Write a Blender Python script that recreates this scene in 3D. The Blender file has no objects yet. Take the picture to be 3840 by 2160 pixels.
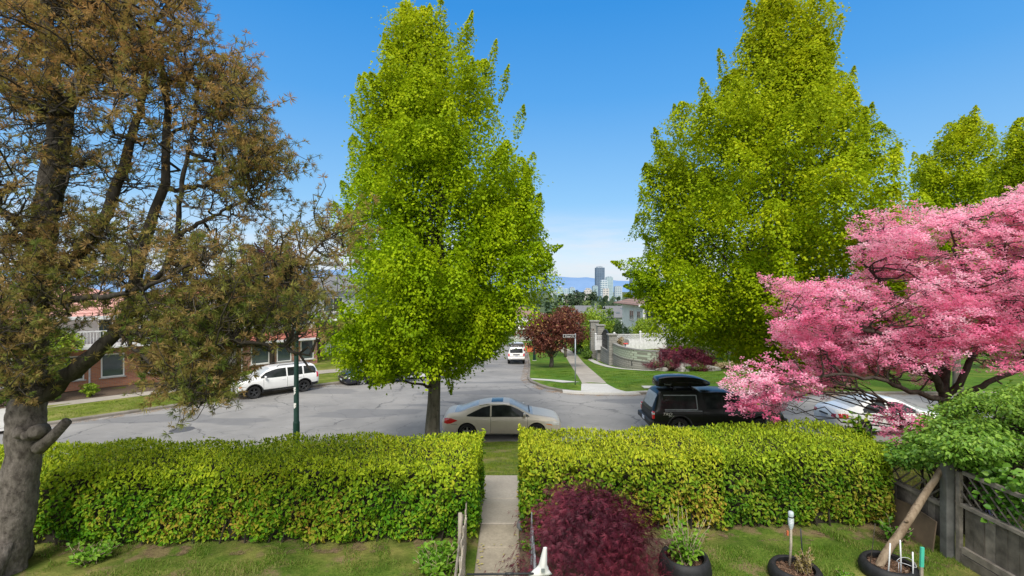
import bpy, bmesh, math, random
import numpy as np
from mathutils import Vector, Matrix
from mathutils.bvhtree import BVHTree
from mathutils.geometry import tessellate_polygon

SC = bpy.context.scene
COL = SC.collection
R = math.radians
FPX = 484.0          # focal length in picture pixels, used only to turn measurements into metres
CAMZ = 6.0

def P(x, y, Y):
    """world point that stands at depth Y for a measured picture position"""
    return Vector(((x-512)/FPX*Y, Y, CAMZ-(y-288)/FPX*Y))

# ------------------------------------------------------------------ object helpers
def tag(o, label=None, cat=None, group=None, kind=None):
    if label: o['label'] = label
    if cat: o['category'] = cat
    if group: o['group'] = group
    if kind: o['kind'] = kind
    return o

def thing(name, label, cat, loc=(0,0,0), rz=0.0, group=None):
    o = bpy.data.objects.new(name, None); COL.objects.link(o)
    o.location = loc; o.rotation_euler = (0,0,rz); o.empty_display_size = .2
    return tag(o, label, cat, group)

def link(name, me, mat, parent=None, smooth=False, sharp=None):
    o = bpy.data.objects.new(name, me); COL.objects.link(o)
    mats = mat if isinstance(mat,(list,tuple)) else [mat]
    for m in mats: me.materials.append(m)
    if smooth:
        me.polygons.foreach_set('use_smooth', np.ones(len(me.polygons), dtype=bool))
        if sharp: me.set_sharp_from_angle(angle=R(sharp))
    if parent is not None: o.parent = parent
    return o

def raw_mesh(name, V, F):
    me = bpy.data.meshes.new(name)
    me.from_pydata([tuple(v) for v in V], [], F); me.update()
    return me

def np_mesh(name, V, n):
    """V: (N, n, 3) separate n-gons"""
    V = np.asarray(V, dtype=np.float32); N = V.shape[0]
    me = bpy.data.meshes.new(name)
    me.vertices.add(N*n); me.vertices.foreach_set('co', V.reshape(-1))
    me.loops.add(N*n); me.loops.foreach_set('vertex_index', np.arange(N*n, dtype=np.int32))
    me.polygons.add(N); me.polygons.foreach_set('loop_start', np.arange(0, N*n, n, dtype=np.int32))
    me.update(calc_edges=True)
    return me

def np_mesh_idx(name, V, F):
    """V: (Nv,3), F: (Nf,k) index array"""
    V = np.asarray(V, dtype=np.float32); F = np.asarray(F, dtype=np.int32); k = F.shape[1]
    me = bpy.data.meshes.new(name)
    me.vertices.add(len(V)); me.vertices.foreach_set('co', V.reshape(-1))
    me.loops.add(F.size); me.loops.foreach_set('vertex_index', F.reshape(-1))
    me.polygons.add(len(F)); me.polygons.foreach_set('loop_start', np.arange(0, F.size, k, dtype=np.int32))
    me.update(calc_edges=True)
    return me

class MB:
    """collects shapes; build() links them as one mesh object"""
    def __init__(s): s.V=[]; s.F=[]; s.M=[]; s.mi=0
    def add(s, V, F):
        b=len(s.V); s.V += [Vector(v) for v in V]
        for f in F: s.F.append([i+b for i in f]); s.M.append(s.mi)
        return s
    def box(s, c, size, rz=0.0, rx=0.0, ry=0.0, bevel=0.0):
        hx,hy,hz = size[0]/2,size[1]/2,size[2]/2
        m = Matrix.Translation(c) @ Matrix.Rotation(rz,4,'Z') @ Matrix.Rotation(ry,4,'Y') @ Matrix.Rotation(rx,4,'X')
        if bevel>0:
            bm=bmesh.new(); bmesh.ops.create_cube(bm,size=1.0,matrix=Matrix.Diagonal((size[0],size[1],size[2],1)))
            bmesh.ops.bevel(bm,geom=list(bm.edges),offset=bevel,segments=2,profile=.5,affect='EDGES')
            bm.verts.index_update()
            s.add([m@v.co for v in bm.verts],[[v.index for v in f.verts] for f in bm.faces]); bm.free(); return s
        V=[m@Vector((x,y,z)) for x in (-hx,hx) for y in (-hy,hy) for z in (-hz,hz)]
        return s.add(V,[[0,1,3,2],[4,6,7,5],[0,4,5,1],[2,3,7,6],[0,2,6,4],[1,5,7,3]])
    def tube(s, pts, rad, n=8, cap=True):
        pts=[Vector(p) for p in pts]
        rad = rad if isinstance(rad,(list,tuple,np.ndarray)) else [rad]*len(pts)
        V=[];F=[]; up=Vector((0,0,1)); prev=None
        for i,p in enumerate(pts):
            t=(pts[min(i+1,len(pts)-1)]-pts[max(i-1,0)])
            if t.length<1e-9: t=Vector((0,0,1))
            t.normalize()
            if prev is None:
                a=t.cross(up)
                if a.length<.05: a=t.cross(Vector((1,0,0)))
            else: a=prev-t*prev.dot(t)
            a.normalize(); prev=a; b=t.cross(a)
            for k in range(n):
                an=2*math.pi*k/n
                V.append(p+(a*math.cos(an)+b*math.sin(an))*float(rad[i]))
        for i in range(len(pts)-1):
            for k in range(n):
                F.append([i*n+k,i*n+(k+1)%n,(i+1)*n+(k+1)%n,(i+1)*n+k])
        if cap:
            F.append(list(range(n))[::-1]); F.append([(len(pts)-1)*n+k for k in range(n)])
        return s.add(V,F)
    def lathe(s, prof, c=(0,0,0), n=24, axis='Z', closed=False):
        V=[];F=[]; m=len(prof); c=Vector(c)
        for k in range(n):
            an=2*math.pi*k/n
            for (r,h) in prof:
                if axis=='Z': V.append(c+Vector((r*math.cos(an),r*math.sin(an),h)))
                elif axis=='Y': V.append(c+Vector((r*math.cos(an),h,r*math.sin(an))))
                else: V.append(c+Vector((h,r*math.cos(an),r*math.sin(an))))
        rng_ = m if closed else m-1
        for k in range(n):
            k2=(k+1)%n
            for j in range(rng_):
                j2=(j+1)%m
                F.append([k*m+j,k2*m+j,k2*m+j2,k*m+j2])
        return s.add(V,F)
    def prism(s, poly, z0, z1):
        n=len(poly)
        V=[(p[0],p[1],z0) for p in poly]+[(p[0],p[1],z1) for p in poly]
        F=[list(range(n))[::-1],[n+i for i in range(n)]]+[[i,(i+1)%n,n+(i+1)%n,n+i] for i in range(n)]
        return s.add(V,F)
    def grid(s, pts):
        """pts[i][j] rows of points"""
        nr=len(pts); nc=len(pts[0])
        V=[p for r in pts for p in r]
        return s.add(V,[[i*nc+j,i*nc+j+1,(i+1)*nc+j+1,(i+1)*nc+j] for i in range(nr-1) for j in range(nc-1)])
    def build(s, name, mat, parent=None, smooth=False, sharp=None):
        me=raw_mesh(name,s.V,s.F)
        o=link(name,me,mat,parent,smooth,sharp)
        if isinstance(mat,(list,tuple)): me.polygons.foreach_set('material_index', np.array(s.M,dtype=np.int32))
        return o

def smoothstep(a,b,x):
    t=np.clip((np.asarray(x,dtype=float)-a)/(b-a),0,1); return t*t*(3-2*t)

def spline(pts, n):
    """Catmull-Rom through tuples (any dims)"""
    A=np.array(pts,dtype=float); m=len(A)
    if m<2: return A
    out=[]
    for t in np.linspace(0,m-1,n):
        i=min(int(t),m-2); u=t-i
        p0=A[max(i-1,0)];p1=A[i];p2=A[i+1];p3=A[min(i+2,m-1)]
        out.append(.5*((2*p1)+(-p0+p2)*u+(2*p0-5*p1+4*p2-p3)*u*u+(-p0+3*p1-3*p2+p3)*u**3))
    return np.array(out)

def resample(pts, n):
    A=np.array(pts,dtype=float)
    d=np.concatenate([[0],np.cumsum(np.linalg.norm(np.diff(A,axis=0),axis=1))])
    t=np.linspace(0,d[-1],n)
    return np.stack([np.interp(t,d,A[:,k]) for k in range(A.shape[1])],axis=1)

# ------------------------------------------------------------------ materials
def new_mat(name):
    m=bpy.data.materials.new(name); m.use_nodes=True
    nt=m.node_tree; b=nt.nodes['Principled BSDF']
    return m,nt,b
def N(nt,t,**kw):
    n=nt.nodes.new(t)
    for k,v in kw.items(): setattr(n,k,v)
    return n
def L(nt,a,b): nt.links.new(a,b)
def c4(c): return (c[0],c[1],c[2],1.0)

def ramp(nt, fac, stops):
    r=N(nt,'ShaderNodeValToRGB'); e=r.color_ramp.elements
    while len(e)<len(stops): e.new(0.5)
    for i,(p,c) in enumerate(stops): e[i].position=p; e[i].color=c4(c) if len(c)==3 else c
    L(nt,fac,r.inputs[0]); return r.outputs[0]
def noise(nt, scale, detail=4, rough=.55, coord='Object', vec=None, dist=0.0):
    if vec is None: vec=N(nt,'ShaderNodeTexCoord').outputs[coord]
    n=N(nt,'ShaderNodeTexNoise'); n.inputs['Scale'].default_value=scale
    n.inputs['Detail'].default_value=detail; n.inputs['Roughness'].default_value=rough
    n.inputs['Distortion'].default_value=dist
    L(nt,vec,n.inputs['Vector']); return n.outputs[0]
def mixc(nt, fac, a, b, mode='MIX'):
    m=N(nt,'ShaderNodeMix',data_type='RGBA',blend_type=mode)
    for sock,v in ((m.inputs[0],fac),(m.inputs[6],a),(m.inputs[7],b)):
        if isinstance(v,(int,float)): sock.default_value=v
        elif isinstance(v,tuple): sock.default_value=c4(v)
        else: L(nt,v,sock)
    return m.outputs[2]
def math_(nt, op, a, b=None, clamp=False):
    m=N(nt,'ShaderNodeMath',operation=op); m.use_clamp=clamp
    for i,v in enumerate((a,b)):
        if v is None: continue
        if isinstance(v,(int,float)): m.inputs[i].default_value=v
        else: L(nt,v,m.inputs[i])
    return m.outputs[0]
def bump(nt, b, h, strength=.3, dist=.02):
    n=N(nt,'ShaderNodeBump'); n.inputs['Strength'].default_value=strength; n.inputs['Distance'].default_value=dist
    L(nt,h,n.inputs['Height']); L(nt,n.outputs[0],b.inputs['Normal'])

def plain(name, col, rough=.6, metal=0.0, var=.25, scale=6.0, spec=.5, coat=0.0, bmp=0.0):
    m,nt,b=new_mat(name)
    f=noise(nt,scale,5)
    lo=tuple(max(0,c*(1-var)) for c in col); hi=tuple(min(1,c*(1+var)) for c in col)
    L(nt,ramp(nt,f,[(.3,lo),(.7,hi)]),b.inputs['Base Color'])
    b.inputs['Roughness'].default_value=rough; b.inputs['Metallic'].default_value=metal
    b.inputs['Specular IOR Level'].default_value=spec; b.inputs['Coat Weight'].default_value=coat
    if bmp>0: bump(nt,b,noise(nt,scale*6,4),bmp,.01)
    return m

def leaf_mat(name, cols, trans=.35, clump=.9, rough=.5, spec=.25, zgrad=None, rw=.6):
    """cols: list of colours picked at random per leaf; clump noise shifts them; zgrad=(z0,z1,colour,weight)"""
    m,nt,b=new_mat(name)
    rnd=N(nt,'ShaderNodeNewGeometry').outputs['Random Per Island']
    k=noise(nt,clump,2)
    f=math_(nt,'ADD',math_(nt,'MULTIPLY',rnd,rw),math_(nt,'MULTIPLY',math_(nt,'SUBTRACT',k,.32),1.35))
    f=math_(nt,'ADD',f,-.0,True)
    st=[(i/(len(cols)-1) if len(cols)>1 else 0,c) for i,c in enumerate(cols)]
    c=ramp(nt,f,st)
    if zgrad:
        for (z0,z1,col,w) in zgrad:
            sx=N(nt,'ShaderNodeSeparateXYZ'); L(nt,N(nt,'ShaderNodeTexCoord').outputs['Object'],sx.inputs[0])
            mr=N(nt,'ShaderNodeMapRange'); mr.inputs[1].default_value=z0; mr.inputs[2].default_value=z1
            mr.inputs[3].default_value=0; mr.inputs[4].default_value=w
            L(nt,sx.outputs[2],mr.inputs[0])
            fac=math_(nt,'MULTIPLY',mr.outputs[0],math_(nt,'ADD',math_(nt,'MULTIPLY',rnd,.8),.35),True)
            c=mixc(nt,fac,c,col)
    L(nt,c,b.inputs['Base Color']); b.inputs['Roughness'].default_value=rough
    b.inputs['Specular IOR Level'].default_value=spec
    t=N(nt,'ShaderNodeBsdfTranslucent'); L(nt,c,t.inputs[0])
    mx=N(nt,'ShaderNodeMixShader'); mx.inputs[0].default_value=trans
    L(nt,b.outputs[0],mx.inputs[1]); L(nt,t.outputs[0],mx.inputs[2])
    L(nt,mx.outputs[0],nt.nodes['Material Output'].inputs[0])
    return m

def bark_mat(name, a, b_, scale=9, stretch=(1,1,.25)):
    m,nt,b=new_mat(name)
    mp=N(nt,'ShaderNodeMapping'); mp.inputs['Scale'].default_value=stretch
    L(nt,N(nt,'ShaderNodeTexCoord').outputs['Object'],mp.inputs[0])
    f=noise(nt,scale,6,.65,vec=mp.outputs[0]); g=noise(nt,2.2,3)
    c=ramp(nt,f,[(.32,a),(.66,b_)])
    c=mixc(nt,math_(nt,'MULTIPLY',g,.55),c,tuple(x*.55 for x in a))
    h2=noise(nt,scale*.55,4,.7)
    c=mixc(nt,ramp(nt,h2,[(.60,(0,0,0)),(.70,(.8,.8,.8))]),c,tuple(x*.45 for x in a))
    c=mixc(nt,ramp(nt,noise(nt,scale*3,4,.8),[(.60,(0,0,0)),(.72,(.5,.5,.5))]),c,tuple(min(1,x*1.5) for x in b_))
    L(nt,c,b.inputs['Base Color']); b.inputs['Roughness'].default_value=.9; b.inputs['Specular IOR Level'].default_value=.2
    bump(nt,b,f,.9,.03)
    return m

def brick_mat(name, c1, c2, mortar, bw=.21, bh=.07, ms=.012, rough=.85, var=.4):
    """bricks in metres on the object's own X/Z (front) or Y/Z (side) faces"""
    m,nt,b=new_mat(name)
    tc=N(nt,'ShaderNodeTexCoord'); sx=N(nt,'ShaderNodeSeparateXYZ'); L(nt,tc.outputs['Object'],sx.inputs[0])
    u=math_(nt,'ADD',sx.outputs[0],sx.outputs[1])
    cb=N(nt,'ShaderNodeCombineXYZ'); L(nt,u,cb.inputs[0]); L(nt,sx.outputs[2],cb.inputs[1])
    t=N(nt,'ShaderNodeTexBrick'); L(nt,cb.outputs[0],t.inputs['Vector'])
    t.inputs['Color1'].default_value=c4(c1); t.inputs['Color2'].default_value=c4(c2); t.inputs['Mortar'].default_value=c4(mortar)
    t.inputs['Scale'].default_value=1.0; t.inputs['Brick Width'].default_value=bw; t.inputs['Row Height'].default_value=bh
    t.inputs['Mortar Size'].default_value=ms; t.inputs['Bias'].default_value=-.1
    c=mixc(nt,math_(nt,'MULTIPLY',noise(nt,1.5,5),var),t.outputs[0],tuple(x*.4 for x in c1))
    L(nt,c,b.inputs['Base Color']); b.inputs['Roughness'].default_value=rough
    bump(nt,b,t.outputs['Fac'],-.4,.01)
    return m

def grass_mat(name, a, b_, c_, patch=.5, dirt=None, fine=22):
    m,nt,b=new_mat(name)
    f=noise(nt,fine,4,.7); g=noise(nt,patch,4,.6); h=noise(nt,patch*3.1,3,.6)
    c=ramp(nt,f,[(.3,a),(.7,b_)])
    c=mixc(nt,ramp(nt,g,[(.45,(0,0,0)),(.62,(.85,.85,.85))]),c,c_)
    c=mixc(nt,ramp(nt,h,[(.42,(.45,.45,.45)),(.58,(0,0,0))]),c,tuple(x*.6 for x in a))
    if dirt: c=mixc(nt,ramp(nt,noise(nt,patch*1.7,5,.65),[(.56,(0,0,0)),(.63,(.8,.8,.8))]),c,dirt)
    L(nt,c,b.inputs['Base Color']); b.inputs['Roughness'].default_value=.95; b.inputs['Specular IOR Level'].default_value=.1
    bump(nt,b,f,.8,.03)
    return m

def concrete_mat(name, col, joint=None, scale=3.0, stain=.35):
    m,nt,b=new_mat(name)
    f=noise(nt,scale*9,6,.7); g=noise(nt,scale*.35,4,.6)
    c=ramp(nt,f,[(.3,tuple(x*.78 for x in col)),(.7,tuple(min(1,x*1.15) for x in col))])
    c=mixc(nt,ramp(nt,g,[(.4,(stain,)*3),(.62,(0,0,0))]),c,tuple(x*.5 for x in col))
    L(nt,c,b.inputs['Base Color']); b.inputs['Roughness'].default_value=.9; b.inputs['Specular IOR Level'].default_value=.2
    bump(nt,b,f,.35,.01)
    return m

def asphalt_mat():
    m,nt,b=new_mat('asphalt')
    tc=N(nt,'ShaderNodeTexCoord').outputs['Object']
    f=noise(nt,60,4,.75); g=noise(nt,.22,4,.6); h=noise(nt,1.3,5,.65)
    c=ramp(nt,f,[(.25,(.215,.207,.196)),(.75,(.36,.348,.33))])
    c=mixc(nt,ramp(nt,g,[(.36,(.7,.7,.7)),(.62,(0,0,0))]),c,(.165,.163,.16))
    c=mixc(nt,ramp(nt,noise(nt,.9,3,.5),[(.66,(0,0,0)),(.76,(.45,.45,.45))]),c,(.10,.098,.095))
    c=mixc(nt,ramp(nt,h,[(.5,(0,0,0)),(.72,(.3,.3,.3))]),c,(.34,.335,.33))
    # wandering cracks
    nz=N(nt,'ShaderNodeTexNoise'); nz.inputs['Scale'].default_value=.55; nz.inputs['Detail'].default_value=5; nz.inputs['Roughness'].default_value=.62
    L(nt,tc,nz.inputs['Vector'])
    off=mixc(nt,.85,tc,nz.outputs['Color'],'LINEAR_LIGHT')
    for sc,w,am,seed in ((.16,.0095,.66,0.0),(.42,.012,.42,3.7)):
        mp=N(nt,'ShaderNodeMapping'); mp.inputs['Location'].default_value=(seed,seed*.7,0); mp.inputs['Scale'].default_value=(sc,sc*1.25,sc)
        L(nt,off,mp.inputs[0])
        v=N(nt,'ShaderNodeTexVoronoi',feature='DISTANCE_TO_EDGE'); v.inputs['Scale'].default_value=1
        L(nt,mp.outputs[0],v.inputs['Vector'])
        line=ramp(nt,v.outputs['Distance'],[(w*.35,(1,1,1)),(w,(0,0,0))])
        msk=ramp(nt,noise(nt,.3+sc,3),[(.40,(0,0,0)),(.56,(1,1,1))])
        fac=math_(nt,'MULTIPLY',math_(nt,'MULTIPLY',line,msk),am)
        c=mixc(nt,fac,c,(.05,.052,.056))
    # tar patches and sealed strips
    mp=N(nt,'ShaderNodeMapping'); mp.inputs['Scale'].default_value=(.12,.5,1); mp.inputs['Rotation'].default_value=(0,0,.4); L(nt,tc,mp.inputs[0])
    pt=ramp(nt,noise(nt,1.0,2,.4,vec=mp.outputs[0]),[(.585,(0,0,0)),(.605,(.6,.6,.6))])
    c=mixc(nt,pt,c,(.14,.142,.148))
    L(nt,c,b.inputs['Base Color']); b.inputs['Roughness'].default_value=.85; b.inputs['Specular IOR Level'].default_value=.25
    bump(nt,b,f,.35,.01)
    return m

M={}
M['asphalt']=asphalt_mat()
M['lawn']=grass_mat('lawn_green',(.050,.115,.012),(.115,.215,.020),(.15,.20,.03),.45)
M['verge']=grass_mat('verge_grass',(.085,.125,.016),(.19,.235,.035),(.235,.225,.07),.5)
M['yard']=grass_mat('yard_grass',(.052,.105,.012),(.135,.195,.030),(.27,.245,.075),.75,dirt=(.22,.16,.09))
M['concrete']=concrete_mat('pale_concrete',(.52,.51,.48),stain=.2)
M['walk']=concrete_mat('old_sidewalk_concrete',(.38,.345,.295))
M['slab']=concrete_mat('mossy_slab_concrete',(.34,.30,.235),stain=.8)
M['kerb']=concrete_mat('kerb_concrete',(.25,.225,.195),stain=.6)
M['litter']=plain('brown_leaf_litter',(.34,.22,.12),.95,var=.5,scale=14)
M['soil']=plain('soil',(.10,.068,.045),.95,var=.5,scale=20,bmp=.6)
M['mulch']=plain('bark_mulch',(.16,.095,.06),.95,var=.6,scale=45,bmp=.8)
M['ground']=grass_mat('far_ground',(.05,.085,.025),(.10,.13,.045),(.14,.14,.07),.03)
M['needle']=leaf_mat('pine_needles',[(.085,.16,.028),(.17,.235,.045),(.28,.28,.065),(.40,.27,.10),(.53,.38,.17)],trans=.42,clump=1.3,rough=.6,spec=.15,zgrad=[(3.4,6.5,(.52,.29,.10),.72)])
M['pine_bark']=bark_mat('pine_bark',(.065,.055,.047),(.25,.222,.195),16,(1,1,.55))
M['twig']=bark_mat('pine_twig_bark',(.035,.03,.024),(.13,.115,.09),14)
M['limb']=bark_mat('pine_limb_bark',(.03,.026,.021),(.10,.088,.072),12)
M['bark']=bark_mat('grey_bark',(.085,.075,.06),(.26,.235,.195),8,(1,1,.22))
M['darkbark']=bark_mat('dark_bark',(.04,.032,.027),(.13,.105,.085),12)
M['horn1']=leaf_mat('spring_leaves',[(.15,.275,.005),(.30,.455,.008),(.47,.60,.012),(.67,.70,.025)],trans=.42,clump=1.1,spec=.08,rw=.30,zgrad=[(7,15,(.70,.58,.025),.36)])
M['horn2']=leaf_mat('spring_leaves_warm',[(.15,.27,.005),(.30,.445,.008),(.49,.60,.012),(.71,.71,.025)],trans=.42,clump=1.0,spec=.08,rw=.30,zgrad=[(6,15,(.74,.62,.03),.38)])
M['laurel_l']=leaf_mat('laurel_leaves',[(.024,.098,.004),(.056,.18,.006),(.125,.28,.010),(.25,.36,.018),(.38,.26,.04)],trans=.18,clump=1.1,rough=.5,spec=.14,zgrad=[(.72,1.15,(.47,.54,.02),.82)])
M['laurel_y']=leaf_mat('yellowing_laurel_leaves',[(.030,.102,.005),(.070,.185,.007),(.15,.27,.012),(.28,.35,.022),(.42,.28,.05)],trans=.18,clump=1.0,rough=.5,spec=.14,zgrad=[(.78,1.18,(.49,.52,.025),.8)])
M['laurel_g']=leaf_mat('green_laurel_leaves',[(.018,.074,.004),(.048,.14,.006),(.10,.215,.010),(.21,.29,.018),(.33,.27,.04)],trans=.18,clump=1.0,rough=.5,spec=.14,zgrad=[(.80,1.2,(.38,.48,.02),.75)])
M['core']=plain('hedge_inner_dark',(.028,.024,.014),.95,var=.5,scale=12)
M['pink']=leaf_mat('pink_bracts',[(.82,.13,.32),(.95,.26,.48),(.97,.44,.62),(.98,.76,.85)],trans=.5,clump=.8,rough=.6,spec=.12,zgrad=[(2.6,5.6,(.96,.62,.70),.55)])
M['dogleaf']=leaf_mat('dogwood_leaves',[(.10,.17,.02),(.22,.28,.03)],trans=.4)
M['vib']=leaf_mat('shrub_leaves',[(.028,.10,.010),(.068,.195,.016),(.125,.285,.024),(.23,.38,.045)],trans=.28,clump=1.3,rough=.42,spec=.4,zgrad=[(1.0,2.2,(.38,.54,.06),.4)])
M['laceleaf']=leaf_mat('laceleaf_maple_leaves',[(.036,.009,.016),(.078,.014,.028),(.14,.022,.042),(.25,.04,.065)],trans=.28,clump=1.6,rough=.5,spec=.25)
M['purple']=leaf_mat('purple_maple_leaves',[(.06,.022,.018),(.115,.036,.026),(.19,.06,.04),(.30,.18,.06)],trans=.3,clump=.5)
M['plum']=leaf_mat('plum_leaves',[(.07,.02,.03),(.14,.035,.05)],trans=.3,clump=.6)
M['shrub_bright']=leaf_mat('bright_shrub_leaves',[(.12,.24,.015),(.26,.38,.03),(.38,.47,.04)],trans=.35,clump=.8)
M['shrub_mid']=leaf_mat('mid_shrub_leaves',[(.05,.12,.015),(.11,.20,.025),(.17,.27,.03)],trans=.3,clump=.8)
M['shrub_dark']=leaf_mat('dark_shrub_leaves',[(.022,.05,.02),(.045,.085,.03),(.075,.115,.045)],trans=.15,clump=.8)
M['shrub_olive']=leaf_mat('olive_shrub_leaves',[(.09,.13,.05),(.19,.22,.10),(.30,.30,.17)],trans=.2,clump=.9)
M['red_bloom']=leaf_mat('red_azalea_bloom',[(.60,.06,.04),(.75,.12,.07)],trans=.3)
M['far_tree']=leaf_mat('far_tree_leaves',[(.035,.07,.035),(.06,.10,.05),(.09,.13,.065)],trans=.1,clump=.2)
M['far_tree2']=leaf_mat('far_spring_tree_leaves',[(.12,.19,.05),(.19,.26,.07)],trans=.2,clump=.2)
M['blade']=leaf_mat('grass_blades',[(.045,.11,.008),(.105,.215,.018),(.19,.27,.04),(.40,.33,.14)],trans=.3,clump=.9,spec=.15)
M['blade_g']=leaf_mat('green_grass_blades',[(.09,.16,.015),(.18,.255,.025),(.28,.30,.05)],trans=.3,clump=.9,spec=.15)
M['weed']=leaf_mat('weed_leaves',[(.08,.22,.015),(.17,.36,.03),(.30,.46,.05)],trans=.35,clump=2)
M['dry']=leaf_mat('dry_stems',[(.30,.22,.12),(.42,.34,.20)],trans=.1)
M['wood']=plain('weathered_wood',(.225,.20,.17),.9,var=.45,scale=7,bmp=.5)
M['wood_dark']=plain('dark_weathered_wood',(.130,.115,.097),.9,var=.5,scale=6,bmp=.5)
M['wood_post']=plain('grey_post_wood',(.115,.118,.112),.9,var=.4,scale=5,bmp=.4)
M['wood_pale']=plain('pale_wood',(.36,.32,.26),.85,var=.35,scale=9,bmp=.4)
M['ply']=plain('old_plywood',(.125,.09,.06),.85,var=.45,scale=3)
M['log']=bark_mat('bare_log',(.15,.105,.065),(.42,.335,.24),9,(1,1,.18))
M['rubber']=plain('black_rubber',(.014,.015,.017),.62,var=.4,scale=10,spec=.4)
M['tyre']=plain('tyre_rubber',(.016,.016,.017),.8,var=.4,scale=8)
M['rim']=plain('alloy_rim',(.42,.43,.45),.35,.8,var=.1)
M['rim_dark']=plain('dark_rim',(.07,.072,.078),.4,.6,var=.15)
M['arch']=plain('arch_black',(.006,.006,.006),.95)
M['trim']=plain('black_trim',(.018,.019,.02),.6,var=.2)
M['glass']=plain('car_glass',(.022,.026,.028),.08,var=.6,scale=2.5,spec=.4)
M['glass_sky']=plain('sky_painted_car_glass',(.40,.425,.44),.2,var=.12,spec=.2)  # pale sky reflection put into the glass colour
M['pane']=plain('window_pane',(.06,.085,.09),.06,var=.4,scale=.9,spec=.8)
M['chrome']=plain('chrome',(.6,.61,.62),.15,1.0,var=.05)
M['red_lamp']=plain('red_lamp',(.55,.016,.02),.12,var=.2,coat=.6)
M['clear_lamp']=plain('clear_lamp',(.62,.63,.63),.08,var=.15,spec=.8,coat=.5)
M['amber']=plain('amber_lamp',(.75,.24,.03),.15)
M['plate']=plain('number_plate',(.55,.58,.66),.4,var=.15)
M['paint_tan']=plain('champagne_paint',(.60,.55,.465),.42,.2,var=.03,coat=.10,spec=.35)
M['paint_white']=plain('white_paint',(.80,.80,.79),.25,0,var=.02,coat=.8)
M['paint_black']=plain('black_paint',(.009,.010,.010),.3,0,var=.1,coat=.08,spec=.35)
M['paint_navy']=plain('dark_blue_paint',(.015,.019,.035),.16,.2,var=.1,coat=.9)
M['box_black']=plain('gloss_black_plastic',(.008,.008,.008),.22,var=.1,coat=.1,spec=.4)
M['pole_green']=plain('green_pole_paint',(.006,.036,.028),.45,var=.25,scale=3)
M['steel']=plain('galvanised_steel',(.33,.37,.40),.45,.5,var=.2,scale=8)
M['sign_black']=plain('sign_black',(.012,.012,.013),.5)
M['white']=plain('white_plastic',(.78,.78,.76),.45,var=.06,scale=3)
M['fence_white']=plain('white_fence_paint',(.66,.66,.67),.7,var=.16,scale=4)
M['stucco']=plain('white_stucco',(.70,.70,.70),.85,var=.08,scale=2,bmp=.2)
M['stucco_grey']=plain('grey_siding',(.40,.44,.49),.8,var=.1,scale=2)
M['stucco_dark']=plain('dark_stucco',(.13,.14,.15),.85,var=.25,scale=2)
M['brick']=brick_mat('orange_brick',(.66,.25,.115),(.47,.15,.075),(.36,.31,.27),.22,.075,.011)
M['brick2']=brick_mat('mottled_brick',(.46,.15,.09),(.62,.40,.30),(.33,.27,.24),.24,.085,.012)
M['tiles']=brick_mat('red_roof_tiles',(.62,.22,.16),(.52,.17,.12),(.20,.06,.05),.3,.22,.025,.7)
M['tiles_pink']=brick_mat('faded_red_roof_tiles',(.70,.40,.34),(.60,.30,.25),(.36,.15,.12),.3,.17,.03,.7,.25)
M['tiles_brown']=brick_mat('brown_roof_tiles',(.33,.21,.17),(.26,.15,.12),(.12,.08,.07),.4,.25,.03,.8)
M['shingle']=plain('grey_shingles',(.15,.155,.165),.9,var=.3,scale=4)
M['block']=brick_mat('grey_block',(.30,.29,.265),(.37,.36,.33),(.15,.145,.13),.40,.19,.016,.9,.5)
M['stone']=brick_mat('rough_stone_block',(.33,.32,.295),(.25,.245,.225),(.15,.145,.135),.5,.24,.018,.9,.5)
M['glassblock']=brick_mat('glass_blocks',(.40,.47,.37),(.47,.53,.42),(.20,.20,.165),.2,.2,.018,.4,.4)
M['rock']=plain('garden_rock',(.26,.25,.23),.9,var=.4,scale=4,bmp=.5)
M['iron']=plain('black_iron',(.02,.021,.023),.5,var=.2)
M['teal']=plain('green_stake_paint',(.07,.52,.38),.5,var=.1)
M['stake_white']=plain('white_stake',(.70,.72,.76),.5,var=.1)
M['rod']=plain('dark_rod',(.03,.032,.036),.5,.3,var=.3)
M['bottle']=plain('clear_bottle',(.50,.58,.62),.15,var=.15,spec=.7)
M['blue']=plain('blue_plastic',(.02,.05,.22),.4)
M['red']=plain('red_plastic',(.62,.06,.06),.4)
M['grey']=plain('grey_plastic',(.20,.205,.21),.5)
M['orange']=plain('orange_net',(.50,.13,.05),.6,var=.2,scale=6)
M['red_rail']=plain('red_rail',(.62,.10,.06),.5)
M['lavender']=plain('wisteria_bloom',(.30,.26,.62),.7)
# ------------------------------------------------------------------ camera, light, sky
cam=bpy.data.cameras.new('camera'); cam.sensor_width=36; cam.lens=FPX*36/1024; cam.clip_start=.1; cam.clip_end=60000
co=bpy.data.objects.new('camera',cam); COL.objects.link(co); co.location=(0,0,CAMZ); co.rotation_euler=(R(90),0,0); SC.camera=co
SUN_EL, SUN_AZ = R(50), R(188)        # azimuth clockwise from +Y (north): behind the camera, a little to its left
W=bpy.data.worlds.new('World'); SC.world=W; W.use_nodes=True
nt=W.node_tree; bg=nt.nodes['Background']
sky=N(nt,'ShaderNodeTexSky',sky_type='NISHITA'); sky.sun_disc=False
sky.sun_elevation=SUN_EL; sky.sun_rotation=SUN_AZ; sky.altitude=100; sky.air_density=1.0; sky.dust_density=.9; sky.ozone_density=2.2
hs=N(nt,'ShaderNodeHueSaturation'); hs.inputs['Saturation'].default_value=1.42; hs.inputs['Value'].default_value=1.3; hs.inputs['Hue'].default_value=.488
L(nt,sky.outputs[0],hs.inputs['Color'])
geo=N(nt,'ShaderNodeTexCoord'); sx=N(nt,'ShaderNodeSeparateXYZ'); L(nt,geo.outputs['Generated'],sx.inputs[0])
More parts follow.
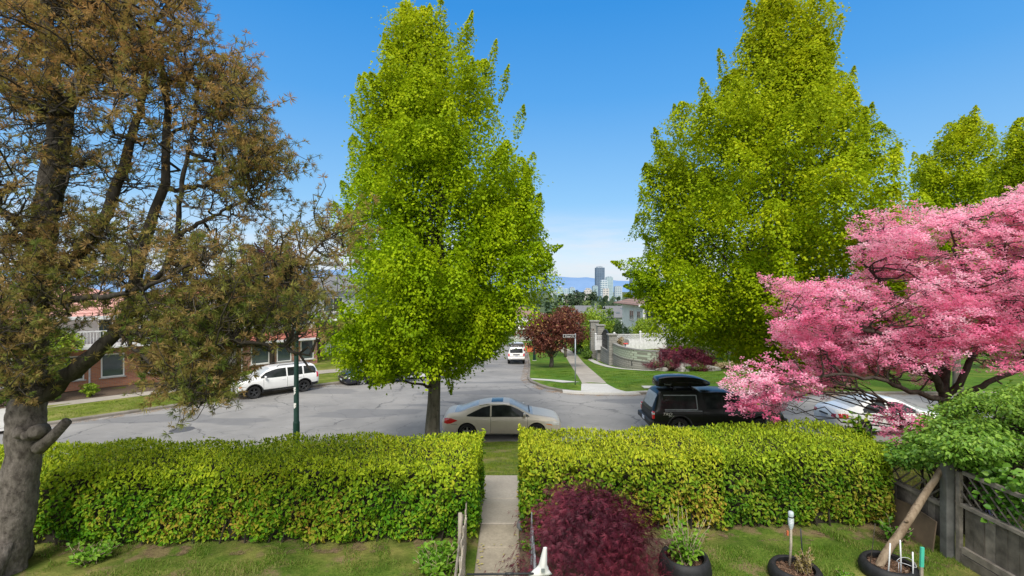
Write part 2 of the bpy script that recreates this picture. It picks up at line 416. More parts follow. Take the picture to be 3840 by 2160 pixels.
# air colour by elevation, with thin streaks of haze low down
K=1/.15
lum=lambda c: tuple(v*K for v in c)
gr=N(nt,'ShaderNodeValToRGB'); st=[(0,(.70,.78,.93)),(.06,(.66,.77,.94)),(.17,(.31,.58,.92)),(.36,(.115,.40,.88)),(.5,(.05,.31,.82)),(1,(.03,.18,.62))]
e=gr.color_ramp.elements
while len(e)<len(st): e.new(.5)
for i,(q_,c_) in enumerate(st): e[i].position=q_; e[i].color=c4(c_)
L(nt,sx.outputs[2],gr.inputs[0])
mul=mixc(nt,1.0,gr.outputs[0],(K,K,K),'MULTIPLY')
skc=mixc(nt,.8,hs.outputs[0],mul)
mpw=N(nt,'ShaderNodeMapping'); mpw.inputs['Scale'].default_value=(3,3,22); L(nt,geo.outputs['Generated'],mpw.inputs[0])
cl=ramp(nt,noise(nt,2.2,5,.6,vec=mpw.outputs[0]),[(.44,(0,0,0)),(.66,(.8,.8,.8))])
lowb=ramp(nt,sx.outputs[2],[(0,(1,1,1)),(.05,(.8,.8,.8)),(.16,(0,0,0))])
skc=mixc(nt,math_(nt,'MULTIPLY',cl,lowb,True),skc,(5.6,5.75,6.1))
# unseen white cloud added overhead and behind the camera for softer, neutral light
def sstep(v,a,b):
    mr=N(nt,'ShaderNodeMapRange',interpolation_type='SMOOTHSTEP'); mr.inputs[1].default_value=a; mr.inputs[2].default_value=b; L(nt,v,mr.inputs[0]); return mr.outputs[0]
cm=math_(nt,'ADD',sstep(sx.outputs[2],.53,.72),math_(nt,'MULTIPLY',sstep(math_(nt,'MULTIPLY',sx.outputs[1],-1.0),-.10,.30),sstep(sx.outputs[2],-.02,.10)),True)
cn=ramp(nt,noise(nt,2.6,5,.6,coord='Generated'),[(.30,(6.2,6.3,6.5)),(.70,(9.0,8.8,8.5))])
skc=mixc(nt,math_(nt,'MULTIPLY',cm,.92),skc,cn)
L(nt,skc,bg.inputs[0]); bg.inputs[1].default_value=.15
sl=bpy.data.lights.new('sun','SUN'); sl.energy=3.6; sl.angle=R(20); sl.color=(1.0,.945,.86)
so=bpy.data.objects.new('sun',sl); COL.objects.link(so); so.location=(0,-20,40)
dirv=Vector((math.sin(SUN_AZ)*math.cos(SUN_EL), math.cos(SUN_AZ)*math.cos(SUN_EL), math.sin(SUN_EL)))
so.rotation_euler=(-dirv).to_track_quat('-Z','Y').to_euler()
SC.view_settings.view_transform='Standard'; SC.view_settings.look='None'; SC.view_settings.exposure=0
SC.cycles.max_bounces=7; SC.cycles.transmission_bounces=4; SC.cycles.diffuse_bounces=4
SC.cycles.use_denoising=True

# ------------------------------------------------------------------ ground heights
DY=[-100,30,50,80,100,150,200,400,500,1500,3000,40000]
DZ=[0,0,-1.9,-3.4,-4.9,-6.5,-8,-16,-19,-44,-55,-55]
def base_z(X,Y):
    X=np.asarray(X,dtype=float); Y=np.asarray(Y,dtype=float)
    w=np.clip(smoothstep(-14,-7,X)+smoothstep(46,72,Y),0,1)
    return np.interp(Y,DY,DZ)*w
DD=np.array((.718,.695)); NN=np.array((.695,-.718))
def kerb_dist(X,Y):
    X=np.asarray(X,dtype=float); Y=np.asarray(Y,dtype=float)
    dg=(X+9.2)*NN[0]+(Y-18.6)*NN[1]
    return np.minimum(18.6-Y,dg)
def near_z(X,Y):
    dk=kerb_dist(X,Y)
    z=np.interp(dk,[-1,0,.2,8.2,9.6,10.8,40],[.12,.12,.14,1.94,2.04,2.2,2.2])
    w=smoothstep(9.0,7.7,np.asarray(Y,dtype=float))*smoothstep(-16,-12,np.asarray(X,dtype=float))
    return z*(1-w)+2.2*w
def gz(X,Y): return float(near_z(X,Y)) if kerb_dist(X,Y)>0 else float(base_z(X,Y))

def sheet(name, pl, pr, nu, nv, zf, off, mat, bumpy=0.0, seed=0):
    A=resample(pl,nu); B=resample(pr,nu); t=np.linspace(0,1,nv)[None,:,None]
    G=A[:,None,:2]*(1-t)+B[:,None,:2]*t
    Z=zf(G[...,0],G[...,1])+off
    if bumpy>0:
        r=np.random.default_rng(seed); e=r.normal(0,bumpy,Z.shape); e[0]=e[-1]=0; e[:,0]=e[:,-1]=0; Z=Z+e
    V=np.dstack([G,Z]).reshape(-1,3)
    F=[(i*nv+j,i*nv+j+1,(i+1)*nv+j+1,(i+1)*nv+j) for i in range(nu-1) for j in range(nv-1)]
    F=np.array(F)
    a=V[F[0,1]]-V[F[0,0]]; b_=V[F[0,3]]-V[F[0,0]]
    if np.cross(a,b_)[2]<0: F=F[:,::-1]
    me=np_mesh_idx(name,V,F); o=link(name,me,mat,None,True); tag(o,kind='structure'); return o

def grid_sheet(name,xs,ys,zf,mat):
    X,Y=np.meshgrid(xs,ys,indexing='ij'); Z=zf(X,Y); V=np.dstack([X,Y,Z]).reshape(-1,3); n=len(ys)
    i,j=np.meshgrid(np.arange(len(xs)-1),np.arange(n-1),indexing='ij'); i=i.ravel(); j=j.ravel()
    F=np.stack([i*n+j,(i+1)*n+j,(i+1)*n+j+1,i*n+j+1],1)
    o=link(name,np_mesh_idx(name,V,F),mat,None,True); tag(o,kind='structure'); return o

xs=np.concatenate([-np.geomspace(20000,70,26),np.linspace(-60,60,61),np.geomspace(70,20000,26)])
ys=np.concatenate([np.linspace(-40,130,86),np.geomspace(134,30000,50)])
grid_sheet('ground',xs,ys,lambda X,Y: base_z(X,Y)-.14,M['ground'])
grid_sheet('street',np.linspace(-60,62,123),np.linspace(-8,112,121),lambda X,Y: base_z(X,Y),M['asphalt'])

def arc(c,r,a0,a1,n=8):
    return [(c[0]+r*math.cos(a),c[1]+r*math.sin(a)) for a in np.linspace(R(a0),R(a1),n)]
NK=[(-34.3,-5.7),(-14,13.95),(-10.2,17.63),(-9.5,18.2),(-8.8,18.5),(-7.8,18.6),(60,18.6)]
FK=[(-45.3,-3.1),(-20.2,21.2),(-15.2,26.2),(-10.7,30.5),(-8.2,33.1),(-7.2,35.0),(-6.8,38),(-6.5,50),(-6.9,62),(-8.6,71),(-13,79),(-22,85),(-45,92)]
RK=[(-40,100),(-18,93),(-6,86),(0.3,76),(2.0,64),(1.75,50),(1.35,40),(1.08,34),(1.2,31.2),(1.55,29.7),(2.2,28.5),(3.1,27.75),(4.2,27.4),(5.2,27.3),(60,27.3)]

# near lawn: from the kerb up the bank to the front yard
sheet('front_lawn',NK,[(-40,-8)]+[(-12,-8)]+[(60,-8)],190,110,near_z,0.0,M['yard'],.008,1)
sheet('left_verge',FK,[(-75,10),(-70,50),(-60,80),(-55,112),(-50,113)],150,50,base_z,.115,M['verge'],.006,2)
sheet('right_lawn',RK,[(-40,112),(0,112.5),(62,112),(62,100),(62,60)],170,70,base_z,.115,M['lawn'],.006,3)

def kerb(name,pl,zf,mat=M['kerb'],w=.16,h=.13,side=1,n=160):
    A=resample(pl,n); T=np.gradient(A,axis=0); T/=np.linalg.norm(T,axis=1)[:,None]; Q=np.stack([-T[:,1],T[:,0]],1)*side
    prof=[(-.02,-.1),(-.02,h*.75),(.02,h),(w,h+.005),(w,-.1)]
    m=MB(); rows=[]
    for a,q in zip(A,Q): z=float(zf(*a)); rows.append([Vector((a[0]+q[0]*o,a[1]+q[1]*o,z+hh)) for o,hh in prof])
    m.grid(rows); o=m.build(name,mat); tag(o,kind='structure'); return o
kerb('kerb',NK,base_z,side=-1)
kerb('kerb',FK,base_z,side=1)
kerb('kerb',RK,base_z,side=1)
def strip(name,pl,o0,o1,zf,off,mat,side=1,n=120,nv=3):
    A=resample(pl,n); T=np.gradient(A,axis=0); T/=np.linalg.norm(T,axis=1)[:,None]; Q=np.stack([-T[:,1],T[:,0]],1)*side
    return sheet(name,A+Q*o0,A+Q*o1,n,nv,zf,off,mat)
# brown leaf litter gathered in the gutters
def litter_mat():
    m=M['litter']; nt=m.node_tree; b=nt.nodes['Principled BSDF']
    a=ramp(nt,noise(nt,2.2,6,.75),[(.46,(0,0,0)),(.64,(.75,.75,.75))])
    L(nt,a,b.inputs['Alpha'])
litter_mat()
strip('gutter_litter',FK[:8],-.45,-.02,base_z,.006,M['litter'],1)
strip('gutter_litter',RK[3:],-.5,-.02,base_z,.006,M['litter'],1)
strip('gutter_litter',NK[1:],-.4,-.02,base_z,.006,M['litter'],-1)

# sidewalks
strip('sidewalk',[(-45.3,-3.1),(-20.2,21.2),(-10.7,30.5),(-4,37)],3.7,5.0,base_z,.125,M['walk'],1,80)
RS=[(5.05,29.6),(5.35,33),(5.9,40),(6.7,50),(7.4,62),(7.2,75),(4,86)]
strip('sidewalk',RS,-.75,.75,base_z,.127,M['walk'],-1,60)
sheet('sidewalk',[(3.15,30.2),(2.4,31.3),(1.3,32.2)],[(4.3,30.6),(3.0,32.0),(1.25,33.2)],8,4,base_z,.124,M['concrete'])
sheet('sidewalk_ramp',[(4.25,29.65),(4.0,28.0),(3.9,27.42)],[(5.8,29.65),(6.1,28.0),(6.5,27.42)],6,6,base_z,.131,M['concrete'])
def ramp_kerb():
    A=[(2.9,27.8),(3.6,27.5),(4.5,27.36),(6.5,27.28),(7.6,27.5),(9.5,27.42)]
    A=resample(A,30); rows=[]
    for a in A: rows.append([Vector((a[0],a[1]-.16,.01)),Vector((a[0],a[1]-.12,.12)),Vector((a[0],a[1]+.12,.142)),Vector((a[0],a[1]+.14,.05))])
    m=MB(); m.grid(rows); tag(m.build('pale_kerb',M['concrete']),kind='structure')
ramp_kerb()
# driveway aprons on the far left
def along(s,n_): return (-19.6+DD[0]*s-DD[1]*n_, 21.5+DD[1]*s+DD[0]*n_)
sheet('driveway',[along(-7.6,-.25),along(-7.9,9)],[along(-1.6,-.25),along(-2.6,9)],14,8,base_z,.132,M['concrete'])
sheet('driveway',[along(17.3,-.2),along(17.3,9)],[along(20.3,-.2),along(20.3,9)],14,6,base_z,.132,M['concrete'])
sheet('planting_bed',[along(-2.5,5.1),along(-2.5,8.2)],[along(8,5.1),along(8,8.2)],6,20,base_z,.135,M['soil'],.01,4)

# garden path: slabs in the front yard and the wider pavement beyond the hedge
def slab(x0,x1,y0,y1,zo,mat):
    m=MB(); z=max(near_z((x0+x1)/2,y0),near_z((x0+x1)/2,y1))
    zc0=float(near_z((x0+x1)/2,y0))+zo; zc1=float(near_z((x0+x1)/2,y1))+zo
    e=.012
    V=[(x0,y0,zc0-.15),(x1,y0,zc0-.15),(x1,y1,zc1-.15),(x0,y1,zc1-.15),(x0,y0,zc0-e),(x1,y0,zc0-e),(x1,y1,zc1-e),(x0,y1,zc1-e),
       (x0+e,y0+e,zc0),(x1-e,y0+e,zc0),(x1-e,y1-e,zc1),(x0+e,y1-e,zc1)]
    m.add(V,[[8,9,10,11],[4,5,9,8],[5,6,10,9],[6,7,11,10],[7,4,8,11],[0,1,5,4],[1,2,6,5],[2,3,7,6],[3,0,4,7]])
    o=m.build('path_slab',mat); tag(o,kind='structure')
ye=[4.6,5.25,5.85,6.41,7.03,7.72]
for i in range(5): slab(-.50,.11,ye[i]+.008,ye[i+1]-.008,.05-.004*i,M['slab'])
slab(-.62,.30,7.728,9.0,.045,M['walk']); slab(-.9,.6,9.016,10.4,.04,M['walk'])
tag(link('garden_bed',raw_mesh('garden_bed',[(-.05,4.4,2.215),(2.6,4.4,2.215),(2.5,7.3,2.215),(.13,7.5,2.215)],[[0,1,2,3]]),M['soil']),kind='structure')

# bare soil under the edges of the hedges, broken up by grass
def soil_edge():
    m=plain('hedge_foot_soil',(.20,.135,.08),.95,var=.5,scale=18,bmp=.5); t=m.node_tree; b=t.nodes['Principled BSDF']
    L(t,ramp(t,noise(t,3.2,5,.7),[(.50,(0,0,0)),(.64,(.8,.8,.8))]),b.inputs['Alpha']); M['soil_edge']=m
    for nm,a,b_ in (('soil_strip',[(.3,7.15),(6.1,7.32)],[(.3,7.75),(6.1,7.95)]),('soil_strip',[(-9.5,6.72),(-.62,6.98)],[(-9.5,7.2),(-.62,7.4)])): sheet(nm,a,b_,60,6,near_z,.006,m)
    sheet('soil_strip',[(5.2,6.2),(5.5,7.4)],[(6.1,6.2),(6.15,7.4)],12,6,near_z,.006,m); sheet('soil_strip',[(-5.9,5.2),(-3.2,6.2)],[(-4.6,5.0),(-2.6,5.9)],20,8,near_z,.006,m)
soil_edge()
# mountains
def mountains():
    rng=np.random.default_rng(5); xs=np.linspace(-16000,16000,220); rows=[]
    def h(x):
        px=512+x/9000*FPX
        y=np.interp(px,[-200,0,60,140,220,300,400,500,546,560,573,585,600,640,700,800,900,1300],[262,266,272,268,276,270,268,272,274.5,275.8,277.6,276.6,279,281,276,272,270,262])
        return CAMZ-(y-288)/FPX*9000
    hh=h(xs)+np.cumsum(rng.normal(0,3,220))*.15+rng.normal(0,4,220)
    for k,(f,dy) in enumerate(((0,-1800),(.35,-1100),(.7,-500),(1,0),(.5,900))):
        rows.append([Vector((x*(1+dy/9000),9000+dy+(rng.normal(0,90) if 0<k<3 else 0),-60+(z+60)*f*(1+(rng.normal(0,.05) if 0<k<3 else 0)))) for x,z in zip(xs,hh)])
    m=MB(); m.grid(rows); o=m.build('mountains',M['mtn'],None,True); tag(o,kind='structure')
def mtn_mat():
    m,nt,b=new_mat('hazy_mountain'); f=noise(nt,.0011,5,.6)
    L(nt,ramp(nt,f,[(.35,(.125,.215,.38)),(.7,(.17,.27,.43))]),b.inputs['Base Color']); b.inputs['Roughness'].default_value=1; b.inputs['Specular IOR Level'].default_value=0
    # haze of the distant air put into the slopes as a faint blue glow
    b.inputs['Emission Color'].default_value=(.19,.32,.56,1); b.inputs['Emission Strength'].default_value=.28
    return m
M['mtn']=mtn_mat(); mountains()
# ------------------------------------------------------------------ foliage tools
def unit(v): return v/np.maximum(np.linalg.norm(v,axis=-1,keepdims=True),1e-9)
def rand_dirs(rng,n): return unit(rng.normal(size=(n,3)))

def leaf_quads(rng,C,D,Nn,Ls,Ws,fold=.25):
    """rhomb leaves: C centre, D long axis, Nn rough normal"""
    D=unit(D); S=unit(np.cross(D,Nn)); U=np.cross(S,D)
    Ls=np.asarray(Ls).reshape(-1,1); Ws=np.asarray(Ws).reshape(-1,1)
    a=C-D*Ls*.5; t=C+D*Ls*.5
    r=C-D*Ls*.06+S*Ws*.5+U*Ws*fold; l=C-D*Ls*.06-S*Ws*.5+U*Ws*fold
    return np.stack([a,r,t,l],1)
def leaf_hex(rng,C,D,Nn,Ls,Ws,fold=.18,curl=.12):
    """six-point leaves, two faces that share the midrib -> (V,F)"""
    D=unit(D); S=unit(np.cross(D,Nn)); U=np.cross(S,D); n=len(C)
    Ls=np.asarray(Ls).reshape(-1,1); Ws=np.asarray(Ws).reshape(-1,1)
    a=C-D*Ls*.5; t=C+D*Ls*.5-U*Ls*curl
    def e(s,k): return C+D*Ls*k+S*Ws*.5*s*(1 if k<0 else .85)+U*Ws*fold
    V=np.stack([a,e(1,-.18),e(1,.2),t,e(-1,.2),e(-1,-.18)],1).reshape(-1,3)
    b=(np.arange(n)*6)[:,None]
    F=np.concatenate([b+np.array([[0,1,2,3]]),b+np.array([[0,3,4,5]])],0)
    return V,F

def tubes(name,paths,mat,parent,n=5,origin=(0,0,0),smooth=True):
    """paths: list of (pts, radii) -> ONE mesh"""
    m=MB()
    for pts,rad in paths:
        m.tube([Vector(p)-Vector(origin) for p in pts],list(rad),n,True)
    return m.build(name,mat,parent,smooth)

def wander(rng,a,b,n=6,amp=.12,sag=0.0):
    a=np.array(a,float); b=np.array(b,float); t=np.linspace(0,1,n)[:,None]
    L_=np.linalg.norm(b-a); e=rng.normal(0,amp*L_/n**.5,(n,3)); e=np.cumsum(e,0); e-=t*e[-1]; e-=(1-t)*e[0]
    p=a*(1-t)+b*t+e; p[:,2]-=sag*L_*4*(t*(1-t))[:,0]; return p

# ------------------------------------------------------------------ columnar street trees made of upright plumes
def plume_tree(name,label,cat,group,table,Y0,xaxis,ybase,seed,nplume,nleaf,leafL,mat,trunk_r,spires=(),zbase=None,rough_leaves=1.0,limbs=34,depth=1.0,low_droop=(),fill=.17):
    """table rows: (y, xleft, xright) in picture pixels /2.5156"""
    rng=np.random.default_rng(seed); T=np.array(table,float)/2.5156
    yy=T[:,0]; XL=(T[:,1]-512)/FPX*Y0; XR=(T[:,2]-512)/FPX*Y0; ZZ=CAMZ-(yy-288)/FPX*Y0
    bx=(xaxis/2.5156-512)/FPX*Y0
    if zbase is None: zbase=gz(bx,Y0)
    O=np.array((bx,Y0,zbase)); root=thing(name,label,cat,tuple(O),0,group)
    zs=np.linspace(ZZ.min(),ZZ.max(),400); o_=np.argsort(ZZ)
    xl=np.interp(zs,ZZ[o_],XL[o_]); xr=np.interp(zs,ZZ[o_],XR[o_]); hw=(xr-xl)/2; cx=(xr+xl)/2
    p=(hw+.15); p/=p.sum()
    idx=rng.choice(400,nplume,p=p); th=rng.uniform(0,2*math.pi,nplume); q=rng.beta(1.9,.60,nplume)
    # bring most plumes out to the edge of the crown
    pr=rng.uniform(.32,.72,nplume)
    eff=np.maximum(hw[idx]-pr*.35,.05)
    tip=np.stack([cx[idx]+q*eff*np.cos(th), Y0+depth*q*eff*np.sin(th), zs[idx]+rng.uniform(-.1,.3,nplume)],1)
    out=np.stack([np.cos(th)*q,np.sin(th)*q,np.zeros(nplume)],1)
    rel=(zs[idx]-zs[0])/(zs[-1]-zs[0])
    ln=rng.uniform(1.2,2.6,nplume)*(1-.2*rel)
    ln=np.minimum(ln,.75+.55*np.maximum(zs[idx]-zs[0],0))
    ax=unit(np.stack([np.zeros(nplume)]*2+[np.ones(nplume)],1)*(.9)+out*(.62-.35*rel)[:,None]+rng.normal(0,.13,(nplume,3)))
    tips=[tip]; axs=[ax]; lns=[ln]; prs=[pr]
    for (sx,sy,sl,sr) in spires:
        X=(sx/2.5156-512)/FPX*Y0; Z=CAMZ-(sy/2.5156-288)/FPX*Y0
        tips.append(np.array([[X,Y0+rng.normal(0,.35),Z]])); axs.append(unit(np.array([[.22*np.sign(X-bx)*min(1,abs(X-bx)),0,1.0]]))); lns.append(np.array([sl])); prs.append(np.array([sr]))
    for (sx,sy,dx,dz,sl,sr) in low_droop:
        X=(sx/2.5156-512)/FPX*Y0; Z=CAMZ-(sy/2.5156-288)/FPX*Y0
        tips.append(np.array([[X,Y0+rng.normal(-.4,.5),Z]])); axs.append(unit(np.array([[dx,-.2,dz]]))); lns.append(np.array([sl])); prs.append(np.array([sr]))
    tip=np.concatenate(tips); ax=np.concatenate(axs); ln=np.concatenate(lns); pr=np.concatenate(prs); n=len(tip)
    base=tip-ax*ln[:,None]
    # leaves
    per=np.maximum((nleaf*(ln/1.6)*(pr/.4)).astype(int),40)
    own=np.repeat(np.arange(n),per); m=len(own)
    t=rng.beta(1.25,1.05,m)
    prof=np.clip((1-t)*2.2,0,1)**.75*np.clip(.35+t*2.2,0,1)
    a=rng.uniform(0,2*math.pi,m); rr=pr[own]*prof*np.sqrt(rng.uniform(.20,1,m))*rng.choice([1,1,1,1,1.25],m)
    s1=unit(np.cross(ax,np.array([[0.3,1,.2]]))); s2=np.cross(ax,s1)
    # each plume has lumps of its own so that its outline is ragged
    ph=rng.uniform(0,6.28,n); lump=1+.55*np.sin(2*a+ph[own])*np.sin(8*t+ph[own]*2)
    rad=(s1[own]*np.cos(a)[:,None]+s2[own]*np.sin(a)[:,None])
    C=base[own]+ax[own]*(ln[own]*t)[:,None]+rad*(rr*lump)[:,None]
    D=unit(rad*.9+ax[own]*.2+rng.normal(0,.5,(m,3))-np.array([0,0,.45]))
    Nn=unit(rad*.75+np.array([0,0,.65])+rng.normal(0,.24,(m,3)))
    Ls=leafL*rng.uniform(.65,1.25,m)
    Q=leaf_quads(rng,C,D,Nn,Ls,Ls*rng.uniform(.62,.82,m))
    # inner fill
    k=int(m*fill); idx=rng.choice(400,k,p=p); th=rng.uniform(0,2*math.pi,k); q=np.sqrt(rng.uniform(0,.72,k))
    C2=np.stack([cx[idx]+q*hw[idx]*np.cos(th),Y0+depth*q*hw[idx]*np.sin(th),zs[idx]-.35],1)+rng.normal(0,.15,(k,3))
    D2=rand_dirs(rng,k); N2=unit(rng.normal(0,.6,(k,3))+np.array([0,0,1]))
    L2=leafL*1.15*rng.uniform(.7,1.2,k)
    Q=np.concatenate([Q,leaf_quads(rng,C2,D2,N2,L2,L2*.75)])-O
    link('crown',np_mesh('crown',Q,4),mat,root)
    # trunk and limbs
    zt=zs[-1]-1.6; m_=MB(); hs=np.linspace(zbase-.25,zt,16)
    cxs=np.interp(hs,zs,cx); w=smoothstep(zs[0],zs[0]+5,hs)
    pts=[Vector((bx*(1-w_*.6)+c_*w_*.6+rng.normal(0,.03)-O[0],rng.normal(0,.03),h-O[2])) for h,c_,w_ in zip(hs,cxs,w)]
    rad=[trunk_r*(1.35 if i==0 else 1.08 if i==1 else 1)*(1-.93*((h-zbase)/(zt-zbase))**.8 if h>zbase else 1) for i,h in enumerate(hs)]
    m_.tube(pts,[max(r_,.02) for r_ in rad],12); m_.build('trunk',M['bark'],root,True)
    paths=[]
    for i in rng.choice(nplume,min(limbs,nplume),replace=False):
        b_=base[i]; h0=max(zs[0]+.2+(b_[2]-zs[0])*.25-.3, zbase+1.6); h0=min(h0,b_[2]-.3)
        a_=np.array((bx*(1-.5)+np.interp(h0,zs,cx)*.5 if h0>zs[0]+3 else bx,Y0,h0))
        pth=wander(rng,a_,tip[i]-ax[i]*.3,9,.10,.06); r0=trunk_r*rng.uniform(.16,.3)
        paths.append((pth,np.linspace(r0,.008,9)))
    tubes('branches',paths,M['darkbark'],root,6,O)
    return root

S_=2.5156
T1=[(3,1004,1010),(30,1000,1125),(60,965,1150),(100,960,1165),(150,950,1240),(200,908,1258),(260,900,1285),(300,890,1290),(350,862,1335),(400,850,1350),(470,840,1378),(550,838,1402),(610,832,1425),(660,835,1422),(710,825,1395),(750,815,1352),(790,800,1325),(840,820,1285),(885,868,1240),(915,905,1195)]
plume_tree('street_tree','tall columnar lime green tree in the middle, its trunk beside the champagne coupe','tree','columnar street trees along the street',T1,16.0,1093,None,11,215,900,.092,M['horn1'],.25,
  spires=[(1008,-2,1.6,.22),(1112,-4,1.6,.2),(1045,25,1.5,.3),(970,95,1.5,.28),(1190,40,1.9,.24),(1248,85,1.5,.16),(1175,62,1.3,.2),(1280,165,1.3,.15),(905,190,1.4,.2),(1318,262,1.2,.18),(885,240,1.3,.22),(1340,400,1.1,.2),(1085,22,1.4,.25)],
  low_droop=[(1412,620,1,.35,1.6,.26),(1392,668,1,.1,1.3,.26),(790,845,-1,-.1,1.5,.28),(800,795,-1,.2,1.2,.3),(915,988,-.4,-1,1.4,.22),(912,920,-.9,-.5,1.5,.28),(950,965,-.3,-1,1.2,.3),(1000,955,.1,-1,1.3,.26),(1230,870,.8,-.5,1.5,.32),(1195,880,.6,-.7,1.1,.3),(1140,985,.12,-1,1.3,.16),(1130,930,.3,-1,1,.2),(1300,800,1,-.3,1.4,.3),(890,878,-.9,-.3,1.3,.28)])
T2=[(-60,1930,1960),(-20,1900,2030),(20,1885,2080),(60,1875,2065),(100,1850,2070),(150,1830,2085),(200,1790,2110),(260,1690,2130),(320,1645,2150),(380,1622,2175),(450,1598,2225),(520,1580,2265),(600,1590,2260),(660,1585,2245),(700,1560,2240),(750,1610,2215),(800,1690,2190),(845,1775,2130),(885,1850,2080)]
plume_tree('street_tree','tallest and broadest lime green columnar tree, rising behind the black pickup','tree','columnar street trees along the street',T2,17.0,1944,None,12,255,900,.092,M['horn2'],.24,
  spires=[(1890,-10,1.8,.28),(2085,5,1.6,.22),(2085,60,1.5,.2),(1815,115,1.5,.22),(2150,165,1.6,.2),(1765,195,1.4,.22),(2180,265,1.4,.22),(1700,255,1.2,.2),(2260,360,1.1,.2),(2050,-20,1.8,.3),(1655,310,1.1,.2),(1612,470,1.2,.24)],
  low_droop=[(1530,660,-1,.3,1.9,.22),(1560,720,-1,.05,1.7,.26),(1640,690,-1,.2,1.4,.3),(1600,770,-1,-.15,1.7,.26),(1715,785,-1,-.15,1.5,.3),(1800,845,-.9,-.2,1.3,.3),(1880,915,-.4,-.6,1.2,.3),(1920,945,0,-1,1.2,.34),(2000,910,.3,-.9,1.2,.34),(1560,690,-1,.2,1.4,.26),(1620,735,-1,0,1.4,.28),(1575,745,-1,-.2,1.2,.24),(1650,800,-1,-.25,1.3,.28),(1585,650,-1,.4,1.2,.25)])
T3=[(278,2425,2450),(310,2375,2480),(350,2340,2500),(400,2310,2515),(450,2285,2530),(500,2265,2535),(560,2260,2540),(620,2270,2540),(700,2300,2520),(760,2350,2480)]
plume_tree('street_tree','smaller rounder lime green tree behind the top of the pink dogwood','tree','columnar street trees along the street',T3,27.5,2410,None,13,120,420,.13,M['horn1'],.22,
  spires=[(2438,272,1.8,.35),(2400,310,1.6,.35),(2470,320,1.6,.35),(2290,385,1.3,.3)],limbs=16)
T4=[(305,2560,2590),(340,2520,2640),(390,2500,2680),(450,2515,2700),(540,2505,2700),(640,2510,2680),(720,2540,2650)]
plume_tree('street_tree','lime green tree cut off by the right edge, above the pink dogwood','tree','columnar street trees along the street',T4,20.5,2590,None,14,95,420,.11,M['horn2'],.2,
  spires=[(2575,298,1.5,.3),(2530,330,1.3,.3)],limbs=14)

# ------------------------------------------------------------------ polygons in measured space
def in_poly(px,py,poly):
    x=np.asarray(px); y=np.asarray(py); c=np.zeros(x.shape,bool); n=len(poly); j=n-1
    for i in range(n):
        xi,yi=poly[i]; xj,yj=poly[j]
        k=((yi>y)!=(yj>y))&(x<(xj-xi)*(y-yi)/((yj-yi) or 1e-9)+xi); c^=k; j=i
    return c
def sample_poly(rng,poly,n,dens=None):
    A=np.array(poly); lo=A.min(0); hi=A.max(0); out=np.zeros((0,2))
    while len(out)<n:
        q=rng.uniform(lo,hi,(4000,2)); q=q[in_poly(q[:,0],q[:,1],poly)]
        if dens is not None: q=q[rng.uniform(0,1,len(q))<dens(q[:,0],q[:,1])]
        out=np.concatenate([out,q])
    return out[:n]

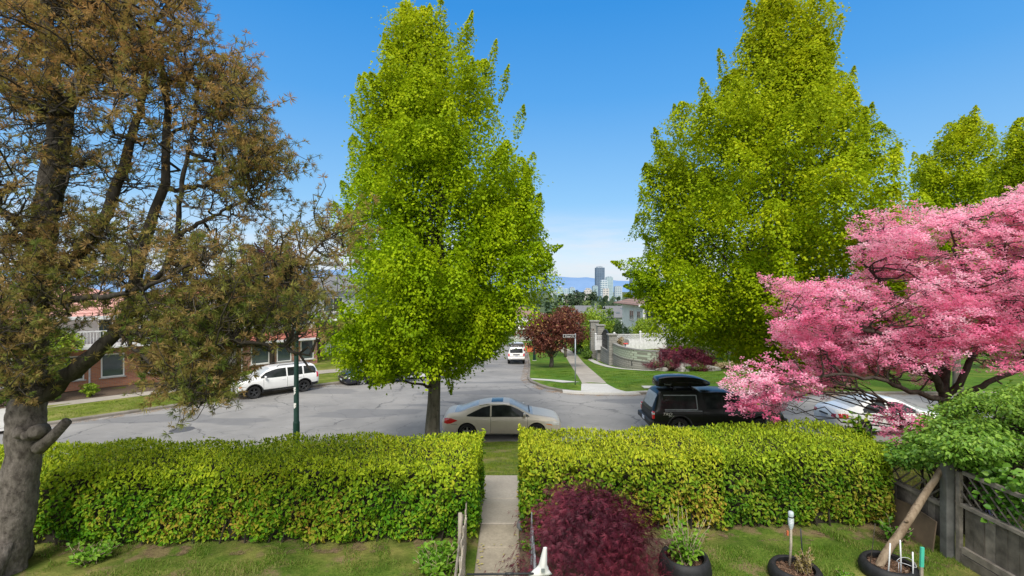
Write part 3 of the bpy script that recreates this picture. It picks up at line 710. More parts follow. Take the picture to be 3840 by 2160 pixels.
# ------------------------------------------------------------------ the old pine
def pine():
    rng=np.random.default_rng(77); Y0=6.5
    O=np.array((-6.63,6.5,2.2)); root=thing('pine_tree','old pine with thick grey trunk and browning needles at the left of the yard','tree',tuple(O))
    def wp(x,y,dy=0.0): return np.array(P(x,y,Y0+dy))
    tr=[(0,592,0,.235),(4,574,0,.22),(10,545,0,.205),(18,500,0,.195),(24,455,0,.19),(26,428,0,.195),(28,405,.03,.195),(31,386,.06,.16),(34,340,.12,.142),(37,290,.15,.135),(41,230,.15,.125),(50,175,.1,.105),(57,120,.05,.10),(52,60,0,.075),(44,-20,0,.045)]
    A=spline([tuple(wp(x,y,d))+(r,) for x,y,d,r in tr],150)
    rr=A[:,3]*(1+.02*np.sin(np.arange(150)*.7))
    m=MB(); m.tube([Vector(a[:3]-O) for a in A],rr,40)
    # knots and sawn branch stubs
    for (x,y,r,dx) in ((20,432,.075,-.06),(36,431,.085,.05),(28,435,.06,-.02)):
        c=wp(x,y,-.17)-O; m.tube([Vector(c)+Vector((0,.10,-.03)),Vector(c)+Vector((dx*.1,-.02,0)),Vector(c)+Vector((dx*.2,-.055,.01)),Vector(c)+Vector((dx*.22,-.06,.01))],[r*1.25,r,r*.85,r*.5],14)
    a=wp(38,449,-.10)-O; b=wp(67,421,-.12)-O
    m.tube([Vector(a),Vector(a*.5+b*.5)+Vector((0,0,-.02)),Vector(b)],[.085,.066,.058],10)
    # roots
    for an,ln in ((-2.5,.48),(-1.75,.36),(2.2,.4)):
        m.tube([Vector((.15*math.cos(an)-.02,.15*math.sin(an),.45)),Vector((.3*math.cos(an),.3*math.sin(an),.12)),Vector((ln*math.cos(an),ln*math.sin(an),-.06))],[.13,.11,.05],8)
    from mathutils import noise as nz_
    for i,v in enumerate(m.V):
        c=Vector((v.x,v.y,v.z)); k=.022*nz_.noise(c*4.5)+.016*nz_.noise(c*Vector((13,13,9)).x)+.012*abs(nz_.noise(Vector((c.x*30,c.y*30,c.z*14))))
        if i<60*3: k*=1
        ax=Vector((v.x*.0+np.interp(v.z+O[2],A[:,2],A[:,0])-O[0],np.interp(v.z+O[2],A[:,2],A[:,1])-O[1],v.z)); d=(v-ax)
        if d.length>1e-4: m.V[i]=v+d.normalized()*k
    tk=m.build('trunk',M['pine_bark'],root,True)
    limbs=[[(31,398,0,.17),(47,393,-.05,.15),(62,380,-.1,.14),(80,365,-.15,.125),(100,347,-.2,.11),(118,330,-.2,.10),(126,314,-.2,.09),(134,290,-.15,.085),(146,240,-.1,.08),(157,205,0,.075),(165,179,0,.07),(167,129,.1,.055),(163,85,.1,.045),(161,40,.1,.03)],
      [(37,290,.15,.12),(56,272,.0,.1),(78,255,-.1,.09),(100,228,-.2,.085),(119,179,-.2,.075),(134,130,-.1,.06),(143,100,0,.05),(150,50,.1,.035)],
      [(38,270,.1,.14),(52,220,.3,.12),(60,170,.4,.11),(70,110,.4,.08),(85,60,.4,.06),(100,0,.3,.04)],
      [(134,290,-.15,.05),(170,262,-.3,.045),(181,199,-.3,.035),(191,135,-.2,.028),(200,80,-.2,.02)],
      [(165,190,0,.045),(200,186,.2,.035),(232,170,.3,.025),(262,160,.3,.015)],
      [(170,240,-.3,.04),(205,220,-.2,.03),(235,205,-.1,.02),(262,196,0,.012)],
      [(126,314,-.2,.06),(165,300,-.5,.05),(205,285,-.6,.04),(250,275,-.6,.032),(300,262,-.5,.022),(330,232,-.4,.014)],
      [(118,330,-.2,.055),(150,335,-.6,.05),(190,335,-.8,.04),(240,340,-.9,.03),(290,350,-.9,.02),(315,372,-.8,.012)],
      [(118,330,-.2,.035),(135,350,-.5,.03),(160,370,-.7,.024),(190,390,-.8,.016)],
      [(34,340,.12,.09),(15,335,-.1,.08),(-10,330,-.2,.06),(-60,310,-.3,.04)],
      [(40,240,.15,.08),(20,225,-.1,.07),(-10,205,-.2,.05),(-60,180,-.2,.03)],
      [(30,398,0,.1),(16,390,-.2,.08),(0,380,-.3,.06),(-40,360,-.4,.04)],
      [(37,300,.1,.07),(70,300,-.5,.05),(110,296,-.8,.04),(150,285,-1.0,.028),(195,262,-1.1,.016)],
      [(57,120,.05,.06),(90,85,-.3,.045),(130,45,-.4,.03),(170,5,-.4,.02)],
      [(161,90,.1,.03),(190,70,.1,.022),(215,50,.1,.015)],
      [(167,135,.1,.03),(200,120,-.1,.022),(235,95,-.1,.014),(255,88,-.1,.01)]]
    paths=[];S=[]
    for lb in limbs:
        A=spline([tuple(wp(x,y,d))+(r,) for x,y,d,r in lb],26); A[1:-1,:3]+=rng.normal(0,.012,(24,3))
        paths.append((A[:,:3],A[:,3]*rng.uniform(.92,1.08,26))); S.append(A)
    for i in range(20,60): pass
    tubes('limbs',[(a,np.minimum(b*.82,b)) for a,b in paths],M['limb'],root,9,O)
    S=np.concatenate(S); Sx=512+S[:,0]/S[:,1]*FPX; Sy=288-(S[:,2]-CAMZ)/S[:,1]*FPX
    poly=[(-60,-40),(203,-40),(199,8),(206,20),(214,40),(230,58),(226,76),(255,86),(242,112),(258,133),(274,150),(276,180),(264,206),(246,222),(240,243),(262,240),(288,226),(314,200),(320,212),(344,218),(342,298),(326,324),(304,338),(302,370),(292,382),(285,368),(268,356),(250,352),(238,360),(226,392),(206,403),(182,406),(166,385),(150,350),(122,322),(92,322),(62,332),(50,384),(0,392),(-60,380)]
    def dens(x,y):
        d=np.where(y<112,.95,np.where(y<150,.62,.40))
        d=np.where((y>=112)&(y<235)&(x>205),.75,d); d=np.where((y>=112)&(y<225)&(x<110),.62,d)
        d=np.where(y>=232,.8,d); d=np.where((y>=232)&(x<110)&(y<285),.7,d); d=np.where((x>180)&(y>250),.8,d); d=np.where((x>225)&(y>318),.30,d); d=np.where((x>262)&(x<322)&(y>298),.16,d); d=np.where((x>60)&(x<170)&(y>285)&(y<330),.5,d)
        return d
    q=sample_poly(rng,poly,720,dens); dyy=np.clip(rng.normal(-.15,.8,len(q)),-1.7,1.5)
    q=np.concatenate([q,sample_poly(rng,[(105,300),(160,300),(210,290),(330,280),(318,318),(240,330),(225,380),(210,398),(184,404),(165,380),(150,350)],90)]); dyy=np.concatenate([dyy,rng.normal(-.5,.45,90)])
    for pl,k in (([(150,340),(225,325),(226,388),(206,402),(182,406),(164,385)],55),([(-40,325),(58,322),(50,380),(0,392),(-40,380)],25),([(200,60),(255,86),(242,112),(274,150),(276,180),(262,206),(215,190),(205,120)],45),([(5,232),(105,232),(110,290),(0,300)],20)):
        q=np.concatenate([q,sample_poly(rng,pl,k)]); dyy=np.concatenate([dyy,rng.normal(-.3,.5,k)])
    br=[];tw=[];TC=[];TD=[];TS=[]
    for (x,y),dy in zip(q,dyy):
        C=np.array(P(x,y,Y0+dy))
        dd=(Sx-x)**2+((Sy-y)*np.where(Sy<y-6,1.9,1))**2+((S[:,1]-C[1])*45)**2+np.where(Sx>x,900,0); i=int(np.argmin(dd)); B=S[i,:3]
        ln=np.linalg.norm(B-C)
        if ln>2.4: continue
        pth=wander(rng,B,C,7,.16,.05); br.append((pth,np.linspace(min(.009+.007*ln,S[i,3]*.8),.005,7)))
        sparse=(105<y<232) and x<210 and rng.uniform()<(.45 if x<110 else .72)
        low=y>250; go=unit(C-B+1e-6)
        for k in range(rng.integers(5,9)):
            f=rng.uniform(.30,1) if k else 1.0; j=min(int(f*6),5); p0=pth[j]*(1-(f*6-j))+pth[j+1]*(f*6-j)
            dr=unit(rng.normal(0,.75,3)*np.array((1,1,.7))+go*.55+np.array((.15,-.05,.22))); l=rng.uniform(.20,.52)
            p1=p0+dr*l+np.array((0,0,rng.uniform(0,.12))); w=wander(rng,p0,p1,5,.20,.06); tw.append((w,np.array((.0055,.005,.0045,.004,.003))))
            if sparse:
                if rng.uniform()<.45: TC.append(w[4]);TD.append(dr);TS.append(rng.uniform(.25,.6))
                if rng.uniform()<.5: TC.append(w[2]);TD.append(dr);TS.append(rng.uniform(.15,.3))
                continue
            ud=unit(dr+np.array((0,0,.35)))
            for g,f2 in enumerate((1.0,.8,.6,.42)[:rng.integers(2,5)]):
                pp=p0*(1-f2)+p1*f2 if g else w[4]
                TC.append(pp+rng.normal(0,.01,3)); TD.append(unit(ud+rng.normal(0,.30,3))); TS.append(rng.uniform(.65,1.1)*(1 if g==0 else .8))
    tubes('branchlets',br,M['twig'],root,5,O); tubes('twigs',tw,M['twig'],root,3,O)
    TC=np.array(TC);TD=np.array(TD);TS=np.array(TS); k=26
    own=np.repeat(np.arange(len(TC)),k); m_=len(own)
    d=unit(TD[own]*.80+rng.normal(0,.58,(m_,3))); s=unit(np.cross(d,rng.normal(size=(m_,3))))
    l=(.088*TS[own]*rng.uniform(.75,1.2,m_))[:,None]; w=.0021*rng.uniform(.8,1.3,(m_,1))
    b0=TC[own]-TD[own]*.03*rng.uniform(0,1,(m_,1))-O; tip=b0+d*l-np.array((0,0,.012))*rng.uniform(0,1,(m_,1))
    # all needles of a tuft share its root so that one tuft has one colour
    nT=len(TC); V=np.zeros((nT,1+2*k,3)); V[:,0]=TC-O
    tt=(tip-s*w).reshape(nT,k,3); t2=(tip*.55+b0*.45+s*w*1.6).reshape(nT,k,3)
    V[:,1::2]=tt; V[:,2::2]=t2
    b=(np.arange(nT)*(1+2*k))[:,None,None]
    F=b+np.stack([np.zeros(k,int),1+2*np.arange(k),2+2*np.arange(k)],1)[None]
    link('needles',np_mesh_idx('needles',V.reshape(-1,3),F.reshape(-1,3)),M['needle'],root)
    print('pine tufts',nT)
pine()

# ------------------------------------------------------------------ pink dogwood
def dogwood():
    rng=np.random.default_rng(31); Y0=11.0; bx=(944-512)/FPX*Y0; zb=float(near_z(bx,Y0)); O=np.array((bx,Y0,zb))
    root=thing('dogwood_tree','spreading dogwood covered with pink blossom in flat tiers at the right, above the green shrub','tree',tuple(O))
    def wp(x,y,dy=0.0): return np.array(P(x,y,Y0+dy))
    tr=[[(944,480,0,.16),(944,450,0,.14),(946,420,0,.12),(943,390,0,.10)],
        [(943,392,0,.09),(930,370,-.2,.075),(905,345,-.5,.06),(870,330,-.8,.045),(820,322,-1.0,.03),(785,312,-1.1,.015)],
        [(943,392,0,.09),(948,360,.3,.08),(940,320,.4,.06),(915,275,.3,.045),(895,235,.2,.02)],
        [(945,400,0,.085),(965,370,-.2,.07),(985,330,-.2,.055),(1000,285,0,.04),(1010,230,.1,.02)],
        [(946,405,0,.08),(985,385,-.5,.06),(1030,365,-.8,.045),(1080,350,-1,.02)],
        [(945,400,0,.07),(920,395,-.9,.055),(880,380,-1.3,.04),(830,375,-1.6,.028),(770,388,-1.6,.012)],
        [(945,425,0,.06),(925,428,-.6,.05),(905,418,-.9,.04),(880,398,-1.1,.028),(845,386,-1.2,.015)],
        [(943,430,0,.05),(920,432,-.9,.035),(900,425,-1.1,.02)],
        [(943,390,0,.07),(930,350,.8,.05),(890,320,1.1,.04),(840,300,1.1,.025),(800,295,1,.012)],
        [(940,330,.4,.05),(900,300,-.2,.04),(865,265,-.4,.025),(862,230,-.4,.012)],
        [(985,330,-.2,.045),(960,270,-.5,.035),(950,225,-.5,.015)],
        [(1000,290,0,.04),(1030,250,-.2,.03),(1060,205,-.2,.012)]]
    S=[];paths=[]
    for lb in tr:
        A=spline([tuple(wp(x,y,d))+(r,) for x,y,d,r in lb],20); A[1:-1,:3]+=rng.normal(0,.025,(18,3)); paths.append((A[:,:3],A[:,3])); S.append(A)
    S=np.concatenate(S[1:])
    tubes('trunk',paths[:1],M['darkbark'],root,10,O); 
    poly=[(746,373),(762,367),(790,362),(800,352),(780,345),(782,330),(776,300),(783,291),(800,287),(842,284),(848,275),(885,270),(880,255),(862,250),(854,238),(856,224),(880,224),(890,208),(910,203),(918,214),(958,214),(965,225),(985,205),(992,194),(1024,190),(1090,180),(1090,400),(1000,382),(925,384),(840,388),(800,402),(752,410),(752,395),(748,385)]
    hole=lambda x,y: np.where(((x-905)**2/900+(y-305)**2/500<1),.25,1)*np.where(((x-850)**2/500+(y-300)**2/300<1),.4,1)*np.where((y>365)&(x>845),.16,1)*np.where((y>335)&(x>925),.40,1)*np.where((x-935)**2/400+(y-250)**2/150<1,.4,1)
    q=sample_poly(rng,poly,450,hole); dy=np.clip(rng.normal(-.2,1.05,450),-2.2,2.0)
    ex=[(900,418,-1.1),(912,424,-1),(890,412,-1.2),(905,428,-1),(752,408,-1.6),(762,398,-1.6),(745,380,-1.6),(920,432,-.9),(755,376,-1.5),(770,378,-1.5),(783,370,-1.4),(745,404,-1.5)]
    q=np.concatenate([q,np.array([e[:2] for e in ex])]); dy=np.concatenate([dy,[e[2] for e in ex]])
    FC=[];FS=[];br=[];LC=[]
    for (x,y),d in zip(q,dy):
        C=np.array(P(x,y,Y0+d)); dd=np.linalg.norm((S[:,:3]-C)*np.array((1,1,1.25)),axis=1)+np.where(S[:,2]>C[2]+.1,.6,0); i=int(np.argmin(dd)); B=S[i,:3]
        pth=wander(rng,B,C,7,.16,-.03); br.append((pth,np.linspace(min(.02,S[i,3]*.8),.004,7)))
        big=rng.uniform(.20,.46); n=int(92*(big/.34)**2)
        a=rng.uniform(0,6.28,n); r=big*np.sqrt(rng.uniform(0,1,n))
        tilt=rng.normal(0,.24,2); xx=r*np.cos(a)*1.25; yy=r*np.sin(a)
        zz=xx*tilt[0]+yy*tilt[1]+rng.normal(0,.05,n)+.05*np.sin(a*3)+.10*(r/big)**2*rng.choice([-1,1])
        FC.append(np.stack([C[0]+xx,C[1]+yy,C[2]+zz],1)); 
        for k in range(5):
            an=rng.uniform(0,6.28); e=C+np.array((big*math.cos(an)*1.1,big*math.sin(an),rng.normal(0,.03)-.02)); br.append((wander(rng,pth[rng.integers(3,7)],e,4,.15),np.array((.006,.005,.004,.0025))))
        if rng.uniform()<.5:
            kk=14; LC.append(C+rng.normal(0,.22,(kk,3))*np.array((1,1,.3))-np.array((0,0,.08)))
    tubes('branches',paths[1:]+br,M['darkbark'],root,5,O)
    FC=np.concatenate(FC)-O; n=len(FC); print('dogwood flowers',n)
    up=unit(np.array((0,-.12,1.0))+rng.normal(0,.42,(n,3))); a1=unit(np.cross(up,rand_dirs(rng,n))); a2=np.cross(up,a1)
    sz=rng.uniform(.046,.076,n)[:,None]; V=np.zeros((n,9,3)); V[:,0]=FC
    F=[]
    dirs=[a1,a2,-a1,-a2]
    for k in range(4):
        d=dirs[k]; e=dirs[(k+1)%4]
        V[:,1+2*k]=FC+(d*.98+e*.30)*sz+up*sz*.22; V[:,2+2*k]=FC+(d*.30+e*.95)*sz*.95+up*sz*.22
    b=(np.arange(n)*9)[:,None,None]
    idx=np.array([[0,8,1,1],[0,2,3,3],[0,4,5,5],[0,6,7,7]])[:,:3]
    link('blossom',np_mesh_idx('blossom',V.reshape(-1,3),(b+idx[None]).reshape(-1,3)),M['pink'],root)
    LC=np.concatenate(LC)-O; k=len(LC); Ls=rng.uniform(.04,.075,k)
    link('leaves',np_mesh('leaves',leaf_quads(rng,LC,rand_dirs(rng,k),unit(rng.normal(0,.5,(k,3))+np.array((0,0,1))),Ls,Ls*.55),4),M['dogleaf'],root)
dogwood()

# ------------------------------------------------------------------ clipped laurel hedges
def hedge(label,x0,x1,yf,yb,zt,mat,seed,dens=1150,ends=(True,True),bare=None,zb_off=0.06,dip=None,shear=0.0):
    """yf, yb: functions of X for the front and the back face"""
    rng=np.random.default_rng(seed); xm=(x0+x1)/2; ym=(yf(xm)+yb(xm))/2; O=np.array((xm,ym,float(near_z(xm,ym))))
    root=thing('hedge',label,'hedge',tuple(O),0,'clipped laurel hedges')
    C=[];Nn=[]; W_=x1-x0; rg=.16
    def ztop(x,y): 
        z=zt(x)+.035*np.sin(x*1.9+seed)+.03*np.sin(x*4.7+y*2.3)+.02*np.sin(y*5+x)
        if dip is not None: z=z-dip(x,y)
        return z
    def face(n,kind):
        u=rng.uniform(x0,x1,n)
        if kind=='top':
            y=yf(u)+(yb(u)-yf(u))*rng.uniform(0,1,n); e=np.minimum(y-yf(u),yb(u)-y); z=ztop(u,y)-np.where(e<rg,(rg-e)**2/rg*.6,0)
            C.append(np.stack([u,y,z],1)); Nn.append(np.tile((0,0,1.0),(n,1)))
        elif kind in('front','back'):
            y=yf(u) if kind=='front' else yb(u); g=near_z(u,y); zz=ztop(u,y); t=rng.uniform(0,1,n); z=g+zb_off+(zz-g-zb_off)*t
            e=zz-z; s=-1 if kind=='front' else 1
            y=y+s*(-np.where(e<rg,(rg-e)**2/rg*.6,0)+.04*np.sin(u*2.1+z*3)+.04*np.sin(u*5.3-z*4.1)+.035*np.sin(u*9+z*7)+.03*np.sin(u*15-z*13)-.10*(1-t)**3)
            C.append(np.stack([u,y,z],1)); Nn.append(np.tile((0,float(s),.25),(n,1)))
        else:
            x=x0 if kind=='left' else x1; s=-1 if kind=='left' else 1
            t=rng.uniform(0,1,n); y=yf(x)+(yb(x)-yf(x))*t; g=near_z(x,y); zz=ztop(x,y); z=g+zb_off+(zz-g-zb_off)*rng.uniform(0,1,n)
            C.append(np.stack([np.full(n,x)+s*(.03*np.sin(y*6+z*5)),y,z],1)); Nn.append(np.tile((float(s),0,.25),(n,1)))
    dep=float(np.mean(yb(np.linspace(x0,x1,9))-yf(np.linspace(x0,x1,9))))
    face(int(W_*dep*dens*1.5),'top'); face(int(W_*1.25*dens*1.25),'front'); face(int(W_*1.6*dens*.45),'back')
    if ends[0]: face(int(dep*1.4*dens),'left')
    if ends[1]: face(int(dep*1.4*dens),'right')
    C=np.concatenate(C);Nn=np.concatenate(Nn); n=len(C)
    top=Nn[:,2]>.9
    if bare is not None:
        k=~(top&(rng.uniform(0,1,n)<bare(C[:,0],C[:,1]))); C=C[k];Nn=Nn[k];top=top[k];n=len(C)
    C=C-Nn*(rng.beta(1,2.2,n)*.16)[:,None]+rng.normal(0,.012,(n,3))
    C[:,0]+=shear*np.clip((C[:,0]-x0)/(x1-x0),0,1)*np.maximum(C[:,1]-float(yf(x1)),0)
    tang=unit(rng.normal(0,1,(n,3)))
    D=np.where(top[:,None],unit(Nn*.75+tang*.8),unit(Nn*.42+tang*.75-np.array((0,0,.42))))
    UN=np.where(top[:,None],unit(tang+np.array((0,0,.4))),unit(Nn*.9+np.array((0,0,.55))+rng.normal(0,.42,(n,3))))
    Ls=np.where(top,.052,.062)*rng.uniform(.5,1.45,n)
    V,F=leaf_hex(rng,C-O,D,UN,Ls,Ls*np.where(top,.40,.48)*rng.uniform(.85,1.15,n))
    link('foliage',np_mesh_idx('foliage',V,F),mat,root)
    # dark box added inside to block light, with the stems at its foot
    i=.17; m=MB(); k=14; rows=[]
    for x in np.linspace(x0+i,x1-i,k):
        a=yf(x)+i+.05; b=yb(x)-i; ga=float(near_z(x,a)); gb=float(near_z(x,b)); z=float(ztop(x,(a+b)/2))-i
        rows.append([Vector((x,a,ga-.05))-Vector(O),Vector((x,a,z))-Vector(O),Vector((x,b,z))-Vector(O),Vector((x,b,gb-.05))-Vector(O)])
    m.grid(rows); m.add(rows[0],[[0,1,2,3]]); m.add(rows[-1],[[3,2,1,0]])
    for x in np.arange(x0+.2,x1-.1,.33):
        xx=x+rng.normal(0,.08); y=yf(xx)+.13; g=float(near_z(xx,y))
        m.tube([Vector(p_)-Vector(O) for p_ in ((xx,y,g-.03),(xx+rng.normal(0,.05),y+.03,g+.2),(xx+rng.normal(0,.08),y+.16,g+.45))],[.016,.013,.009],5)
    m.build('inner_box_stems',M['core'],root)
    return root
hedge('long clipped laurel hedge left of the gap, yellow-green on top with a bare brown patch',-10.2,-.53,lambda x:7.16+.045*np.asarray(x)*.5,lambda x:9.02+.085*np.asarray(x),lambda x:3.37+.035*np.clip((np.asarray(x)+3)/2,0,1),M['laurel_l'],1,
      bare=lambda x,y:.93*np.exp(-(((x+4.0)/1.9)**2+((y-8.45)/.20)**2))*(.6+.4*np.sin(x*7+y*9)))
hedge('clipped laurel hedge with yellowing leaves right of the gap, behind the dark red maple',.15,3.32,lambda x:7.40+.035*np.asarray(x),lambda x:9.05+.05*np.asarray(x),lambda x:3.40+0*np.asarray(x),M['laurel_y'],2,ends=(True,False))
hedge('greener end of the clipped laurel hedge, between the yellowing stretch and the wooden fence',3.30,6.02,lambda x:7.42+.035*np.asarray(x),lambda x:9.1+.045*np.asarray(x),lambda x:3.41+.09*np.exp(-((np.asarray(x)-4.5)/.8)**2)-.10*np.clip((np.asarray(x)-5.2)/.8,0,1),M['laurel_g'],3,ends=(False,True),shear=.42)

# ------------------------------------------------------------------ laceleaf maples and other shrubs
def laceleaf(name,label,c,rad,seed,n,leafL,group=None,droop=.5,jag=.10):
    rng=np.random.default_rng(seed); O=np.array(c,float); root=thing(name,label,'maple shrub',tuple(O),0,group)
    nb=70; a=rng.uniform(0,6.28,nb); el=rng.beta(1.3,1.2,nb)*1.45; rr=rng.uniform(.82,1.06,nb)
    bc=np.stack([np.cos(a)*np.cos(el)*rad[0]*rr,np.sin(a)*np.cos(el)*rad[1]*rr,np.sin(el)*rad[2]*rr],1)
    # clumps hanging in tiers on the dome
    own=rng.integers(0,nb,n); s=min(rad)*.20
    C=bc[own]+rng.normal(0,1,(n,3))*np.array((s,s,s*.55)); outw=unit(C*np.array((1/rad[0],1/rad[1],1.2/rad[2])))
    C[:,2]=np.maximum(C[:,2],.03)
    k=6; D0=unit(outw*.6+rng.normal(0,.35,(n,3))-np.array((0,0,droop))); U=unit(outw+rng.normal(0,.3,(n,3))); S=unit(np.cross(D0,U))
    V=np.zeros((n,1+2*k,3)); V[:,0]=C
    Ls=leafL*rng.uniform(.6,1.25,n)
    for j in range(k):
        an=(j-(k-1)/2)*.46+rng.normal(0,.08,n); d=D0*np.cos(an)[:,None]+S*np.sin(an)[:,None]; l=(Ls*(1-.10*abs(j-(k-1)/2)))[:,None]
        sd=np.cross(d,U); V[:,1+2*j]=C+d*l-np.array((0,0,.12))*l; V[:,2+2*j]=C+d*l*.5+sd*leafL*.055
    b=(np.arange(n)*(1+2*k))[:,None,None]; F=b+np.stack([np.zeros(k,int),2+2*np.arange(k),1+2*np.arange(k)],1)[None]
    link('foliage',np_mesh_idx('foliage',V.reshape(-1,3),F.reshape(-1,3)),M['laceleaf'],root)
    st=[(wander(rng,(0,0,-.05),bc[i]*.93,7,.12,-.18),np.linspace(min(rad)*.035,.004,7)) for i in range(0,nb,2)]
    tubes('branches',st,M['darkbark'],root,5)
    return root
laceleaf('laceleaf_maple','low mound of dark wine-red laceleaf maple beside the garden path, in front of the hedge',(1.0,6.42,2.2),(.89,.80,.95),41,10500,.085)
laceleaf('laceleaf_maple','wide wine-red laceleaf maple spilling over the end of the curved block wall',(14.3,40.9,-.55),(2.75,1.7,1.38),42,7000,.30)

def cloud_plant(name,label,cat,c,rad,seed,n,leafL,mat,group=None,clumps=26,trunk=None,wide=.6,asp=.6,stems=8,lumpy=.28,bark='darkbark',crown='crown'):
    """shrubs and background trees: leaf clumps scattered through an uneven volume; c is the ground point"""
    rng=np.random.default_rng(seed); O=np.array(c,float); root=thing(name,label,cat,tuple(O),0,group); rad=np.array(rad,float)
    zc=rad[2] if trunk is None else trunk[0]+rad[2]
    dr=rand_dirs(rng,clumps); rr=rng.uniform(.45,.95,clumps)[:,None]; cc=dr*rr*rad*(1-lumpy*.5); cc[:,2]=np.maximum(cc[:,2],-rad[2]*.8)
    cs=rng.uniform(.20,.42,clumps)
    own=rng.integers(0,clumps,n); d=rand_dirs(rng,n); q=rng.uniform(.3,1,n)**.5
    C=cc[own]+d*(q*cs[own])[:,None]*rad*rng.uniform(.8,1.2,(n,1)); C[:,2]+=zc; C[:,2]=np.maximum(C[:,2],.02)
    D=unit(d*.5+rng.normal(0,.6,(n,3))-np.array((0,0,.25))); Nn=unit(d*.6+np.array((0,0,.8))+rng.normal(0,.45,(n,3)))
    Ls=leafL*rng.uniform(.65,1.3,n)
    link(crown,np_mesh(crown,leaf_quads(rng,C,D,Nn,Ls,Ls*asp),4),mat,root)
    if trunk:
        m=MB(); m.tube([Vector((0,0,-.2)),Vector((rng.normal(0,.05),rng.normal(0,.05),trunk[0]*.5)),Vector((0,0,trunk[0]+rad[2]*.9))],[trunk[1]*1.2,trunk[1],trunk[1]*.35],9); m.build('trunk',M[bark],root,True)
    st=[(wander(rng,(0,0,(-.05 if trunk is None else trunk[0]*.8)),cc[i]+np.array((0,0,zc)),6,.1),np.linspace(max(rad.min()*.03,.006),.004,6)) for i in range(min(stems,clumps))]
    tubes('branches' if trunk else 'stems',st,M[bark],root,5)
    return root
# ------------------------------------------------------------------ vehicles
def pchip(x,xp,fp):
    """smooth monotone-ish interpolation"""
    xp=np.array(xp,float); fp=np.array(fp,float); h=np.diff(xp); d=np.diff(fp)/h
    m=np.zeros(len(xp)); m[0]=d[0]; m[-1]=d[-1]
    for i in range(1,len(xp)-1): m[i]=0 if d[i-1]*d[i]<=0 else 2*d[i-1]*d[i]/(d[i-1]+d[i])
    i=np.clip(np.searchsorted(xp,x)-1,0,len(h)-1); t=(x-xp[i])/h[i]
    return fp[i]*(2*t**3-3*t**2+1)+h[i]*m[i]*(t**3-2*t**2+t)+fp[i+1]*(-2*t**3+3*t**2)+h[i]*m[i+1]*(t**3-t**2)

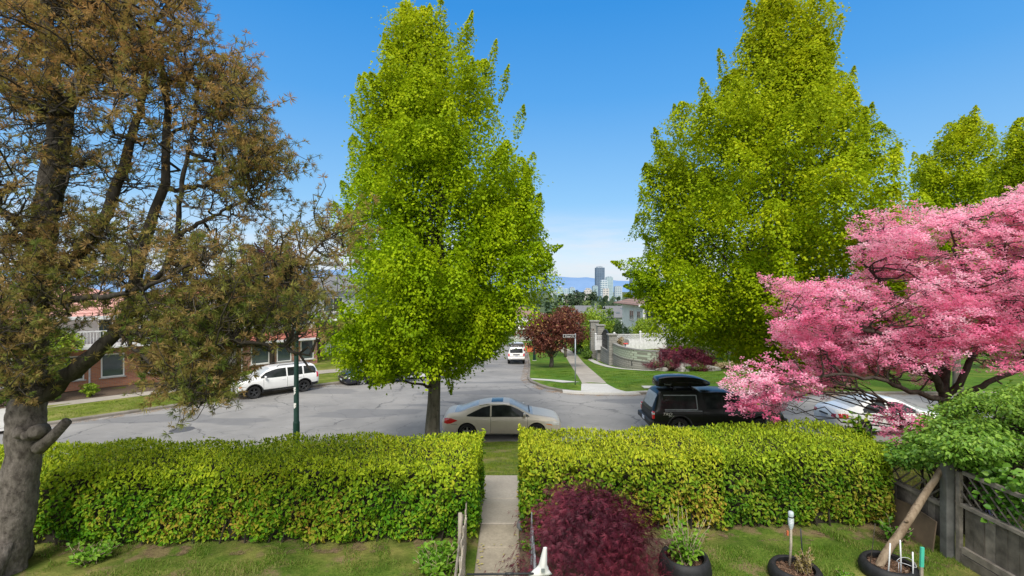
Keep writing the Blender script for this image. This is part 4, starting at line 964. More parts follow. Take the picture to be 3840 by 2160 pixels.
class Car:
    """body lofted from stations along x (rear to front). y<0 is the car's right-hand side, +x its front"""
    def __init__(s,name,label,cat,loc,rz,st,paint,group,wheels,wr,ww=.22,rim='rim',crease=40,archr=1.16,cladding=None,n=72,tyre_face=.62):
        s.root=thing(name,label,cat,loc,rz,group); s.st=np.array(st,float); s.paint=paint
        s.sec=[pchip(np.linspace(s.st[0,0],s.st[-1,0],n),s.st[:,0],s.st[:,k]) for k in range(6)]
        X=np.linspace(s.st[0,0],s.st[-1,0],n)
        rows=[s.section(X[i],*[s.sec[k][i] for k in range(1,6)]) for i in range(n)]
        m=MB(); rows2=[[Vector((p[0],-p[1],p[2])) for p in r]+[Vector(p) for p in r[::-1][1:-1]] for r in rows]   # closed loop
        nc=len(rows2[0]); V=[p for r in rows2 for p in r]
        F=[[i*nc+j,(i+1)*nc+j,(i+1)*nc+(j+1)%nc,i*nc+(j+1)%nc] for i in range(n-1) for j in range(nc)]
        F.append(list(range(nc))); F.append([(n-1)*nc+j for j in range(nc)][::-1])
        F=[f[::-1] for f in F]
        s.V,s.F=V,F
        tri=[]
        for f in F[:-2]: tri+= [[f[0],f[1],f[2]],[f[0],f[2],f[3]]]
        for f in F[-2:]: tri+=[[f[0],f[i],f[i+1]] for i in range(1,len(f)-1)]
        s.bvh=BVHTree.FromPolygons(V,tri)
        # body with real wheel openings
        me=raw_mesh('body',V,F); o=bpy.data.objects.new('body',me); COL.objects.link(o); me.materials.append(M[paint]); me.materials.append(M['arch'])
        cm=MB(); hw=max(s.st[:,4])+.2
        for wx in wheels:
            for sy in(-1,1):
                cm.lathe([(0,sy*hw),(wr*archr,sy*hw),(wr*archr,sy*(hw-.52)),(0,sy*(hw-.52))][::(1 if sy<0 else -1)],(wx,0,wr),28,'Y')
        cme=raw_mesh('cut',cm.V,cm.F); cme.materials.append(M[paint]); cme.materials.append(M['arch']); cme.polygons.foreach_set('material_index',np.ones(len(cme.polygons),dtype=np.int32))
        bm=bmesh.new(); bm.from_mesh(cme); bmesh.ops.remove_doubles(bm,verts=bm.verts,dist=1e-5); bmesh.ops.recalc_face_normals(bm,faces=bm.faces); bm.to_mesh(cme); bm.free()
        bm=bmesh.new(); bm.from_mesh(me); bmesh.ops.remove_doubles(bm,verts=bm.verts,dist=1e-5); bmesh.ops.recalc_face_normals(bm,faces=bm.faces); bm.to_mesh(me); bm.free()
        co_=bpy.data.objects.new('cut',cme); COL.objects.link(co_)
        md=o.modifiers.new('b','BOOLEAN'); md.operation='DIFFERENCE'; md.object=co_; md.solver='EXACT'
        bpy.context.view_layer.update()
        ev=bpy.data.meshes.new_from_object(o.evaluated_get(bpy.context.evaluated_depsgraph_get()))
        o.modifiers.clear(); bpy.data.objects.remove(co_)
        if len(ev.polygons)>100: o.data=ev
        ev=o.data; ev.name='body'
        ev.polygons.foreach_set('use_smooth',np.ones(len(ev.polygons),dtype=bool)); ev.set_sharp_from_angle(angle=R(crease))
        o.parent=s.root; s.body=o
        for wx in wheels:
            for sy in(-1,1): s.wheel(wx,sy*(np.interp(wx,s.st[:,0],s.st[:,4])-ww/2-.015),wr,ww,sy,rim,tyre_face)
    def section(s,x,zb,zbelt,zt,W,Wt):
        h=max(zt-zbelt,.012); b=zbelt-zb
        return [(x,0,zb),(x,W*.78,zb),(x,W*.93,zb+.035),(x,W*.975,zb+.16*b),(x,W*.995,zb+.42*b),(x,W*1.0,zb+.62*b),(x,W*.99,zb+.84*b),(x,W*.965,zb+.97*b),
                (x,W*.945 if h>.1 else W*.93,zbelt+.05*h),(x,W*.94*.5+Wt*.5,zbelt+.50*h),(x,Wt,zbelt+.86*h),(x,Wt*.93,zbelt+.955*h),(x,Wt*.72,zt),(x,Wt*.36,zt+.012),(x,0,zt+.018)]
    def wheel(s,x,y,r,w,sy,rim,tf):
        m=MB(); h=w/2; ri=r*tf
        m.lathe([(ri,-h*.8),(r*.9,-h),(r*.985,-h*.75),(r,-h*.3),(r,h*.3),(r*.985,h*.75),(r*.9,h),(ri,h*.8)],(0,0,0),30,'Y',True)
        o=m.build('wheel',M['tyre'],s.root,True,50); o.location=(x,y,r)
        q=MB(); f=sy*h*.62
        q.lathe([(ri*1.0,sy*h*.85),(ri*.92,f),(ri*.86,f-sy*.05),(0,f-sy*.06)],(0,0,0),28,'Y')
        for k in range(5):
            a=2*math.pi*k/5+.3; c,sn=math.cos(a),math.sin(a); t=Vector((-sn,0,c)); e=Vector((c,0,sn)); d=Vector((0,sy,0))
            V=[]
            for rr,ww_ in ((ri*.16,ri*.17),(ri*.9,ri*.13)):
                for k1 in(-1,1):
                    for off in(f-sy*.035,f+sy*.012): V.append(e*rr+t*ww_*k1+Vector((0,off,0)))
            q.add(V,[[0,1,3,2],[4,6,7,5],[0,4,5,1],[2,3,7,6],[1,5,7,3],[0,2,6,4]])
        q.lathe([(ri*.2,f-sy*.03),(ri*.2,f+sy*.012),(ri*.1,f+sy*.02),(0,f+sy*.02)],(0,0,0),14,'Y')
        rb=q.build('rim',[M[rim],M['arch']],o,True,35)
        # dark well between the spokes
        for pl in rb.data.polygons:
            if pl.index<28*3 and pl.index%3==2: pl.material_index=1
    def cast(s,p,d,off):
        h=s.bvh.ray_cast(Vector(p),Vector(d))
        if h[0] is None: return None
        n=h[1]; 
        if n.dot(Vector(d))>0: n=-n
        return h[0]+n*off
    def patch(s,name,cols,axis,mat,off=.006,nz=6,parent=None,sub=6,smooth=True):
        """cols: list of (a, lo, hi). axis 'R'/'L': a=x, lo/hi=z ; 'B'/'F': a=y, lo/hi=z ; 'T': a=x, lo/hi=y"""
        A=np.array(cols,float); n=max((len(A)-1)*sub+1,2); t=np.linspace(0,len(A)-1,n)
        A=np.stack([np.interp(t,np.arange(len(A)),A[:,k]) for k in range(3)],1)
        rows=[]
        for a,lo,hi in A:
            r=[]
            for u in np.linspace(0,1,nz):
                v=lo+(hi-lo)*u
                p,d={'R':((a,-3,v),(0,1,0)),'L':((a,3,v),(0,-1,0)),'B':((-6,a,v),(1,0,0)),'F':((6,a,v),(-1,0,0)),'T':((a,v,5),(0,0,-1))}[axis]
                r.append(s.cast(p,d,off))
            rows.append(r)
        m=MB(); ix={}
        for i,r in enumerate(rows):
            for j,p in enumerate(r):
                if p is not None: ix[(i,j)]=len(m.V); m.V.append(p)
        for i in range(len(rows)-1):
            for j in range(nz-1):
                k=[(i,j),(i+1,j),(i+1,j+1),(i,j+1)]
                if all(q in ix for q in k): m.F.append([ix[q] for q in k]); m.M.append(0)
        if not m.F: print('EMPTY patch',name,s.root.name); return None
        return m.build(name,M[mat],parent or s.root,smooth)
    def both(s,name,cols,mat,**k):
        r=s.patch(name,cols,'R',mat,**k); l=s.patch(name,cols,'L',mat,**k); return r,l
    def seam(s,x0,z0,x1,z1,w=.012,sides='RL',mat='arch',off=.003):
        for sd in sides:
            if abs(x1-x0)>abs(z1-z0): s.patch('panel_gap',[(x0,z0-w/2,z0+w/2),(x1,z1-w/2,z1+w/2)],sd,mat,off=off,nz=2,sub=10)
            else: 
                c=[(x0-w/2+(x1-x0)*0,z0,z1),(x0+w/2,z0,z1)]
                s.patch('panel_gap',c,sd,mat,off=off,nz=12,sub=1)
    def mirror(s,x,z,mat):
        for sd,sy in(('R',-1),('L',1)):
            p=s.cast((x,sy*3,z),(0,-sy,0),0)
            if p is None: continue
            m=MB(); c=p+Vector((.0,sy*.12,.05)); m.box(c,(.10,.20,.14),bevel=.04); m.box(p+Vector((0,sy*.02,.01)),(.06,.10,.04)); m.build('mirror',M[mat],s.root,True)
    def handle(s,x,z,mat,w=.16):
        for sd,sy in(('R',-1),('L',1)):
            p=s.cast((x,sy*3,z),(0,-sy,0),0)
            if p: m=MB(); m.box(p+Vector((0,sy*.012,0)),(w,.03,.028),bevel=.01); m.build('door_handle',M[mat],s.root,True)
    def box(s,name,c,size,mat,bevel=.02,parent=None,**k):
        m=MB(); m.box(c,size,bevel=bevel,**k); return m.build(name,M[mat],parent or s.root,True,50)

def text(name,body,size,mat,parent,loc,rot,extrude=.002,shear=0.0,align='CENTER',scale_x=1.0):
    cu=bpy.data.curves.new(name,'FONT'); cu.body=body; cu.size=size; cu.extrude=extrude; cu.align_x=align; cu.align_y='CENTER'; cu.shear=shear; cu.resolution_u=2
    o=bpy.data.objects.new(name,cu); COL.objects.link(o); bpy.context.view_layer.update()
    me=bpy.data.meshes.new_from_object(o.evaluated_get(bpy.context.evaluated_depsgraph_get())); bpy.data.objects.remove(o)
    me.materials.clear(); q=link(name,me,M[mat],parent); q.location=loc; q.rotation_euler=rot; q.scale=(scale_x,1,1); return q

# stations: x, z bottom, z belt, z top, half width, half width of roof
coupe=[(-2.385,.42,.66,.70,.62,.50),(-2.33,.30,.74,.82,.74,.58),(-2.22,.26,.84,.96,.82,.62),(-2.0,.24,.89,1.025,.87,.66),(-1.78,.23,.885,1.04,.89,.66),(-1.5,.22,.885,1.125,.90,.62),(-1.15,.21,.88,1.25,.905,.60),(-.85,.20,.875,1.325,.905,.60),(-.4,.19,.865,1.385,.905,.615),(0,.19,.855,1.395,.905,.62),(.3,.19,.85,1.37,.905,.615),(.75,.19,.845,1.185,.905,.64),(1.12,.20,.84,1.005,.90,.70),(1.3,.20,.845,.965,.89,.72),(1.7,.21,.815,.90,.88,.70),(2.05,.22,.765,.83,.84,.66),(2.25,.24,.69,.745,.75,.58),(2.345,.28,.60,.65,.64,.50),(2.385,.36,.52,.56,.55,.44)]
c=Car('parked_car','champagne two-door coupe with sunroof and red tail lamp parked behind the gap in the hedge','car',(-.41,19.95,0.0),0,coupe,'paint_tan','vehicles parked along the streets',(-1.36,1.38),.325,ww=.215)
c.both('side_window',[(-.40,.905,1.31),(.10,.905,1.33),(.35,.905,1.295),(.62,.905,1.18),(.98,.905,.99),(1.08,.905,.935)],'glass',off=.005)
c.both('quarter_window',[(-1.38,.925,.96),(-1.0,.91,1.13),(-.75,.905,1.235),(-.46,.905,1.30)],'glass',off=.005)
c.patch('windscreen',[(.32,-.575,.575),(.7,-.615,.615),(1.1,-.69,.69),(1.24,-.70,.70)],'T','glass_sky',off=.005,nz=14)
c.patch('rear_window',[(-1.88,-.58,.58),(-1.7,-.625,.625),(-1.3,-.60,.60),(-.93,-.565,.565)],'T','glass_sky',off=.005,nz=14)
c.patch('sunroof',[(-.42,-.37,.37),(.05,-.37,.37)],'T','glass',off=.006,nz=8)
for sd in(-1,1):
    c.patch('roof_moulding',[(-.9,sd*.558,sd*.572),(0,sd*.572,sd*.586),(.3,sd*.568,sd*.582)],'T','chrome',off=.004,nz=2)
c.patch('wiper',[(1.08,-.5,.62),(1.12,-.52,.64)],'T','trim',off=.02,nz=6,sub=2)
c.both('tail_lamp',[(-2.27,.66,.83),(-2.15,.64,.865),(-2.0,.66,.86),(-1.80,.745,.80),(-1.74,.765,.775)],'red_lamp',off=.008)
c.both('headlamp',[(1.70,.685,.71),(1.85,.645,.745),(2.05,.60,.735),(2.2,.565,.69),(2.28,.55,.65)],'clear_lamp',off=.008)
c.both('indicator',[(1.76,.625,.645),(1.9,.60,.635),(2.0,.575,.605)],'amber',off=.010,nz=3)
c.patch('grille',[(-.36,.50,.58),(.36,.50,.58)],'F','trim',off=.006)
c.patch('number_plate',[(-.16,.36,.48),(.16,.36,.48)],'F','plate',off=.012); c.patch('number_plate',[(-.16,.52,.64),(.16,.52,.64)],'B','plate',off=.012)
for x in(-.43,1.02): c.seam(x,.26,x,.90)
c.seam(-.43,.25,1.02,.25); c.seam(-2.0,.62,-1.75,.62,.01)
c.both('belt_moulding',[(-1.3,.918,.93),(0,.905,.92),(1.1,.905,.92)],'trim',off=.006,nz=2)
c.both('sill_trim',[(-.98,.20,.235),(0,.195,.23),(1.0,.20,.235)],'chrome',off=.006,nz=2)
c.patch('bonnet_gap',[(1.25,.70,.712),(1.8,.66,.672),(2.15,.58,.592)],'T','arch',off=.003,nz=2); c.patch('bonnet_gap',[(1.25,-.712,-.70),(1.8,-.672,-.66),(2.15,-.592,-.58)],'T','arch',off=.003,nz=2)
c.mirror(.90,.95,'paint_tan'); c.handle(-.28,.765,'paint_tan'); 

pick=[(-2.70,.52,.98,1.00,.80,.66),(-2.66,.48,1.02,1.06,.90,.70),(-2.55,.46,1.04,1.36,.93,.68),(-2.40,.45,1.045,1.70,.945,.67),(-2.25,.45,1.05,1.80,.95,.67),(-1.9,.44,1.05,1.83,.95,.68),(-1.2,.42,1.05,1.84,.95,.68),(-.75,.40,1.05,1.835,.95,.68),(-.70,.40,1.05,1.78,.95,.68),(-.55,.40,1.05,1.765,.95,.66),(0,.38,1.05,1.785,.95,.66),(.55,.38,1.05,1.76,.95,.655),(.75,.38,1.05,1.70,.95,.66),(1.2,.40,1.055,1.38,.95,.70),(1.5,.42,1.06,1.17,.945,.76),(1.9,.44,1.04,1.125,.93,.74),(2.35,.46,.99,1.07,.90,.70),(2.6,.50,.90,.97,.82,.64),(2.70,.56,.80,.85,.72,.56)]
c=Car('parked_pickup','black pickup with bed canopy and black roof cargo box, parked beyond the right hedge','pickup truck',(8.35,20.35,0.0),0,pick,'paint_black','vehicles parked along the streets',(-1.62,1.62),.385,ww=.25,archr=1.22)
c.both('canopy_window',[(-2.36,1.16,1.20),(-2.25,1.13,1.60),(-2.18,1.13,1.625),(-1.58,1.13,1.63)],'glass',off=.006); c.both('canopy_window',[(-1.54,1.13,1.63),(-.98,1.13,1.635),(-.93,1.14,1.60)],'glass',off=.006)
for z in(1.105,1.645): c.both('window_frame',[(-2.2,z-.016,z+.016),(-.9,z-.016,z+.016)],'steel',off=.008,nz=2)
c.both('window_frame',[(-.905,1.10,1.65),(-.87,1.10,1.65)],'steel',off=.008,nz=8,sub=2)
c.both('side_window',[(-.52,1.13,1.60),(-.3,1.12,1.655),(.12,1.12,1.665)],'glass',off=.006); c.both('side_window',[(.18,1.12,1.665),(.55,1.12,1.63),(.80,1.12,1.52),(1.10,1.12,1.30),(1.22,1.12,1.18)],'glass',off=.006)
c.patch('windscreen',[(.78,-.60,.60),(1.1,-.66,.66),(1.48,-.72,.72)],'T','glass',off=.006,nz=12)
c.patch('canopy_rear_window',[(-.60,1.15,1.60),(-.5,1.12,1.66),(.5,1.12,1.66),(.60,1.15,1.60)],'B','glass_sky',off=.008,nz=8)
c.patch('tailgate',[(-.70,.66,1.00),(.70,.66,1.00)],'B','trim',off=.006)
c.box('rear_bumper',(-2.72,0,.56),(.22,1.84,.22),'trim',.04)
c.box('front_bumper',(2.66,0,.60),(.24,1.76,.28),'trim',.06)
for sy in(-1,1):
    m=MB(); m.box((-2.655,sy*.835,.885),(.10,.17,.30),bevel=.025); m.build('tail_lamp',M['red_lamp'],c.root,True)
    m=MB(); m.box((-2.662,sy*.842,.95),(.10,.17,.085),bevel=.02); m.build('reversing_lamp',M['clear_lamp'],c.root,True)
    c.patch('headlamp',[(sy*.55,.78,.90),(sy*.8,.78,.92)],'F','clear_lamp',off=.01)
c.box('number_plate',(-2.836,0,.60),(.01,.31,.15),'plate',.002)
c.patch('lettering_plate',[(-.2,.81,.85),(.2,.81,.85)],'B','rod',off=.01,nz=2)
for x in(-.66,.15,1.12): c.seam(x,.46,x,1.04,.016)
c.seam(-2.2,1.055,-.7,1.055,.02,mat='steel')
c.mirror(1.02,1.12,'paint_black'); c.handle(-.5,.94,'rod'); c.handle(.32,.94,'rod')
# flared arches
for wx in(-1.62,1.62):
    for sy in(-1,1):
        m=MB(); pts=[Vector((wx+.50*math.cos(a),sy*.945,.385+.50*math.sin(a))) for a in np.linspace(R(-8),R(188),22)]; m.tube(pts,.035,6); m.build('wheel_arch_flare',M['trim'],c.root,True)
p=c.cast((-2.1,-3,.93),(0,1,0),.004)
text('lettering','TRD',.155,'white',c.root,(-2.13,p.y-.002,.935),(R(90),0,0),.002,.35,'CENTER',1.25)
text('lettering','SPORT',.075,'white',c.root,(-1.93,p.y-.004,.85),(R(90),0,0),.002,.35,'CENTER',1.2)
# cargo box on two bars
for x in(-1.70,-.95):
    m=MB(); m.box((x,0,1.895),(.07,1.30,.035),bevel=.01); 
    for sy in(-1,1): m.box((x,sy*.58,1.86),(.10,.06,.07),bevel=.015)
    m.build('roof_bar',M['trim'],c.root,True)
def cargo_box(root):
    st=[(-2.36,1.93,2.17,.33),(-2.33,1.925,2.24,.41),(-2.2,1.92,2.30,.43),(-1.8,1.92,2.36,.435),(-1.3,1.92,2.37,.43),(-.9,1.92,2.34,.42),(-.55,1.92,2.27,.39),(-.28,1.93,2.17,.33),(-.12,1.96,2.09,.24),(-.06,2.0,2.05,.12)]
    X=np.linspace(-2.36,-.06,40); A=np.array(st); rows=[]
    for x in X:
        zb,zt,w=[float(pchip(np.array([x]),A[:,0],A[:,k])[0]) for k in(1,2,3)]; h=zt-zb
        prof=[(0,zb),(w*.8,zb),(w*.97,zb+.10*h),(w,zb+.34*h),(w*1.015,zb+.36*h),(w*1.015,zb+.42*h),(w,zb+.44*h),(w*.955,zb+.72*h),(w*.86,zb+.90*h),(w*.6,zb+.985*h),(0,zt)]
        rows.append([Vector((x,-a,b)) for a,b in prof]+[Vector((x,a,b)) for a,b in prof[::-1][1:-1]])
    m=MB(); nc=len(rows[0]); V=[p for r in rows for p in r]
    m.add(V,[[i*nc+j,i*nc+(j+1)%nc,(i+1)*nc+(j+1)%nc,(i+1)*nc+j] for i in range(39) for j in range(nc)]+[list(range(nc))[::-1],[39*nc+j for j in range(nc)]])
    o=m.build('cargo_box',M['box_black'],root,True,38)
    text('lettering','THULE',.085,'steel',o,(-1.95,-.452,2.03),(R(90),0,0),.002,0,'CENTER',1.2)
cargo_box(c.root)

# small boxy white off-roader on the left
suv=[(-2.20,.50,.92,.96,.74,.60),(-2.15,.40,1.00,1.10,.82,.68),(-2.05,.34,1.0,1.34,.86,.66),(-1.93,.32,1.0,1.52,.87,.66),(-1.7,.30,1.0,1.575,.875,.67),(-.8,.29,.99,1.60,.875,.675),(.1,.28,.985,1.58,.875,.67),(.45,.28,.98,1.53,.875,.665),(.8,.28,1.0,1.36,.875,.68),(1.12,.29,.995,1.13,.87,.70),(1.25,.30,.99,1.075,.87,.72),(1.7,.31,.97,1.045,.865,.72),(2.0,.33,.93,.99,.84,.68),(2.15,.36,.86,.91,.78,.62),(2.21,.45,.76,.80,.70,.56)]
def make_suv(label,loc,rz,paint='paint_white',rim='rim_dark',rack=True):
    c=Car('parked_car',label,'car',loc,rz,suv,paint,'vehicles parked along the streets',(-1.31,1.33),.345,ww=.22,rim=rim,archr=1.2)
    c.both('side_window',[(-2.0,1.07,1.27),(-1.9,1.05,1.42),(-1.72,1.05,1.46),(-1.32,1.05,1.48)],'glass',off=.006)
    c.both('side_window',[(-1.24,1.04,1.485),(-.42,1.03,1.495)],'glass',off=.006)
    c.both('side_window',[(-.34,1.03,1.495),(.1,1.03,1.48),(.4,1.03,1.42),(.72,1.05,1.32),(.98,1.05,1.13)],'glass',off=.006)
    c.patch('windscreen',[(.48,-.60,.60),(.8,-.64,.64),(1.16,-.67,.67)],'T','glass_sky',off=.006,nz=12)
    c.patch('rear_window',[(-.56,1.10,1.36),(-.5,1.08,1.46),(.5,1.08,1.46),(.56,1.10,1.36)],'B','glass',off=.008,nz=8)
    c.both('sill_cladding',[(-.92,.285,.44),(0,.275,.43),(.92,.285,.44)],'trim',off=.010)
    c.both('bumper_cladding',[(1.76,.36,.50),(1.95,.36,.50),(2.12,.40,.50)],'trim',off=.010); c.both('bumper_cladding',[(-2.1,.40,.54),(-1.9,.36,.52),(-1.74,.36,.52)],'trim',off=.010)
    c.patch('front_bumper',[(-.66,.42,.56),(0,.36,.56),(.66,.42,.56)],'F','trim',off=.012)
    c.patch('grille',[(-.42,.72,.84),(.42,.72,.84)],'F','trim',off=.008)
    for k in range(8): y=-.385+.11*k; c.patch('grille_slot',[(y-.02,.71,.85),(y+.02,.71,.85)],'F','paint_white',off=.014,nz=4,sub=2)
    for sy in(-1,1):
        c.patch('headlamp',[(sy*.48,.72,.86),(sy*.66,.72,.86)],'F','clear_lamp',off=.012)
    c.both('tail_lamp',[(-2.13,.80,1.06),(-2.02,.78,1.10)],'red_lamp',off=.008,sub=3); c.both('indicator',[(1.93,.68,.74),(2.06,.66,.73)],'amber',off=.012,nz=3,sub=3)
    for wx in(-1.31,1.33):
        for sy in(-1,1):
            m=MB(); pts=[Vector((wx+.435*math.cos(a),sy*.865,.345+.435*math.sin(a))) for a in np.linspace(R(-12),R(192),22)]; m.tube(pts,.035,6); m.build('wheel_arch_flare',M['trim'],c.root,True)
    for x in(-1.28,-.38,.86): c.seam(x,.46,x,1.0,.012)
    c.mirror(.78,1.06,'trim' if paint!='paint_white' else 'paint_white'); c.handle(-1.1,.90,'paint_white'); c.handle(-.2,.90,'paint_white')
    c.box('number_plate',(2.225,0,.50),(.012,.31,.15),'plate',.003)
    if rack:
        for sy in(-1,1):
            m=MB(); m.tube([(-1.7,sy*.58,1.575),(-1.6,sy*.58,1.64),(0,sy*.58,1.65),(.1,sy*.58,1.575)],.02,6); m.build('roof_rail',M['trim'],c.root,True)
    return c
make_suv('white boxy off-road car at the left kerb, partly behind the green lamp post',(-13.55,27.7,0.0),R(180+43.5))

# white four-wheel drive seen from behind on the street that runs away
jeep=[(-2.22,.58,1.00,1.03,.76,.62),(-2.17,.46,1.04,1.12,.86,.70),(-2.10,.42,1.05,1.42,.89,.69),(-1.98,.40,1.06,1.70,.905,.68),(-1.7,.38,1.06,1.77,.91,.69),(-.5,.37,1.05,1.79,.915,.69),(.3,.37,1.04,1.75,.915,.68),(.6,.37,1.04,1.62,.915,.68),(1.05,.38,1.04,1.22,.91,.72),(1.25,.38,1.03,1.12,.91,.74),(1.9,.40,1.0,1.07,.89,.72),(2.15,.44,.90,.96,.82,.66),(2.22,.52,.80,.84,.74,.58)]
def make_jeep(label,loc,rz,load):
    c=Car('parked_car',label,'car',loc,rz,jeep,'paint_white','vehicles parked along the streets',(-1.30,1.35),.37,ww=.24,archr=1.2,n=56)
    c.patch('rear_window',[(-.66,1.18,1.44),(-.60,1.15,1.60),(.60,1.15,1.60),(.66,1.18,1.44)],'B','glass',off=.010,nz=8)
    c.patch('tailgate_gap',[(-.70,.755,.775),(.70,.755,.775)],'B','arch',off=.006,nz=2); c.patch('plate_recess',[(-.34,.93,1.03),(.34,.93,1.03)],'B','arch',off=.010,nz=3)
    c.patch('number_plate',[(-.15,.82,.92),(.15,.82,.92)],'B','plate',off=.012,nz=3)
    for sy in(-1,1): c.patch('tail_lamp',[(sy*.70,.80,1.10),(sy*.84,.82,1.08)],'B','red_lamp',off=.014,nz=5)
    c.both('side_window',[(-1.95,1.12,1.52),(-1.25,1.10,1.64)],'glass',off=.006); c.both('side_window',[(-1.15,1.10,1.65),(-.35,1.10,1.66)],'glass',off=.006); c.both('side_window',[(-.25,1.10,1.66),(.3,1.10,1.62),(.9,1.10,1.24)],'glass',off=.006)
    c.patch('windscreen',[(.62,-.60,.60),(1.05,-.66,.66),(1.2,-.68,.68)],'T','glass_sky',off=.006,nz=10)
    c.box('rear_bumper',(-2.20,0,.62),(.20,1.72,.20),'paint_white',.05); c.box('underbody',(-1.9,0,.44),(.5,1.2,.12),'arch',.02)
    c.mirror(.85,1.12,'trim')
    if load:
        m=MB(); m.box((-.9,0,2.0),(2.2,1.62,.055),bevel=.015)
        for x in(-1.8,-.9,0):
            for sy in(-1,1): m.box((x,sy*.6,1.90),(.07,.07,.20))
            m.box((x,0,1.94),(.06,1.5,.05))
        m.build('roof_rack',M['trim'],c.root,True,40)
        m=MB(); m.box((-.9,0,2.06),(2.1,1.5,.06),bevel=.02); m.build('roof_board',M['grey'],c.root,True,40)
    return c
def zroad(X,Y): return float(base_z(X,Y))
def on_slope(c,pitch): c.root.rotation_euler[1]=pitch
c=make_jeep('white four-wheel drive with loaded roof rack seen from behind on the street running away',(.42,52.2,zroad(.4,52.2)),R(91),True); on_slope(c,math.atan(.06))
c=make_jeep('white car mostly hidden in front of the white four-wheel drive, only its roof showing',(.62,59.5,zroad(.6,59.5)),R(92),False); on_slope(c,math.atan(.05))

sedan=[(-2.40,.44,.74,.78,.66,.52),(-2.34,.32,.84,.92,.78,.60),(-2.2,.27,.90,1.04,.85,.66),(-1.8,.24,.92,1.09,.895,.68),(-1.55,.22,.92,1.16,.905,.65),(-1.15,.21,.92,1.33,.91,.62),(-.8,.20,.915,1.425,.91,.625),(-.2,.20,.905,1.47,.91,.635),(.2,.20,.90,1.45,.91,.63),(.6,.20,.895,1.30,.91,.64),(1.05,.21,.89,1.08,.905,.70),(1.22,.21,.885,1.01,.90,.72),(1.7,.22,.85,.94,.89,.71),(2.1,.24,.79,.86,.85,.66),(2.3,.27,.70,.75,.75,.57),(2.40,.36,.56,.60,.60,.48)]
def make_sedan(label,loc,rz,paint):
    c=Car('parked_car',label,'car',loc,rz,sedan,paint,'vehicles parked along the streets',(-1.38,1.40),.325,ww=.215,n=60)
    c.both('side_window',[(-1.30,.965,1.08),(-1.05,.955,1.24),(-.8,.955,1.33),(-.36,.95,1.375)],'glass',off=.005); c.both('side_window',[(-.28,.95,1.38),(.15,.95,1.36),(.5,.945,1.24),(.92,.945,1.02)],'glass',off=.005)
    c.patch('windscreen',[(.26,-.54,.54),(.6,-.59,.59),(1.14,-.67,.67)],'T','glass_sky',off=.005,nz=12); c.patch('rear_window',[(-1.62,-.60,.60),(-1.3,-.58,.58),(-.9,-.53,.53)],'T','glass_sky',off=.005,nz=12)
    c.both('tail_lamp',[(-2.29,.74,.90),(-2.1,.73,.92),(-1.95,.78,.90)],'red_lamp',off=.008,sub=3)
    c.both('headlamp',[(1.85,.66,.75),(2.05,.62,.75),(2.24,.58,.70)],'clear_lamp',off=.008,sub=4)
    for sy in(-1,1):
        c.patch('headlamp',[(sy*.44,.60,.68),(sy*.66,.58,.72)],'F','clear_lamp',off=.012,nz=3); c.patch('tail_lamp',[(sy*.48,.74,.86),(sy*.70,.74,.88)],'B','red_lamp',off=.010,nz=3)
    c.patch('grille',[(-.34,.52,.64),(.34,.52,.64)],'F','chrome',off=.008); c.patch('grille_mesh',[(-.30,.535,.625),(.30,.535,.625)],'F','trim',off=.014)
    c.patch('air_intake',[(-.5,.34,.42),(.5,.34,.42)],'F','trim',off=.008)
    c.patch('number_plate',[(-.16,.42,.52),(.16,.42,.52)],'F','plate',off=.016); c.patch('number_plate',[(-.16,.60,.72),(.16,.60,.72)],'B','plate',off=.014)
    c.patch('plate_recess',[(-.28,.74,.80),(.28,.74,.80)],'B','trim',off=.010,nz=2)
    for x in(-1.22,-.32,.95): c.seam(x,.28,x,.91)
    c.mirror(.80,.97,paint); c.handle(-1.0,.80,paint); c.handle(-.12,.80,paint)
    return c
make_sedan('dark blue saloon at the left kerb, half hidden by low leaves of the middle tree',(-8.75,31.55,zroad(-8.75,31.5)),R(180+40),'paint_navy')
make_sedan('white saloon car parked beyond the end of the right hedge, behind the dogwood blossom',(15.5,20.35,0.0),0,'paint_white')
make_sedan('dark car parked far along the street, at the right edge of the columnar tree crown',(-3.9,55,zroad(-3.9,55)),R(-90),'paint_navy')
make_sedan('white car coming round the far bend of the street, cut off by the tree crown',(-2.7,76,zroad(-2.7,76)),R(-75),'paint_white')
# ------------------------------------------------------------------ buildings
def hip_roof(m,x0,x1,y0,y1,z,h,ov=.5,ridge=None,th=.14):
    x0-=ov;x1+=ov;y0-=ov;y1+=ov; d=min(x1-x0,y1-y0)/2
    if (x1-x0)>=(y1-y0): a=(x0+d,(y0+y1)/2);b=(x1-d,(y0+y1)/2)
    else: a=((x0+x1)/2,y0+d);b=((x0+x1)/2,y1-d)
    V=[(x0,y0,z),(x1,y0,z),(x1,y1,z),(x0,y1,z),(a[0],a[1],z+h),(b[0],b[1],z+h),(x0,y0,z-th),(x1,y0,z-th),(x1,y1,z-th),(x0,y1,z-th)]
    if (x1-x0)>=(y1-y0): F=[[0,1,5,4],[1,2,5],[2,3,4,5],[3,0,4]]
    else: F=[[0,1,4],[1,2,5,4],[2,3,5],[3,0,4,5]]
    F+=[[6,7,1,0],[7,8,2,1],[8,9,3,2],[9,6,0,3],[9,8,7,6]]
    m.add(V,F)
